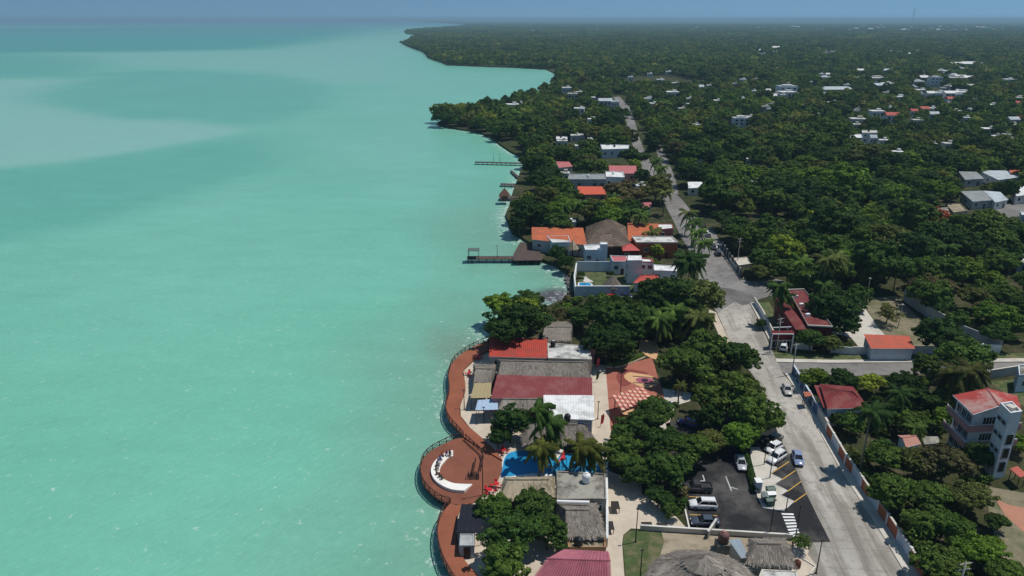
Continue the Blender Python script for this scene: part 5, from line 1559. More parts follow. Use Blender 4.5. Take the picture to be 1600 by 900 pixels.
def pink_building():
    H = 10.2
    z = LAND + H
    A, D = G(1489, 617, z), G(1521, 647.5, z)                          # left eave, back and front
    r0, r1 = G(1542, 606.5, z + 1.5), G(1562, 634, z + 1.5)            # ridge, back and front
    B, C_ = Vector((2 * r0.x - A.x, 2 * r0.y - A.y, z)), Vector((2 * r1.x - D.x, 2 * r1.y - D.y, z))
    ctr = (A + B + C_ + D) / 4
    t = thing('apartment_house', 'three-storey white and salmon house with worn red gabled roof', 'building', Vector((ctr.x, ctr.y, LAND)))
    block([A, B, C_, D], 6)
    W = inset([A, D, C_, B], .9)
    part(MB().prism(W, LAND, z - .05), 'wall', white_wall, t)
    mb = MB()
    corr(mb, r0, r1, D, A, .6, .02); corr(mb, r1, r0, B, C_, .6, .02)
    rf = part(mb, 'roof', worn_red, t)
    up = Vector((0, 0, 1.3))
    for e0, e1 in ((W[1], W[2]), (W[3], W[0])):
        part(MB().add([e0, e1, e0.lerp(e1, .5) + up], [(0, 1, 2)]), 'gable_end', white_wall, t)
    fb = MB()
    for a, b in ((A, D), (D, r1), (r1, C_)): fb.bar(a - Vector((0, 0, .13)), b - Vector((0, 0, .13)), .1, .22)
    part(fb, 'fascia', white_wall, rf)
    part(MB().tube([r0, r1], .16, 6), 'ridge_cap', pink_red, rf)
    # balconies wrapping the two visible faces, one per upper storey
    for k, zf in enumerate((3.4, 6.8)):
        O = inset([A, D, C_, B], -.5); I = W
        zb = LAND + zf
        bal = part(MB().prism([O[0], O[1], O[2], I[2], I[1], I[0]], zb - .2, zb), 'balcony_floor', white_wall, t)
        mb = MB()
        for a, b in ((O[0], O[1]), (O[1], O[2])):
            mb.bar(Vector((a.x, a.y, zb + .45)), Vector((b.x, b.y, zb + .45)), .14, 1.2)
        part(mb, 'parapet', pink_wall, bal)
        rl = MB()
        for a, b in ((O[0], O[1]), (O[1], O[2])):
            a, b = Vector((a.x, a.y, zb + 1.3)), Vector((b.x, b.y, zb + 1.3))
            rl.bar(a, b, .1, .08)
            n = int((b - a).length / .5)
            for i in range(n): rl.bar(a.lerp(b, i / n) - Vector((0, 0, .28)), a.lerp(b, i / n), .06)
        part(rl, 'balustrade', white_wall, bal)
    for f in range(3):
        zc = LAND + 1.6 + 3.4 * f
        for tt in (.22, .5, .78): window(t, W[0], W[1], tt, zc, 1.5, 1.5, white_wall, bars=2)
        window(t, W[1], W[2], .38, zc, 2.4, 1.5, white_wall, bars=3)
        window(t, W[1], W[2], .78, zc - .3, 1.0, 2.1, white_wall, bars=0)
    # stair tower
    zt = LAND + 13.0
    T = [G(1562, 633, zt), G(1580, 630.5, zt), G(1599.5, 645, zt), G(1578, 649, zt)]
    l, b_, r, f = T
    r = f + (b_ - l)
    tw = [l, f, r, b_]
    block([l, f, r, b_], 14)
    tower = part(MB().prism(tw, LAND, zt), 'stair_tower', white_wall, t)
    mb = MB()
    O = tw; I = inset(tw, .35)
    for i in range(4):
        j = (i + 1) % 4
        mb.prism([O[i], O[j], I[j], I[i]], zt + .01, zt + .5)
    part(mb, 'tower_parapet', white_wall, tower)
    part(MB().box(((l + r) / 2) + Vector((0, 0, .35)), (1.3, 1.3, .7), .4), 'roof_hatch', conc_light, tower)
    for zc in (2.6, 5.4, 8.2, 11.0):
        for tt in (.28, .72):
            window(t, tw[0], tw[1], tt, LAND + zc, 1.1, .7, grey_wall, bars=0)
        if zc < 10: window(t, tw[1], tw[2], .5, LAND + zc - .2, (r - f).length * .55, 2.0, grey_wall, bars=0)
    return t
pink_building()
canopy('small red roof at the right edge below the stair tower', [(1578, 732), (1590, 728), (1606, 742), (1594, 746)], 2.6, M('faded_red_sheet', (.42, .10, .07), .7, .1), name='porch_roof', cat='porch')
house('grey_wall_house', 'plain pale house at the right edge on the side street', 'house', [(1590, 572), (1640, 570), (1640, 584), (1592, 588)], 4.0, 'flat', blue_white, concrete, win=(2, 1, 0, 1))
wall_run('grey wall along the side street below the palms', [(1545, 592), (1600, 583), (1640, 582)], 2.2, grey_wall, .25, coping=conc_light)

# maroon building with red flat roofs
deep_red = M('deep_red_roof', (.15, .024, .024), .8, .16, stain=(.20, .08, .07), stain_amt=.6, stain_scale=.4)
def maroon_building():
    t = thing('maroon_building', 'maroon building with red flat roofs and a white timber frame porch', 'building', G(1250, 520))
    H1, H2 = LAND + 5.0, LAND + 5.6
    lo = [G(1212, 468, H1), G(1226, 468, H1), G(1262, 515, H1), G(1243, 515, H1)]
    hi = [G(1232, 455, H2), G(1256, 454, H2), G(1300, 512, H2), G(1262, 510, H2)]
    part(MB().prism(lo, LAND, H1), 'lower_wing', maroon_wall, t)
    part(MB().prism(inset(lo, -.35), H1 + .005, H1 + .14), 'lower_roof', deep_red, t)
    part(MB().prism(hi, LAND, H2), 'upper_wing', maroon_wall, t)
    part(MB().prism(inset(hi, -.25), H2 + .005, H2 + .14), 'upper_roof', deep_red, t)
    mb = MB()
    O = inset(hi, -.35); I = inset(hi, .0)
    for i in range(4):
        j = (i + 1) % 4
        mb.prism([O[i], O[j], I[j], I[i]], H2 + .15, H2 + .5)
    part(mb, 'parapet', conc_light, t)
    block(lo + hi, 10)
    # white frame
    for y0, y1 in (((1207, 522), (1240, 522)), ((1208, 512), (1236, 511))):
        part(MB().bar(G(*y0, H1 + .25), G(*y1, H1 + .25), .22, .2), 'frame_beam', white_wall, t)
    for x, y in ((1207, 522), (1240, 522)):
        p = G(x, y, H1 + .2)
        part(MB().bar((p.x, p.y, LAND), p, .22), 'frame_post', white_wall, t)
    fr = [G(1206, 516, H1 - .6), G(1242, 516, H1 - .6), G(1244, 520, H1 - .6), G(1206, 521, H1 - .6)]
    part(MB().prism(fr, LAND, H1 - .6), 'porch_block', maroon_wall, t)
    f0, f1 = fr[3], fr[2]
    for tt in (.2, .5, .8): window(t, f0, f1, tt, LAND + 1.5, 1.6, 1.9, white_wall, bars=1)
    for tt in (.3, .7): window(t, Vector((lo[0].x, lo[0].y, 0)), Vector((lo[3].x, lo[3].y, 0)), tt, LAND + 2, 1.5, 1.4, white_wall)
    for x, y in ((1243, 465), (1252, 478), (1262, 494)):
        c = G(x, y, H2 + .15)
        part(MB().box(c + Vector((0, 0, .35)), (1.1, .8, .7), .3), 'air_conditioner', white_plastic, t)
maroon_building()
gp = [white_wall, white_wall, None, white_wall, None]
wall_run('white wall with grille gaps in front of the maroon building', [(1206, 541), (1330, 554)], 1.9, white_wall, .2, panels=gp, step=4.6, post=white_wall)
wall_run('grey white wall from the orange shed along the side street', [(1330, 554), (1495, 553)], 2.0, white_wall, .2, coping=conc_light)
wall_run('white stained wall at the right end of the side street', [(1503, 551), (1562, 552)], 2.3, white_wall, .2, step=5, post=white_wall)
wall_run('long grey wall slanting behind the dry grass yard', [(1412, 470), (1455, 500), (1500, 527), (1562, 552)], 3.4, grey_wall, .3, step=6, post=grey_wall)
wall_run('white wall along the street by the maroon building', [(1178, 474), (1190, 493), (1207, 527), (1206, 541)], 1.8, white_wall, .2, coping=conc_light)
house('shed', 'long shed with bright orange-red roof beside the white yard', 'shed', [(1349, 525), (1420, 527.5), (1430, 544.5), (1361, 544.5)], 3.3, 'shed', blue_white, M('coral_red_sheet', (.46, .10, .055), .8, .12, stain=(.32, .1, .07), stain_amt=.6, bump=0), rh=.5, win=(0, 0, 1, 1), pitch=.5, amp=.02, door=False)
wall_run('dark fence along the far street behind the parked cars', [(1128, 388), (1160, 436)], 2.2, pole_m, .2, step=4, post=white_wall)
house('bare_slab', 'pale roofless plot beside the dark fence on the far street', 'plot', [(1140, 404), (1168, 402), (1178, 412), (1150, 416)], 1.2, 'flat', conc_light, conc_light, par=.2, win=(0, 0, 0, 0), door=False, tree_h=3)
def utility(px, py, h, label, arms=2, rz=.4):
    c = G(px, py)
    t = thing('utility_pole', label, 'utility pole', c, 'utility poles')
    part(MB().tube([c, c + Vector((0, 0, h))], [.16, .1], 8), 'pole', pole_conc, t, True)
    d = Vector((math.cos(rz), math.sin(rz), 0))
    for k in range(arms):
        z = h - .3 - 1.0 * k
        part(MB().bar(c + Vector((0, 0, z)) - d * 1.1, c + Vector((0, 0, z)) + d * 1.1, .12), 'cross_arm', pole_conc, t)
        for s in (-1, 0, 1): part(MB().lathe(c + Vector((0, 0, z + .06)) + d * s, [(.05, 0), (.07, .1), (.03, .2)], 6), 'insulator', dark, t)
    return t
utility(1213, 549, 9, 'concrete utility pole at the corner of the maroon building')
utility(1237, 586, 8, 'concrete utility pole at the top of the blue wall', 1)
utility(1152, 412, 9, 'concrete utility pole beside the far street plot')
utility(1487, 960, 9, 'utility pole with cross arms at the bottom right edge', 2, .2)

# ------------------------------------------------------------------ villas and hotel
house('villa', 'big rust orange house with weathered flat roof by the far street', 'building', [(987, 370), (1050, 370), (1059.5, 379.5), (994, 379.5)], 5.4, 'flat', orange_wall, dirty_roof, par=.3, win=(2, 2, 0, 0), trim=conc_light)
house('hotel_wing', 'hotel wing with orange roof at the water end of the pier', 'building', [(830.5, 359), (911, 360), (917, 383), (831, 374)], 4.4, 'shed', grey_wall, orange_roof, rh=1.0, win=(4, 1, 0, 2), pitch=.5, amp=.03, dens=8)
house('cabin', 'white flat-roofed cabin in front of the left orange roof', 'building', [(854, 369.5), (888, 369), (891.5, 379.5), (863, 380)], 4.6, 'flat', blue_white, dirty_roof, par=.3, win=(2, 1, 0, 1))
house('hotel_wing', 'hotel wing with orange roof right of the brown thatch', 'building', [(980, 352.5), (1028, 353.5), (1030.5, 370), (981, 377)], 4.6, 'shed', orange_wall, orange_roof, rh=1.0, win=(2, 0, 0, 0), pitch=.5, amp=.03)
house('annexe', 'white-roofed maroon annexe beside the right orange roof', 'building', [(1027, 350.5), (1050, 350.5), (1052, 357), (1030, 359)], 4.0, 'flat', pink_red, white_roof, par=.2, win=(2, 1, 0, 0))
house('palapa_hall', 'tall dark brown thatched palapa of the hotel', 'palapa', [(916, 354), (978, 354), (986, 381), (915, 381)], 4.2, 'thatch', wood_dark, thatch_d, rh=5.6, ins=(.44, .42), win=(0, 0, 0, 0), door=False, dens=8)
house('palapa_hall', 'lower brown thatch in front of the tall hotel palapa', 'palapa', [(922, 371), (976, 371), (984, 384.5), (915, 384.5)], 4.0, 'thatch', wood_dark, thatch_d, rh=3.0, ins=(.44, .44), win=(2, 0, 0, 0), dens=8)
house('kiosk', 'small red hipped roof kiosk in front of the rust orange house', 'building', [(970, 382), (989, 381), (1000, 391.5), (973, 392)], 3.6, 'hip', maroon_wall, M('soft_red_sheet', (.50, .09, .08), .7, .08, bump=0), rh=1.2, win=(2, 1, 0, 0), ins=(.4, .3))
house('villa', 'pale blue-white house below the brown palapa', 'house', [(912, 383.5), (938, 382.5), (941, 391.5), (914, 391.5)], 5.2, 'flat', blue_white, white_roof, par=.3, win=(2, 0, 0, 1))
house('tower_wall', 'tall pale blue stair block of the blue-white house', 'house', [(937.5, 378.5), (948.5, 378.5), (949.5, 382), (938.5, 382)], 7.2, 'flat', blue_white, white_roof, par=.1, win=(0, 0, 0, 0), door=False)
cone_thatch('small straw palapa beside the blue-white house', 895, 388, 9.5, 3.6, 3.0, thatch_l, sides=8, sq=1.0, dens=8)
cone_thatch('brown garden palapa on the villa lawn', 956, 446, 16.5, 2.6, 3.4, thatch_m, sides=8, sq=.9, dens=10)
wall_run('back white garden wall of the villa', [(900.5, 424), (972, 424)], 3.4, blue_white, .3)
wall_run('front pale garden wall of the villa facing the trees', [(899, 463), (984, 463)], 3.2, blue_white, .3, coping=white_wall)
wall_run('white sea wall at the water end of the villa garden', [(900.5, 424), (897, 445), (899, 463)], 3.0, white_wall, .4)
house('villa', 'two-storey white villa with pink-red bands', 'house', [(979, 404), (1018, 405), (1021.5, 411), (977.5, 409)], 6.0, 'flat', white_wall, white_roof, par=.4, win=(4, 2, 0, 0), floors=2, trim=pink_red)
house('roof_room', 'white roof room on top of the two-storey villa', 'house', [(981, 399.5), (1002, 399.5), (1003.5, 407), (981, 407)], 7.6, 'flat', white_wall, white_roof, par=.1, win=(0, 0, 0, 0), door=False)
house('villa_wing', 'pink-red roofed wing left of the two-storey villa', 'house', [(953, 399.5), (980, 400.5), (978, 409), (958, 409)], 4.4, 'flat', blue_white, M('rose_roof', (.46, .13, .13), .8, .06), par=.15, win=(2, 0, 0, 1))
house('villa_wing', 'long white roofed wing right of the two-storey villa', 'house', [(1021, 414), (1057, 416), (1058, 424.5), (1022, 423)], 3.8, 'flat', white_wall, white_roof, par=.2, win=(3, 1, 0, 0))
house('garage', 'white flat roof by the tall street palms', 'house', [(1042, 435.5), (1080, 437), (1082, 446), (1053, 446)], 4.0, 'flat', white_wall, white_roof, par=.2, win=(2, 0, 0, 0))
house('porch', 'small red and white hipped porch on the villa lawn', 'porch', [(1000, 430), (1029, 431), (1030, 441), (989, 442)], 3.0, 'hip', white_wall, M('red_white_tile', (.46, .07, .05), .7, .1), rh=1.2, win=(2, 0, 0, 0), ins=(.3, .2))
pw = M('pool_water', (.02, .26, .50), .15, .1, spec=.5)
po = sheet('swimming_pool', [(904, 442), (921, 442), (925, 445), (924, 448.5), (904, 449)], pw, .06)
kerb('pool_coping', [(904, 442), (921, 442), (925, 445), (924, 448.5), (904, 449), (904, 442)], .4, .15, white_wall)
sail([(914, 431), (928, 440), (911, 440)], (3.4, 2.0, 2.2), canvas_white, 'white shade sail beside the villa swimming pool')
sail([(935, 395), (938, 401), (931, 401)], (3.4, 2.4, 2.4), canvas_white, 'white shade sail before the blue-white house')
# pier
def pier(label, deck_px, z=1.5, name='pier', mat=pier_wood, pile_step=2.6, rail=False, hut=None):
    P = [G(x, y, z) for x, y in deck_px]
    t = thing(name, label, 'pier', Vector((P[0].x, P[0].y, 0)))
    o = part(MB().prism(P, z - .25, z), 'deck', mat, t)
    n = len(P)
    pm = MB().tube([(0, 0, -1.5), (0, 0, z - .2)], .14, 7).mesh('pile'); pm.materials.append(mat)
    for i in range(n):
        a, b = P[i], P[(i + 1) % n]
        k = max(1, int((b - a).length / pile_step))
        for j in range(k):
            q = a.lerp(b, (j + .5) / k).lerp(sum(P, Vector()) / n, .04)
            inst(pm, 'pile', t, Vector((q.x, q.y, 0)) - ORG[t.name])
    return t
hp = pier('long straight timber pier with a shelter at its tip', [(730, 400), (803, 400), (803, 405), (730, 405)])
pier('wide dark timber platform where the pier meets the hotel', [(802, 397.5), (813, 378), (831, 381), (849, 399), (847, 406.5), (802, 407)], 1.8, 'jetty_platform')
sh = thing('pier_shelter', 'small open shelter with flat roof at the pier tip', 'shelter', G(740, 402, 1.5))
S = [G(733, 400.5, 1.5), G(748, 400.5, 1.5), G(748, 404.5, 1.5), G(732, 404.5, 1.5)]
for p in S: part(MB().bar(p, p + Vector((0, 0, 2.8)), .14), 'post', pier_wood, sh)
part(MB().prism(inset(S, -.4), 4.3, 4.45), 'roof', M('shelter_roof', (.10, .13, .12), .8, .1), sh)
part(MB().bar(S[3] + Vector((0, 0, 1)), S[2] + Vector((0, 0, 1)), .08), 'handrail', pier_wood, sh)
pm_ = G(777, 402, 1.5)
lamp(777, 402, 4.2, 'thin dark mast halfway along the hotel pier', z=1.5, group='pier masts')
pier('narrow upper timber pier reaching out from the trees', [(742, 252), (818, 254), (818, 255.6), (742, 253.6)], 1.4)
for x in (771, 781): lamp(x, 254, 5, 'thin post on the narrow upper pier, %s one' % ('left' if x == 771 else 'right'), z=1.4, group='pier posts')
pier('short timber jetty between the mangroves', [(782, 286), (806, 287), (806, 289.5), (782, 288.5)], 1.2)
pier('slanting broken jetty below the narrow upper pier', [(797, 266), (800, 266), (812, 276), (808, 277)], 1.2)
hut = pier('platform and walkway under the thatched water hut', [(780, 306), (797, 306), (810, 307.5), (810, 309), (797, 310), (780, 310)], 1.4)
wh = thing('water_hut', 'thatched timber hut standing over the water', 'hut', G(788, 308, 1.4))
hq = [G(781.5, 303, 4.0), G(795, 303, 4.0), G(795.5, 306, 4.0), G(781, 306, 4.0)]
hw_ = [p + Vector((0, 0, 0)) for p in inset(hq, .8)]
part(MB().prism(hw_, 1.41, 3.95), 'wall', M('brown_boards', (.14, .075, .055), .9, .2), wh)
thatch(wh, inset(hq, -.5), 2.8, M('red_brown_thatch', (.16, .085, .06), .95, .2), .44, .44, dens=6)

# ------------------------------------------------------------------ houses further off: roof corners read off the photograph
soft_red = M('soft_red_tile', (.42, .09, .07), .8, .1)
rose = M('rose_tile', (.45, .14, .14), .8, .1)
blue_roof = M('pale_blue_roof', (.46, .51, .54), .7, .1, stain=(.25, .26, .26), stain_amt=.6)
grey_roof = M('grey_sheet_roof', (.26, .28, .28), .7, .12, stain=(.14, .14, .13))
g_ = 'houses along the avenue'
for a in [
    ('house with pink-red roof between the mangroves and the grey block', [(865, 252), (884, 252.5), (895, 260), (873, 262)], 4, 'gable', white_wall, rose, (2, 1, 0, 1), 1),
    ('long grey modern block with dark openings', [(890, 272), (946, 272), (947, 281), (887, 281)], 5, 'flat', grey_wall, grey_roof, (5, 1, 0, 1), 1),
    ('white block at the right of the long grey modern block', [(946, 268.5), (974, 269), (976, 278), (947, 277)], 5.5, 'flat', white_wall, white_roof, (3, 1, 0, 0), 1),
    ('house with broad rose roof behind the white block', [(951, 262), (994, 262.5), (995, 271), (952, 271)], 4.6, 'shed', pink_wall, rose, (3, 1, 0, 0), 1),
    ('house with orange-red tile roof among palms', [(902, 295), (948, 295.5), (949, 303.5), (903, 304)], 3.6, 'shed', pink_wall, M('orange_red_tile', (.55, .10, .05), .8, .1), (3, 1, 0, 1), 1),
    ('big white roofed house beside the avenue', [(938, 226), (983, 227), (982, 233), (941, 234)], 5, 'flat', blue_white, white_roof, (4, 1, 0, 1), 1),
    ('small white house among trees near the bay', [(869, 213.5), (886, 214), (887, 218), (869, 218)], 4, 'flat', white_wall, white_roof, (2, 1, 0, 1), 1),
    ('tiny white house left of the big white roof', [(918, 215.5), (926, 215.5), (927, 219.5), (918, 219.5)], 4.4, 'flat', white_wall, white_roof, (1, 1, 0, 0), 1),
    ('grey low house behind the small white one', [(892, 209), (913, 209), (914, 212.5), (891, 212.5)], 4, 'flat', grey_wall, dirty_roof, (2, 0, 0, 1), 1),
    ('white roofed carport right of the lane', [(1074, 288), (1100, 288), (1103, 293), (1076, 294)], 3.6, 'shed', white_wall, white_roof, (2, 0, 0, 1), 1),
    ('bright blue tarpaulin roof right of the lane', [(1061, 262), (1069, 262), (1070, 266), (1060, 266)], 3.2, 'shed', white_wall, M('blue_tarp', (.05, .22, .55), .6), (1, 0, 0, 0), 1),
    ('small white tower house behind the left orange roof', [(886, 344.5), (899, 344.5), (900, 348), (886, 348)], 5, 'flat', grey_wall, white_roof, (1, 1, 0, 0), 1),
    ('white cottage under trees beside the lane', [(996, 290), (1012, 290), (1014, 296), (997, 296)], 3.6, 'shed', white_wall, dirty_roof, (2, 1, 0, 0), 1),
    ('small red roofed cottage behind the palms left of the lane', [(1002, 318), (1017, 318), (1018, 323), (1002, 324)], 3.6, 'gable', white_wall, rose, (2, 0, 0, 0), 1)]:
    house('house', a[0], 'house', a[1], a[2], a[3], a[4], a[5], win=a[6], floors=a[7], group=g_, pitch=.8, simple=True, tree_h=11)
wall_run('grey garden wall behind the left orange roof', [(848, 349), (904, 349)], 2.2, grey_wall, .3)
g_ = 'houses among the trees on the right'
for a in [
    ('house with white roof and dark front in the middle of the wood', [(1320, 210), (1346, 210), (1348, 216), (1319, 216)], 6, 'flat', grey_wall, white_roof, (3, 1, 0, 1), 2),
    ('pale upper block right of the dark fronted house', [(1347, 204), (1370, 204), (1371, 208), (1347, 208)], 6.5, 'flat', white_wall, conc_light, (2, 1, 0, 1), 2),
    ('pink roofed house left of the dark fronted house', [(1302, 212.5), (1318, 212.5), (1318, 217), (1302, 217)], 4, 'shed', pink_wall, rose, (2, 0, 0, 1), 1),
    ('scattered white roof in the wood above the palms', [(1238, 213), (1252, 213), (1253, 217), (1238, 217)], 4, 'flat', white_wall, white_roof, (2, 0, 0, 1), 1),
    ('second scattered white roof in the wood above the palms', [(1254, 214), (1266, 214), (1267, 218), (1254, 218)], 4, 'flat', grey_wall, dirty_roof, (1, 0, 0, 1), 1),
    ('grey sheet roof left in the cluster at the right edge', [(1497, 271.5), (1525, 272), (1538, 279), (1508, 281)], 3.6, 'shed', grey_wall, grey_roof, (2, 0, 0, 1), 1),
    ('long pale blue roof in the cluster at the right edge', [(1528, 270), (1570, 270), (1600, 276), (1560, 281)], 3.8, 'shed', white_wall, blue_roof, (3, 0, 0, 1), 1),
    ('orange-red roof behind the long pale blue roof', [(1572, 266.5), (1588, 267), (1596, 272), (1580, 273)], 4.4, 'gable', white_wall, orange_roof, (1, 0, 0, 1), 1),
    ('long grey roof above the far right street', [(1500, 303), (1535, 302), (1560, 312), (1520, 315)], 3.6, 'shed', grey_wall, grey_roof, (3, 0, 0, 1), 1),
    ('pale blue sheet roof above the far right street', [(1536, 302), (1562, 304), (1576, 312), (1555, 316)], 3.6, 'shed', white_wall, blue_roof, (2, 1, 0, 1), 1),
    ('white roof at the corner of the far right street', [(1580, 296), (1605, 295), (1612, 304), (1588, 306)], 4, 'shed', white_wall, white_roof, (2, 0, 0, 1), 1),
    ('beige walled plot left of the far right street', [(1477, 320), (1500, 318), (1512, 330), (1490, 333)], 1.8, 'flat', dirt, dirt, (0, 0, 0, 0), 1),
    ('pale blue house at the right edge below the street', [(1594, 331), (1625, 330), (1630, 336), (1596, 337)], 7, 'flat', blue_white, white_roof, (2, 1, 0, 1), 2),
    ('white tarpaulin roof at the right edge of the wood', [(1588, 403), (1612, 402), (1615, 409), (1590, 411)], 3.4, 'shed', grey_wall, white_roof, (1, 0, 0, 1), 1),
    ('rusty roof beside the red flowering tree', [(1455, 330), (1480, 328), (1484, 334), (1458, 337)], 3.2, 'shed', conc_light, concrete, (1, 0, 0, 1), 1)]:
    house('house', a[0], 'house', a[1], a[2], a[3], a[4], a[5], win=a[6], floors=a[7], group=g_, pitch=.9, simple=True, tree_h=8.2)
def white_tower_house(px, py, wpx, hpx, label, fl=2):
    s = ppm(py + hpx)
    w, h = wpx / s, hpx / s
    c = G(px, py + hpx)
    zt = LAND + h
    t = thing('apartment_block', label, 'building', c, 'distant blocks')
    d = w * .7
    Q = [c + Vector((-w / 2, 0, 0)), c + Vector((w / 2, 0, 0)), c + Vector((w / 2, d, 0)), c + Vector((-w / 2, d, 0))]
    block(Q, 10 * math.hypot(c.x, c.y) / 77 * .85, 4)
    part(MB().prism(Q, LAND, zt), 'wall', white_wall, t)
    part(MB().prism(inset(Q, w * .3), zt + .01, zt + 1.8), 'roof_room', white_wall, t)
    mb = MB(); I = inset(Q, .4)
    for i in range(4): mb.prism([Q[i], Q[(i + 1) % 4], I[(i + 1) % 4], I[i]], zt + .005, zt + .6)
    part(mb, 'parapet', white_wall, t)
    for f in range(fl):
        for k in range(3): window(t, Q[0], Q[1], (k + .5) / 3, LAND + h * (f + .55) / fl, w * .16, 1.3, white_wall, True)
    return t
white_tower_house(1158, 186, 24, 16, 'white two-storey block standing out of the wood', 3)
white_tower_house(1231, 136, 28, 14, 'pale blue-white block in the middle distance', 2)
white_tower_house(1462, 122, 18, 14, 'tall white block in the distant settlement', 3)
# distant settlements: small copies, each a house
def small_house_proto(roofm, wallm, kind):
    t = thing('distant_house', None, 'house', (0, 0, 0))
    part(MB().box((0, 0, .5), (1, 1, 1)), 'wall', wallm, t)
    if kind == 'flat':
        part(MB().box((0, 0, 1.04), (1.04, 1.04, .06)), 'roof', roofm, t)
        part(MB().box((.2, .2, 1.2), (.3, .3, .28)), 'roof_room', wallm, t)
    else:
        part(MB().add([(-.55, -.58, .98), (.55, -.58, .98), (.55, 0, 1.35), (-.55, 0, 1.35), (.55, .58, .98), (-.55, .58, .98)], [(0, 1, 2, 3), (3, 2, 4, 5), (1, 4, 2), (0, 3, 5), (0, 5, 4, 1)]), 'roof', roofm, t)
    for x in (-.3, .3): part(MB().box((x, -.5, .55), (.18, .04, .4)), 'window', glass, t)
    part(MB().box((0, -.5, .35), (.12, .04, .7)), 'door', wood_dark, t)
    return t
PROTO = {'w': small_house_proto(white_roof, white_wall, 'flat'), 'g': small_house_proto(white_roof, white_wall, 'gable'), 'r': small_house_proto(soft_red, white_wall, 'gable'), 'b': small_house_proto(blue_roof, blue_white, 'gable'), 'c': small_house_proto(dirty_roof, conc_light, 'flat')}
USED = set()
def dhouse(px, py, wpx, k, label, group, hh=5.5, fr=4.2):
    s = ppm(py)
    w = wpx / s
    c = G(px, py, LAND)
    if k in USED: t = copy_tree(PROTO[k])
    else: t = PROTO[k]; USED.add(k)
    t.location = c; t.rotation_euler = (0, 0, rng.uniform(-.15, .15))
    t.scale = (w, min(w * .8, 26), hh)
    tag(t, label, 'house', group)
    h = [c + Vector((-w / 2, -w * .4, 0)), c + Vector((w / 2, w * .4, 0))]
    block(h, min(150, fr * math.hypot(c.x, c.y) / 77), 3)
for i, (x, y, w, k, lb) in enumerate([
    (1300, 146, 44, 'b', 'long pale blue roofed hall in the middle distance'), (1496, 104, 34, 'g', 'large white hall roof in the far settlement, left one'), (1514, 103, 26, 'g', 'large white hall roof in the far settlement, right one'),
    (1338, 197, 22, 'c', 'beige flat house above the dark fronted house'), (1368, 184, 20, 'w', 'flat white house behind the dark fronted house'), (1392, 190, 20, 'r', 'red roofed house right of the flat white house'),
    (1403, 160, 20, 'w', 'white house beyond the brownish trees'), (1365, 128, 40, 'c', 'long low beige building in the middle distance'), (1375, 140, 24, 'b', 'pale blue house below the long low building'),
    (1500, 152, 30, 'w', 'white flat house near the right edge'), (1575, 131, 16, 'w', 'bright white roof at the right edge of the far settlement'), (1430, 134, 20, 'w', 'white house left of the tall white block'),
    (1490, 128, 26, 'c', 'grey flat house right of the tall white block'), (1285, 127, 20, 'w', 'bright small house before the far wood'), (1228, 152, 24, 'w', 'white house below the pale blue-white block'),
    (1322, 140, 8, 'w', 'small white house at the end of the long pale blue hall'), (1268, 135, 8, 'w', 'small white house left of the long pale blue hall'), (1160, 131, 10, 'w', 'white cottage in the wood left of the pale block'),
    (1148, 138, 9, 'c', 'beige cottage in the wood left of the pale block'), (1108, 141, 16, 'c', 'beige house in the wood right of the avenue'), (800, 173, 20, 'w', 'white house on the wooded headland'), (812, 170, 8, 'w', 'little white house beside the one on the headland'),
    (885, 145, 14, 'w', 'white house behind the headland palms'), (895, 155, 16, 'c', 'grey white house between headland and avenue'), (905, 152, 9, 'w', 'small white house between headland and avenue'), (945, 166, 20, 'b', 'blue and white house at the top of the avenue'),
    (960, 168, 12, 'w', 'white house at the very end of the avenue'), (985, 127, 8, 'w', 'white cube in the wood beyond the avenue'), (1050, 152, 20, 'w', 'white house right of the avenue in the wood'), (1092, 143, 12, 'b', 'pale house further right of the avenue'),
    (1045, 118, 10, 'w', 'white block in the wood far right of the avenue'), (1055, 137, 12, 'c', 'beige house in the wood far right of the avenue'), (918, 124, 10, 'w', 'white house on the neck of land by the bay'), (940, 128, 8, 'w', 'second white house on the neck of land')]):
    dhouse(x, y, w, k, lb, 'houses in the middle distance')
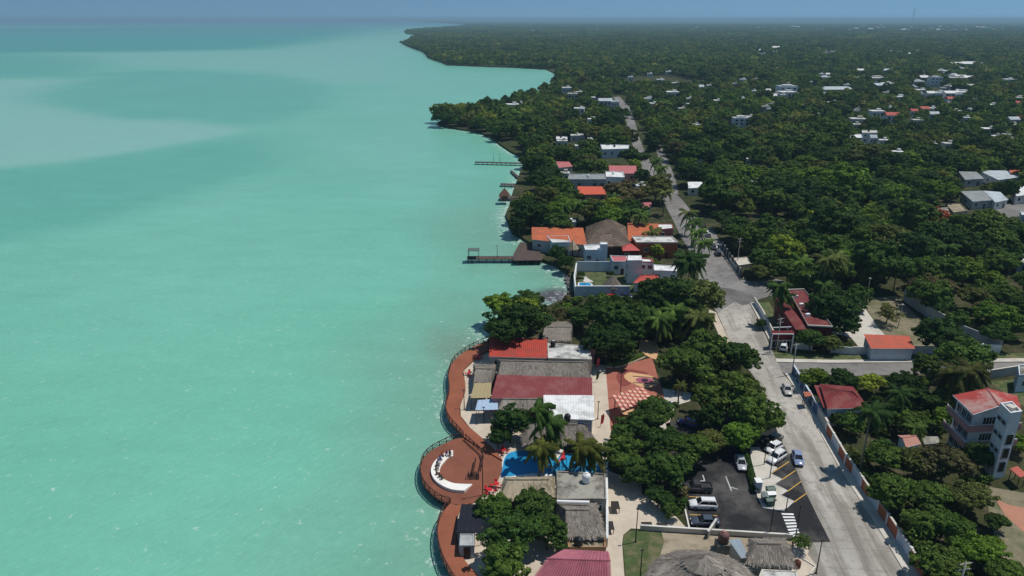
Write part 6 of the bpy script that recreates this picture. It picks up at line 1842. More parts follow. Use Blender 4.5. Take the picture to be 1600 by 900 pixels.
for x, y, w, k, lb in [
    (878, 232, 16, 'c', 'grey cottage half hidden behind the narrow upper pier'), (905, 240, 14, 'w', 'white cottage half hidden left of the big white roof'), (880, 285, 18, 'c', 'beige house half hidden left of the long grey block'), (968, 312, 16, 'c', 'beige cottage behind the palms above the palapa'),
    (1000, 306, 14, 'w', 'white shed half hidden beside the avenue fork'), (925, 196, 14, 'w', 'white house half hidden on the bay road'), (955, 190, 16, 'c', 'grey house half hidden left of the avenue'), (905, 178, 16, 'w', 'white house half hidden in the headland palms'),
    (930, 160, 14, 'w', 'small white house behind the headland by the avenue'), (1020, 170, 14, 'w', 'white house half hidden between avenue and wood'), (1065, 178, 12, 'c', 'beige roof half hidden right of the lane'), (1085, 205, 16, 'w', 'white roof half hidden right of the lane'),
    (1110, 228, 14, 'c', 'grey roof deep in the wood right of the lane'), (1095, 262, 14, 'w', 'white shed deep in the wood right of the blue tarpaulin'), (1180, 300, 14, 'c', 'beige roof deep in the wood left of centre'), (1170, 262, 10, 'w', 'white speck of roof in the wood left of centre'),
    (1240, 268, 12, 'c', 'grey roof in the middle of the right wood'), (1400, 250, 16, 'w', 'white roof in the wood beyond the pale upright tree'), (1415, 262, 12, 'c', 'grey roof in the wood beyond the pale upright tree'), (1480, 236, 18, 'c', 'beige roof in the wood above the right cluster'),
    (1545, 212, 22, 'w', 'white house in the wood near the right edge'), (1580, 205, 18, 'c', 'grey house in the wood at the right edge'), (1595, 240, 18, 'b', 'pale blue house at the right edge above the cluster'), (1440, 178, 16, 'r', 'red roofed house right of the brownish trees'),
    (1550, 172, 20, 'w', 'white flat house far right in the wood'), (1590, 160, 22, 'c', 'beige flat house at the far right edge'), (1250, 175, 14, 'w', 'white cottage right of the white block'), (1205, 170, 12, 'c', 'beige cottage left of centre in the wood'),
    (1300, 168, 14, 'w', 'white house below the long pale blue hall'), (1120, 165, 14, 'w', 'white house left of the white block in the wood'), (1340, 236, 14, 'c', 'grey annexe below the dark fronted house'), (1390, 392, 14, 'c', 'grey shed roof deep in the near wood'), (1420, 345, 18, 'c', 'pale roof left of the red flowering tree')]:
    dhouse(x, y, w, k, lb, 'half-hidden houses in the wood', 4.8, 3.2)
r2 = random.Random(5)
for i in range(30):
    dhouse(r2.choice([r2.uniform(1335, 1500), r2.uniform(1440, 1530)]), r2.uniform(110, 156), r2.uniform(7, 20), r2.choice('wwcgb'), 'small pale house in the settlement right of centre below the white halls', 'small houses of the middle settlement')
for i in range(16):
    dhouse(r2.choice([r2.uniform(1185, 1232), r2.uniform(1270, 1320), r2.uniform(1380, 1440)]), r2.uniform(79, 88), r2.uniform(4, 13), r2.choice('wwcg'), 'tiny white house in a clearing of the far wood', 'houses in clearings of the far wood')
for i in range(30):
    dhouse(r2.uniform(1010, 1320), r2.uniform(108, 205), r2.uniform(6, 13), r2.choice('wcwcg'), 'small roof peeping out of the wood between avenue and white block', 'roofs peeping out of the wood, left part', 4.8, 3.0)
for i in range(28):
    dhouse(r2.uniform(1330, 1600), r2.uniform(158, 260), r2.uniform(8, 16), r2.choice('wcwcrb'), 'small roof peeping out of the wood on the right', 'roofs peeping out of the wood, right part', 4.8, 3.0)
for i in range(70):
    x = r2.choice([r2.gauss(1400, 60), r2.uniform(1080, 1600), r2.gauss(1480, 50), r2.uniform(820, 1600)])
    dhouse(x, r2.uniform(39, 51), r2.uniform(2, 7), r2.choice('wwwcb'), 'pale speck of a house in the far town under the horizon', 'houses of the far town', 13, 9)
dhouse(710, 42, 20, 'w', 'white building on the far point of land', 'houses of the far point', 8)
dhouse(700, 42.5, 14, 'c', 'grey building on the far point of land', 'houses of the far point', 8)
dhouse(1210, 79, 12, 'g', 'bright white roof with a mast in the far wood', 'houses of the far wood', 8)
def mast(px, py, h, label, base_py=None):
    c = G(px, py)
    t = thing('radio_mast', label, 'mast', c, 'radio masts')
    w = h / 45
    for k in range(3):
        a = k * 2.094
        part(MB().tube([c + Vector((math.cos(a) * w, math.sin(a) * w, 0)), c + Vector((math.cos(a) * w * .3, math.sin(a) * w * .3, h))], w * .12, 5), 'leg', steel, t)
    br = MB()
    for k in range(14):
        z0, z1 = h * k / 14, h * (k + 1) / 14
        for j in range(3):
            a, b = j * 2.094, (j + 1) * 2.094
            f0, f1 = w * (1 - .7 * k / 14), w * (1 - .7 * (k + 1) / 14)
            br.bar(c + Vector((math.cos(a) * f0, math.sin(a) * f0, z0)), c + Vector((math.cos(b) * f1, math.sin(b) * f1, z1)), w * .1)
    part(br, 'lattice', steel, t)
    part(MB().tube([c + Vector((0, 0, h)), c + Vector((0, 0, h * 1.1))], w * .1, 5), 'antenna', steel, t)
mast(1424, 43.5, 160, 'tall lattice radio mast standing above the horizon')
mast(1210, 78, 22, 'short lattice mast beside a white roof in the far wood')

# boulders at the foot of the villa sea wall
rk = random.Random(4)
rock_m = M('wet_grey_rock', (.13, .12, .11), .8, .3, fine=3)
for k in range(16):
    u = k / 15
    q = lerp((886, 428, 0), (893, 464, 0), u)
    c = G(q.x + rk.uniform(-3, 4), q.y + rk.uniform(-2, 2), 0)
    t_ = rk.uniform(.5, 1.2)
    vs, fs = [], []
    for i in range(5):
        for j in range(8):
            th, ph = math.pi * (i + .5) / 5, 2 * math.pi * j / 8
            d = t_ * rk.uniform(.75, 1.15)
            vs.append((c.x + d * math.sin(th) * math.cos(ph) * 1.3, c.y + d * math.sin(th) * math.sin(ph), .15 + d * math.cos(th) * .8))
    for i in range(4):
        for j in range(8): fs.append((i * 8 + j, (i + 1) * 8 + j, (i + 1) * 8 + (j + 1) % 8, i * 8 + (j + 1) % 8))
    fs.append(tuple(range(8))); fs.append(tuple(32 + j for j in range(8))[::-1])
    single(MB().add(vs, fs), 'boulder', rock_m, 'grey boulder at the foot of the villa sea wall', 'boulder', Vector((c.x, c.y, 0)), 'boulders at the villa sea wall')
# ------------------------------------------------------------------ trees one can pick out in the photograph
NEAR = [
 (808, 502, 92, 'dark', 'broad dark tree over the water above the bright red roof', {}),
 (783, 512, 48, 'dark', 'low dark bush at the water edge above the bright red roof', {}),
 (880, 492, 34, 'brown', 'small brownish tree between the dark tree and the thatch strip', {'open_': True}),
 (905, 497, 44, 'deep', 'dense tree behind the weathered thatch strip', {}),
 (940, 500, 66, 'deep', 'large dark tree above the white flat roof', {}),
 (978, 500, 72, 'deep', 'large tree right of the one above the white flat roof', {}),
 (950, 530, 76, 'dark', 'dark tree shading the end of the white flat roof', {}),
 (1022, 457, 58, 'dark', 'dark tree covering the front wall of the villa', {}),
 (1045, 452, 50, 'dark', 'dark tree left of the tall street palms', {}),
 (1003, 482, 40, 'deep', 'small tree between villa wall and palms', {}),
 (975, 545, 50, 'dark', 'dark shrub tree behind the plaza hedge', {}),
 (797, 664, 62, 'dark', 'dark round tree left of the splash pool palms', {}),
 (813, 647, 36, 'dark', 'upper lobe tree beside the tall thin palm', {}),
 (778, 682, 42, 'dark', 'low dark tree over the boardwalk railing', {}),
 (772, 795, 62, 'mid', 'upper left tree of the big near clump', {}),
 (835, 792, 74, 'deep', 'upper right tree of the big near clump', {}),
 (798, 838, 96, 'deep', 'largest tree of the big near clump at the bottom', {}),
 (855, 832, 66, 'deep', 'right tree of the big near clump beside the grey thatch', {}),
 (790, 885, 78, 'mid', 'lowest tree of the big near clump', {}),
 (1072, 566, 80, 'mid', 'broad light-topped tree right of the plaza eye', {'crown': 3}),
 (1105, 548, 74, 'mid', 'broad tree behind the dome-shaped one by the street', {}),
 (1152, 556, 72, 'deep', 'tree leaning to the street above the dome-shaped one', {}),
 (1139, 612, 94, 'mid', 'big dome-shaped green tree between plaza and street', {'crown': 1}),
 (1182, 645, 82, 'mid', 'spreading tree over the edge of the street', {'open_': False}),
 (1161, 681, 58, 'fresh', 'bright green tree at the top of the angled bays', {}),
 (1110, 650, 50, 'dark', 'shaded tree over the top of the car park', {}),
 (1022, 645, 76, 'deep', 'tree right of the lattice canopy', {}),
 (990, 668, 60, 'deep', 'tree below the lattice canopy beside the beige path', {}),
 (972, 706, 70, 'mid', 'round tree over the beige path right of the palms', {}),
 (1000, 735, 60, 'deep', 'tree above the sunny bend of the beige path', {}),
 (1038, 690, 66, 'deep', 'middle tree of the clump left of the car park', {}),
 (1042, 728, 72, 'deep', 'lower tree of the clump left of the car park', {}),
 (1084, 700, 70, 'mid', 'tree overhanging the dark pickup', {}),
 (1112, 690, 50, 'olive', 'light olive tree at the top of the car park', {}),
 (1030, 775, 44, 'dark', 'dark low tree in the planted wedge beside the path', {}),
 (1048, 795, 34, 'deep', 'small shrub tree at the tip of the planted wedge', {}),
 (1252, 846, 34, 'mid', 'young leafy tree beside the pedestrian crossing', {'open_': True}),
 (1273, 589, 44, 'fresh', 'bright green tree at the top of the blue wall', {}),
 (1312, 594, 50, 'dark', 'dark tree between the bright green and the lime one', {}),
 (1363, 597, 42, 'lime', 'lime yellow tree behind the dark red roof', {}),
 (1410, 597, 48, 'dark', 'dark tree on the side street right of the lime one', {}),
 (1440, 620, 46, 'dark', 'dark tree behind the garden of the dark red house', {}),
 (1420, 655, 56, 'mid', 'green tree in the middle of the right garden', {}),
 (1380, 648, 40, 'deep', 'small tree right of the dark red roof', {}),
 (1330, 660, 46, 'mid', 'green tree before the dark red roof', {}),
 (1310, 655, 30, 'deep', 'shrub tree inside the wall before the dark red house', {}),
 (1468, 650, 40, 'fresh', 'bright bananalike tree left of the salmon house', {}),
 (1475, 622, 40, 'olive', 'olive tree behind the salmon house', {}),
 (1500, 600, 36, 'fresh', 'bright tree below the coconut palms on the side street', {}),
 (1382, 712, 62, 'mid', 'green tree behind the tall palm by the terracotta wall', {}),
 (1430, 722, 66, 'olive', 'olive crown left in the large garden clump', {}),
 (1476, 722, 84, 'brown', 'brownish crown in the middle of the large garden clump', {}),
 (1532, 712, 50, 'deep', 'dark green tree at the foot of the salmon house', {}),
 (1402, 770, 74, 'mid', 'green tree along the terracotta wall, upper one', {}),
 (1452, 776, 78, 'mid', 'yellow-green crown in the middle of the large garden clump', {}),
 (1512, 775, 76, 'olive', 'olive crown below the stair tower', {}),
 (1432, 822, 64, 'mid', 'green tree along the terracotta wall, lower one', {}),
 (1490, 828, 78, 'mid', 'green crown low in the large garden clump', {}),
 (1470, 880, 84, 'mid', 'green crown at the bottom edge right of the street', {}),
 (1530, 858, 76, 'fresh', 'lighter crown at the bottom right', {}),
 (1572, 895, 70, 'mid', 'crown in the bottom right corner', {}),
 (1558, 815, 40, 'deep', 'shrub tree beside the salmon path', {}),
 (1590, 690, 40, 'fresh', 'bright tree at the right edge behind the stair tower', {}),
 (1305, 480, 80, 'dark', 'big dark round tree behind the maroon building', {'crown': 0}),
 (1320, 505, 50, 'dark', 'dark lower crown right of the maroon building', {}),
 (1268, 530, 44, 'deep', 'tree before the maroon building', {}),
 (1298, 535, 36, 'olive', 'yellowish shrub tree at the white wall', {}),
 (1188, 505, 20, 'deep', 'little bush on the lawn by the street wall', {}),
 (1470, 524, 70, 'dark', 'dark spreading tree right of the orange-red shed', {}),
 (1388, 488, 40, 'olive', 'thin olive tree on the dry grass yard', {'open_': True}),
 (1345, 462, 44, 'deep', 'tree behind the white yard', {}),
 (822, 332, 56, 'dark', 'dark mangrove tree at the shore above the hotel', {}),
 (812, 350, 34, 'dark', 'small dark mangrove at the shore left of the orange roof', {}),
 (850, 312, 50, 'olive', 'olive mangrove tree behind the dark one at the shore', {}),
 (848, 282, 52, 'dark', 'dark tree at the shore beside the water hut', {}),
 (838, 262, 46, 'dark', 'dark tree at the root of the narrow upper pier', {}),
 (872, 396, 32, 'dark', 'dark tree below the white cabin of the hotel', {}),
 (885, 408, 30, 'dark', 'dark shrub tree left of the villa garden wall', {}),
 (1025, 392, 26, 'lime', 'yellow-green tree before the rust orange house', {}),
 (1036, 428, 16, 'mid', 'small round tree beside the villa wing', {}),
 (955, 428, 12, 'deep', 'little garden tree behind the lawn palapa', {}),
 (908, 428, 14, 'deep', 'bush in the corner of the villa garden', {}),
 (1453, 342, 52, 'red', 'red flowering tree in the wood on the right', {'open_': True}),
 (1040, 220, 18, 'red', 'small red flowering tree right of the lane', {}),
 (914, 260, 22, 'red', 'red flowering tree behind the pink-red roof', {}),
 (990, 258, 26, 'lime', 'lime green tree beside the avenue', {}),
 (1358, 336, 38, 'fresh', 'pale green upright tree standing out of the wood', {}),
 (1300, 385, 64, 'mid', 'broad lit tree in the wood behind the maroon building', {}),
 (1350, 380, 60, 'mid', 'broad lit tree right of the first one in the wood', {}),
]
NEAR += [(1152, 352, 46, 'deep', 'deep green tree behind the fence of the far street, far one', {}), (1172, 376, 52, 'mid', 'mid green tree behind the fence of the far street, middle one', {}), (1196, 404, 52, 'deep', 'deep green tree behind the pale plot', {}),
 (1188, 424, 36, 'olive', 'low olive tree at the mouth of the dead-end road', {}), (1232, 420, 50, 'mid', 'green tree beyond the dead-end road', {}), (1130, 340, 40, 'dark', 'dark tree beside the bend of the far street', {}), (1210, 370, 56, 'deep', 'broad tree in the first row of the wood', {})]
NEARXY = []
for px, py, w, col, lb, k in NEAR:
    t = tree(px, py, w, lb, col, **k)
    NEARXY.append((t.location.x, t.location.y, w / 2 / ppm(py, LAND + 5)))

# palms
palm(838, 638, 11.5, 'tall thin dark palm left of the splash pool', 'deep', 3.6, 24, (-.3, .4), 1, .9)
palm(856, 660, 9.0, 'dark palm before the white corrugated roof', 'deep', 4.0, 24, (-.2, .3), 2, .8)
palm(845, 698, 6.5, 'yellow-green bushy palm over the splash pool, left one', (.10, .115, .022), 3.6, 30, (-.2, .3), 3, .5)
palm(906, 696, 7.0, 'yellow-green bushy palm over the splash pool, middle one', (.095, .11, .022), 3.6, 30, (.4, .3), 4, .6)
palm(922, 704, 6.0, 'yellow-green bushy palm over the splash pool, right one', (.085, .105, .022), 3.7, 28, (.3, .4), 5, .5)
palm(1062, 602, 4.5, 'small lone palm right of the plaza eye', (.07, .09, .022), 1.9, 18, (0, 0), 6, .5)
palm(1030, 498, 7.5, 'palm left in the clump below the villa', 'mid', 4.4, 26, (-.4, .2), 7, .4)
palm(1052, 484, 8.5, 'palm in the middle of the clump below the villa', 'mid', 4.4, 26, (0, .2), 8, .4)
palm(1092, 496, 7.0, 'big palm at the right of the clump by the street', 'olive', 5.0, 30, (.2, .2), 9, .3)
palm(1014, 486, 7.0, 'palm behind the clump below the villa', 'deep', 3.4, 20, (.2, .2), 23, .4)
palm(1070, 402, 12.5, 'tall dark street palm, left one of the row', 'dark', 4.7, 28, (-.6, -.4), 10, .2)
palm(1078, 410, 12.0, 'tall dark street palm, middle one of the row', 'dark', 4.7, 28, (0, -.3), 11, .2)
palm(1084, 404, 12.5, 'tall dark street palm, right one of the row', 'dark', 4.7, 28, (.6, -.4), 12, .2)
palm(1218, 447, 11.0, 'tall palm at the corner of the maroon building', 'deep', 3.6, 24, (0, 0), 13, .3)
palm(1224, 462, 8.5, 'lower palm at the corner of the maroon building', 'deep', 3.4, 22, (.4, 0), 14, .3)
palm(1362, 642, 12.5, 'tall dark palm inside the terracotta wall', 'dark', 3.7, 22, (-.4, -.8), 15, .5)
palm(1405, 612, 8.0, 'dark palm behind the lime tree', 'dark', 3.3, 20, (0, 0), 16, .4)
palm(1495, 582, 8.0, 'coconut palm on the side street, left one', (.075, .085, .025), 4.8, 28, (-.4, 0), 17, .4)
palm(1517, 577, 9.0, 'coconut palm on the side street, right one', (.075, .085, .025), 4.8, 28, (.4, 0), 18, .4)
palm(1430, 668, 4.5, 'low feathery palm beside the salmon tile shed', 'mid', 2.8, 18, (0, 0), 19, .4)
palm(1288, 445, 7.5, 'short palm behind the big dark round tree', 'deep', 3.0, 18, (0, 0), 20, .3)
for i, (x, y, h, lb) in enumerate([
    (1099, 378, 8, 'palm on the median of the far street, nearest one'), (1090, 362, 9, 'palm on the median of the far street, second one'), (1084, 347, 9, 'palm on the median of the far street, third one'),
    (1075, 332, 9, 'palm on the median of the far street, farthest one'), (1018, 362, 6, 'palm against the right orange roof'), (1000, 336, 9, 'palm behind the right orange roof'), (985, 330, 9, 'palm behind the brown palapa, right one'), (930, 318, 10, 'palm behind the brown palapa, left one'),
    (905, 318, 10, 'palm behind the left orange roof, right one'), (880, 322, 9, 'palm behind the left orange roof, left one'), (868, 305, 9, 'palm behind the olive mangrove'), (1040, 300, 10, 'palm at the fork of the avenue'), (1033, 262, 11, 'palm between avenue and lane'), (1025, 250, 10, 'palm between avenue and lane, far one'),
    (958, 308, 9, 'palm right of the orange-red tile roof'), (1305, 402, 13, 'pale trunked tall palm in the wood, right one'), (1293, 405, 13, 'pale trunked tall palm in the wood, left one'), (1252, 408, 11, 'palm in the wood above the maroon building'), (1530, 345, 8, 'bushy palm beside the far right street'), (1518, 350, 7, 'second bushy palm beside the far right street'),
    (1480, 385, 9, 'palm in the wood near the right edge'), (1405, 412, 9, 'palm in the middle of the right wood'), (1180, 232, 10, 'palm at the top left of the right wood'), (1165, 236, 10, 'second palm at the top left of the right wood'), (790, 168, 11, 'palm on the headland, left one'), (808, 165, 11, 'palm on the headland, middle one'), (826, 158, 12, 'palm on the headland, right one'), (840, 150, 12, 'palm behind the headland')]):
    small_palm(x, y, h, lb, rng.choice(['deep', 'mid', 'deep', 'olive']), 4.4, 'palms further off', i)

# ------------------------------------------------------------------ the wood
r_ = np.random.default_rng(3)
def project(X, Y, Z=LAND):
    dz = Z - CAM_H
    fwd = Y * CP - dz * SP
    return 800 + FPX * X / fwd, 450 - FPX * (Y * SP + dz * CP) / fwd
def scatter(r0, r1, sp, shore=3.0):
    """jittered grid over the land in a wide sector before the camera"""
    half = R(40)
    xs = np.arange(-r1 * math.sin(half), r1 * math.sin(half), sp); ys = np.arange(max(r0 * .7, 60), r1, sp)
    X, Y = np.meshgrid(xs, ys)
    X[1::2] += sp / 2
    X = X + r_.uniform(-.36, .36, X.shape) * sp; Y = Y + r_.uniform(-.36, .36, Y.shape) * sp
    X, Y = X.ravel(), Y.ravel()
    d = np.hypot(X, Y); a = np.arctan2(X, Y)
    ok = (d >= r0) & (d < r1) & (np.abs(a) < half)
    X, Y, d, a = X[ok], Y[ok], d[ok], a[ok]
    ok = inside(X, Y, LP) & (dist_poly(X, Y, CO) > shore)
    X, Y, d, a = X[ok], Y[ok], d[ok], a[ok]
    keep = np.ones(len(X), bool)
    for P in EXCL + TREE_EX:
        P = np.array(P)
        lo, hi = P.min(0) - 4, P.max(0) + 4
        m = (X > lo[0]) & (X < hi[0]) & (Y > lo[1]) & (Y < hi[1]) & keep
        if m.any():
            i = np.where(m)[0]
            bad = inside(X[i], Y[i], P) | (dist_poly(X[i], Y[i], np.vstack([P, P[:1]])) < 2.6)
            keep[i[bad]] = False
    for a0, a1, q0, q1 in EXA:
        keep &= ~((a > a0) & (a < a1) & (d > q0) & (d < q1))
    if r0 > 90:
        cl = vnoise(X, Y, 34 if r1 < 600 else 70, 12) * .6 + vnoise(X, Y, 90 if r1 < 600 else 260, 13) * .4
        keep &= cl < (.80 if r1 < 600 else .74)
    for x, y, rr in NEARXY:
        keep &= np.hypot(X - x, Y - y) > rr * .8 + 1.0
    return X[keep], Y[keep], d[keep]
X1, Y1, D1 = scatter(95, 520, 8.6, .8)
S1_ = r_.uniform(.7, 1.35, len(X1)) * 6.0
# clumps of bigger and smaller trees
S1_ *= .78 + .5 * vnoise(X1, Y1, 45, 9)
S1_ = np.where(r_.random(len(X1)) < .06, S1_ * 1.35, S1_)
px1, py1 = project(X1, Y1)
inview = ~((px1 > 1235) & (py1 > 600)) & ~((px1 < 1195) & (py1 > 530)) & (px1 > -60) & (px1 < 1660) & (py1 < 960)
X1, Y1, D1, S1_, px1, py1 = [v[inview] for v in (X1, Y1, D1, S1_, px1, py1)]
# gaps in the near garden on the right stay lower
order = np.argsort(-(S1_ / D1))
N_IND = max(0, 300 - N_TREES[0])
ind = order[:N_IND]; rest = order[N_IND:]
rr_ = random.Random(21)
COLW = {'dark': 'very dark', 'deep': 'deep green', 'mid': 'mid green', 'olive': 'olive', 'fresh': 'bright green', 'brown': 'brownish', 'lime': 'yellow-green', 'grey': 'bare grey'}
def zone(px, py):
    road = 1060 + (py - 330) * .9 if py > 330 else 1040
    if px < road and py < 600: return 'between lagoon and street ' + ('near the villa' if py > 400 else 'above the hotel' if py > 300 else 'beside the avenue')
    if py > 600: return 'in the garden ' + ('below the salmon house' if py > 700 else 'beside the salmon house')
    col = 'near the street' if px < 1250 else 'in its middle' if px < 1430 else 'right part'
    row = 'by the side street' if py > 500 else 'front rows' if py > 420 else 'middle rows' if py > 340 else 'back rows'
    return 'of the right-hand wood, %s, %s' % (row, col)
for i in ind:
    c = rr_.choices(['dark', 'deep', 'mid', 'olive', 'fresh', 'brown', 'lime', 'grey'], [20, 28, 28, 8, 10, 3, 5, 0])[0]
    z_ = zone(px1[i], py1[i])
    tree_at(Vector((X1[i], Y1[i], LAND)), float(S1_[i]), COLW[c] + ' tree ' + z_, c, 'trees ' + z_, rnd=rr_, open_=(c == 'grey'))
def gn_wood(name, label, X, Y, S, protos, zs):
    me = bpy.data.meshes.new(name)
    V = np.stack([X, Y, np.full(len(X), 0.) + zs], 1)
    me.vertices.add(len(V)); me.vertices.foreach_set('co', V.ravel().astype(np.float32))
    at = me.attributes.new('scl', 'FLOAT', 'POINT'); at.data.foreach_set('value', S.astype(np.float32))
    at = me.attributes.new('rot', 'FLOAT_VECTOR', 'POINT')
    rt = np.zeros((len(X), 3), np.float32); rt[:, 2] = r_.uniform(0, 6.28, len(X))
    at.data.foreach_set('vector', rt.ravel())
    at = me.attributes.new('pick', 'INT', 'POINT'); at.data.foreach_set('value', r_.integers(0, len(protos), len(X)).astype(np.int32))
    o = link(bpy.data.objects.new(name, me))
    tag(o, label, None, kind='stuff')
    coll = bpy.data.collections.new(name + '_crowns')
    for k, m in enumerate(protos):
        coll.objects.link(bpy.data.objects.new('%s_crown_%d' % (name, k), m))
    ng = bpy.data.node_groups.new(name, 'GeometryNodeTree')
    ng.interface.new_socket('Geometry', in_out='INPUT', socket_type='NodeSocketGeometry')
    ng.interface.new_socket('Geometry', in_out='OUTPUT', socket_type='NodeSocketGeometry')
    n, l = ng.nodes, ng.links
    gi, go = n.new('NodeGroupInput'), n.new('NodeGroupOutput')
    ci = n.new('GeometryNodeCollectionInfo'); ci.inputs['Collection'].default_value = coll
    ci.inputs['Separate Children'].default_value = True; ci.inputs['Reset Children'].default_value = True
    ip = n.new('GeometryNodeInstanceOnPoints'); ip.inputs['Pick Instance'].default_value = True
    def na(nm, ty):
        a = n.new('GeometryNodeInputNamedAttribute'); a.data_type = ty; a.inputs['Name'].default_value = nm
        return a.outputs[0]
    l.new(gi.outputs[0], ip.inputs['Points']); l.new(ci.outputs[0], ip.inputs['Instance'])
    l.new(na('pick', 'INT'), ip.inputs['Instance Index'])
    er = n.new('FunctionNodeEulerToRotation'); l.new(na('rot', 'FLOAT_VECTOR'), er.inputs[0])
    l.new(er.outputs[0], ip.inputs['Rotation']); l.new(na('scl', 'FLOAT'), ip.inputs['Scale'])
    l.new(ip.outputs[0], go.inputs[0])
    md = o.modifiers.new('wood', 'NODES'); md.node_group = ng
    return o
MIDC = [crown_mesh('mid_crown', 71 + i, 2400, .070, nlobe=n, squash=sq, mat=wood_leaf) for i, (n, sq) in enumerate([(13, .8), (18, .7), (10, .85), (16, .75), (12, .9)])]
FARC = [crown_mesh('far_crown', 81 + i, 260, .20, nlobe=8, squash=.78, mat=wood_leaf) for i in range(4)]
gn_wood('woodland', 'dense green wood filling the land beyond the street', X1[rest], Y1[rest], S1_[rest], MIDC, LAND + S1_[rest] * .8)
X2, Y2, D2 = scatter(520, 1150, 9.4, .5)
S2 = np.where(r_.random(len(X2)) < .08, 1.4, 1.0) * r_.uniform(.7, 1.25, len(X2)) * 6.2 * (.8 + .4 * vnoise(X2, Y2, 90, 5))
gn_wood('far_woodland', 'far green wood along the bay and behind the houses', X2, Y2, S2, MIDC[:3] + FARC[:2], LAND + S2 * .75)
X3, Y3, D3 = scatter(1150, 3000, 12.0, .5)
S3 = r_.uniform(.75, 1.3, len(X3)) * 7.2 * (.75 + .5 * vnoise(X3, Y3, 160, 6))
gn_wood('distant_woodland', 'distant wood stretching towards the town under the horizon', X3, Y3, S3, FARC, LAND + S3 * .62)
def patch_mesh(seed):
    rs = np.random.default_rng(seed)
    C, N, S = [], [], []
    for k in range(34):
        c = np.array([rs.uniform(-1, 1), rs.uniform(-1, 1), rs.uniform(.05, .10)]); rad = rs.uniform(.13, .22)
        v = rs.normal(size=(16, 3)); v /= np.linalg.norm(v, axis=1)[:, None]; v[:, 2] = np.abs(v[:, 2])
        C.append(c + v * rad * np.array([1, 1, .55])); N.append(v)
    C, N = np.vstack(C), np.vstack(N)
    N = N + rs.normal(size=N.shape) * .3; N /= np.linalg.norm(N, axis=1)[:, None]
    k = rs.uniform(.08, .14, len(C))
    me = quads_mesh('patch', C, N, k, k * .7, rs); me.materials.append(wood_leaf)
    return me
X4, Y4, D4 = scatter(3000, 11000, 66, 20.0)
S4 = r_.uniform(.85, 1.15, len(X4)) * 42
gn_wood('horizon_woodland', 'band of wood just under the horizon', X4, Y4, S4, [patch_mesh(i) for i in (1, 2, 3)], np.full(len(X4), LAND))
print('trees', N_TREES[0], 'wood', len(rest), len(X2), len(X3), len(X4))

# ------------------------------------------------------------------ shrubs filling the gardens
SHRUBS = [crown_mesh('foliage', 91 + i, 700, .11, nlobe=9, squash=.8, nsub=8) for i in range(4)]
SZ = [('below the front wall of the villa', [(899, 467), (1000, 467), (1004, 492), (880, 494)], 2.8, .85),
      ('in the garden right of the street', [(1293, 602), (1480, 602), (1486, 660), (1478, 720), (1560, 762), (1560, 830), (1600, 860), (1640, 906), (1452, 906), (1392, 818), (1326, 725), (1300, 672), (1290, 650), (1246, 594)], 3.4, .75),
      ('in the planted strip between plaza and street', [(925, 548), (985, 552), (1002, 545), (1030, 548), (1048, 575), (1060, 600), (1082, 612), (1100, 636), (1186, 606), (1148, 552), (1118, 492), (1000, 472), (905, 476), (900, 500), (930, 545)], 3.6, .7),
      ('in the planted wedge between path and car park', [(1003, 748), (1058, 745), (1074, 826), (1042, 790), (1004, 772)], 2.6, .9),
      ('beside the salmon path at the lower right', [(1560, 772), (1600, 782), (1640, 800), (1640, 775), (1580, 760)], 4.5, .5),
      ('in the villa garden by the back wall', [(903, 426), (972, 426), (972, 430), (903, 430)], 2.2, .8),
      ('behind the white wall of the maroon building', [(1212, 537), (1330, 551), (1328, 540), (1240, 530)], 3.0, .6),
      ('on the shore between villa and dark waterside tree', [(850, 482), (893, 470), (905, 476), (900, 492), (850, 496)], 3.2, .8)]
rs_ = random.Random(77)
n_sh = 0
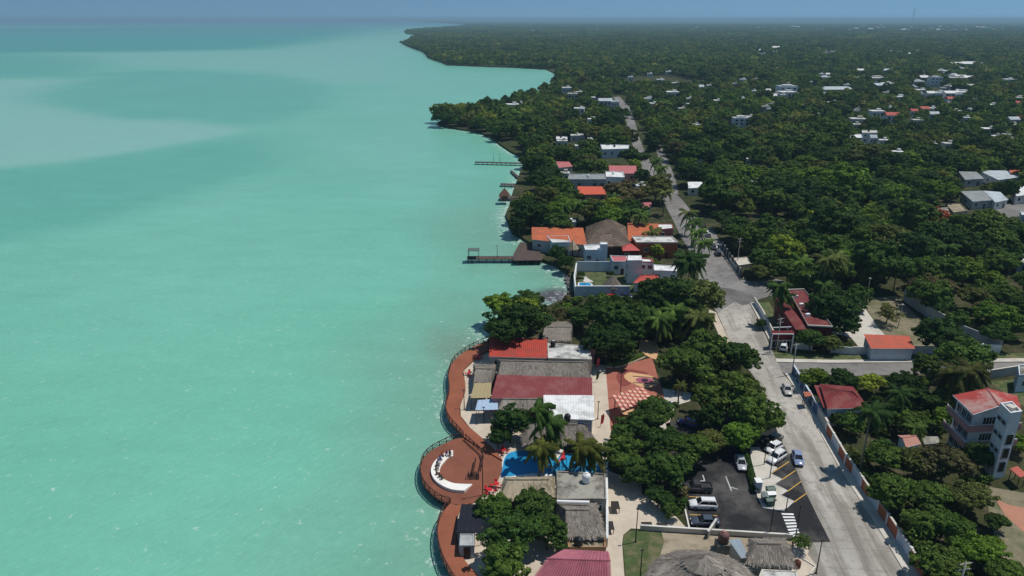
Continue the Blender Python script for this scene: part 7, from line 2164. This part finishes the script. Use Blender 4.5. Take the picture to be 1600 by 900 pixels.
for where, pxs, sp_, dens_ in SZ:
    P = np.array([tuple(G(x, y)[:2]) for x, y in pxs])
    lo, hi = P.min(0), P.max(0)
    y = lo[1]
    while y < hi[1]:
        x = lo[0]
        while x < hi[0]:
            X_, Y_ = x + rs_.uniform(-.4, .4) * sp_, y + rs_.uniform(-.4, .4) * sp_
            x += sp_
            if rs_.random() > dens_ or n_sh >= 298: continue
            a_ = np.array([X_]); b_ = np.array([Y_])
            if not inside(a_, b_, P)[0]: continue
            if any(inside(a_, b_, np.array(F))[0] or dist_poly(a_, b_, np.array(F + F[:1]))[0] < 1.4 for F in FOOT): continue
            if any(inside(a_, b_, np.array(F))[0] or dist_poly(a_, b_, np.array(list(F) + [F[0]]))[0] < .6 for F in EXCL): continue
            if any(math.hypot(X_ - q[0], Y_ - q[1]) < q[2] * .55 for q in NEARXY): continue
            n_sh += 1
            c = rs_.choices(['dark', 'deep', 'mid', 'olive', 'fresh', 'lime', 'brown'], [16, 26, 30, 12, 10, 4, 4])[0]
            rr = rs_.uniform(1.0, 2.3)
            t = thing('shrub', COLW[c] + ' shrub ' + where, 'shrub', Vector((X_, Y_, LAND)), 'shrubs ' + where)
            f = inst(rs_.choice(SHRUBS), 'foliage', t, (0, 0, rr * .72), (0, 0, rs_.uniform(0, 6.28)), (rr * rs_.uniform(.9, 1.4), rr, rr * rs_.uniform(.8, 1.2)))
            g = GREENS[c]; k_ = rs_.uniform(.85, 1.2)
            f.color = (g[0] * k_, g[1] * k_, g[2] * k_, 1)
            inst(TRUNKS[n_sh % 3], 'stem', t, (0, 0, 0), (0, 0, 0), (rr * .6, rr * .6, rr * .9))
        y += sp_
print('shrubs', n_sh)

# ------------------------------------------------------------------ labels: tell look-alikes apart by their order
ORD = 'first second third fourth fifth sixth seventh eighth ninth tenth eleventh twelfth thirteenth fourteenth fifteenth sixteenth seventeenth eighteenth nineteenth twentieth'.split()
same = {}
for o in SC.objects:
    if o.get('label') and o.parent is None: same.setdefault(o['label'], []).append(o)
for lb, os_ in same.items():
    if 1 < len(os_) <= 30:
        os_.sort(key=lambda o: o.location.x / max(o.location.y * CP - (LAND - CAM_H) * SP, 1))
        for i, o in enumerate(os_):
            w = ORD[i] if i < 20 else 'twenty-' + ORD[i - 20] if i < 29 else 'thirtieth'
            new = lb + ', ' + w + ' from left'
            if len(new.split()) <= 16: o['label'] = new
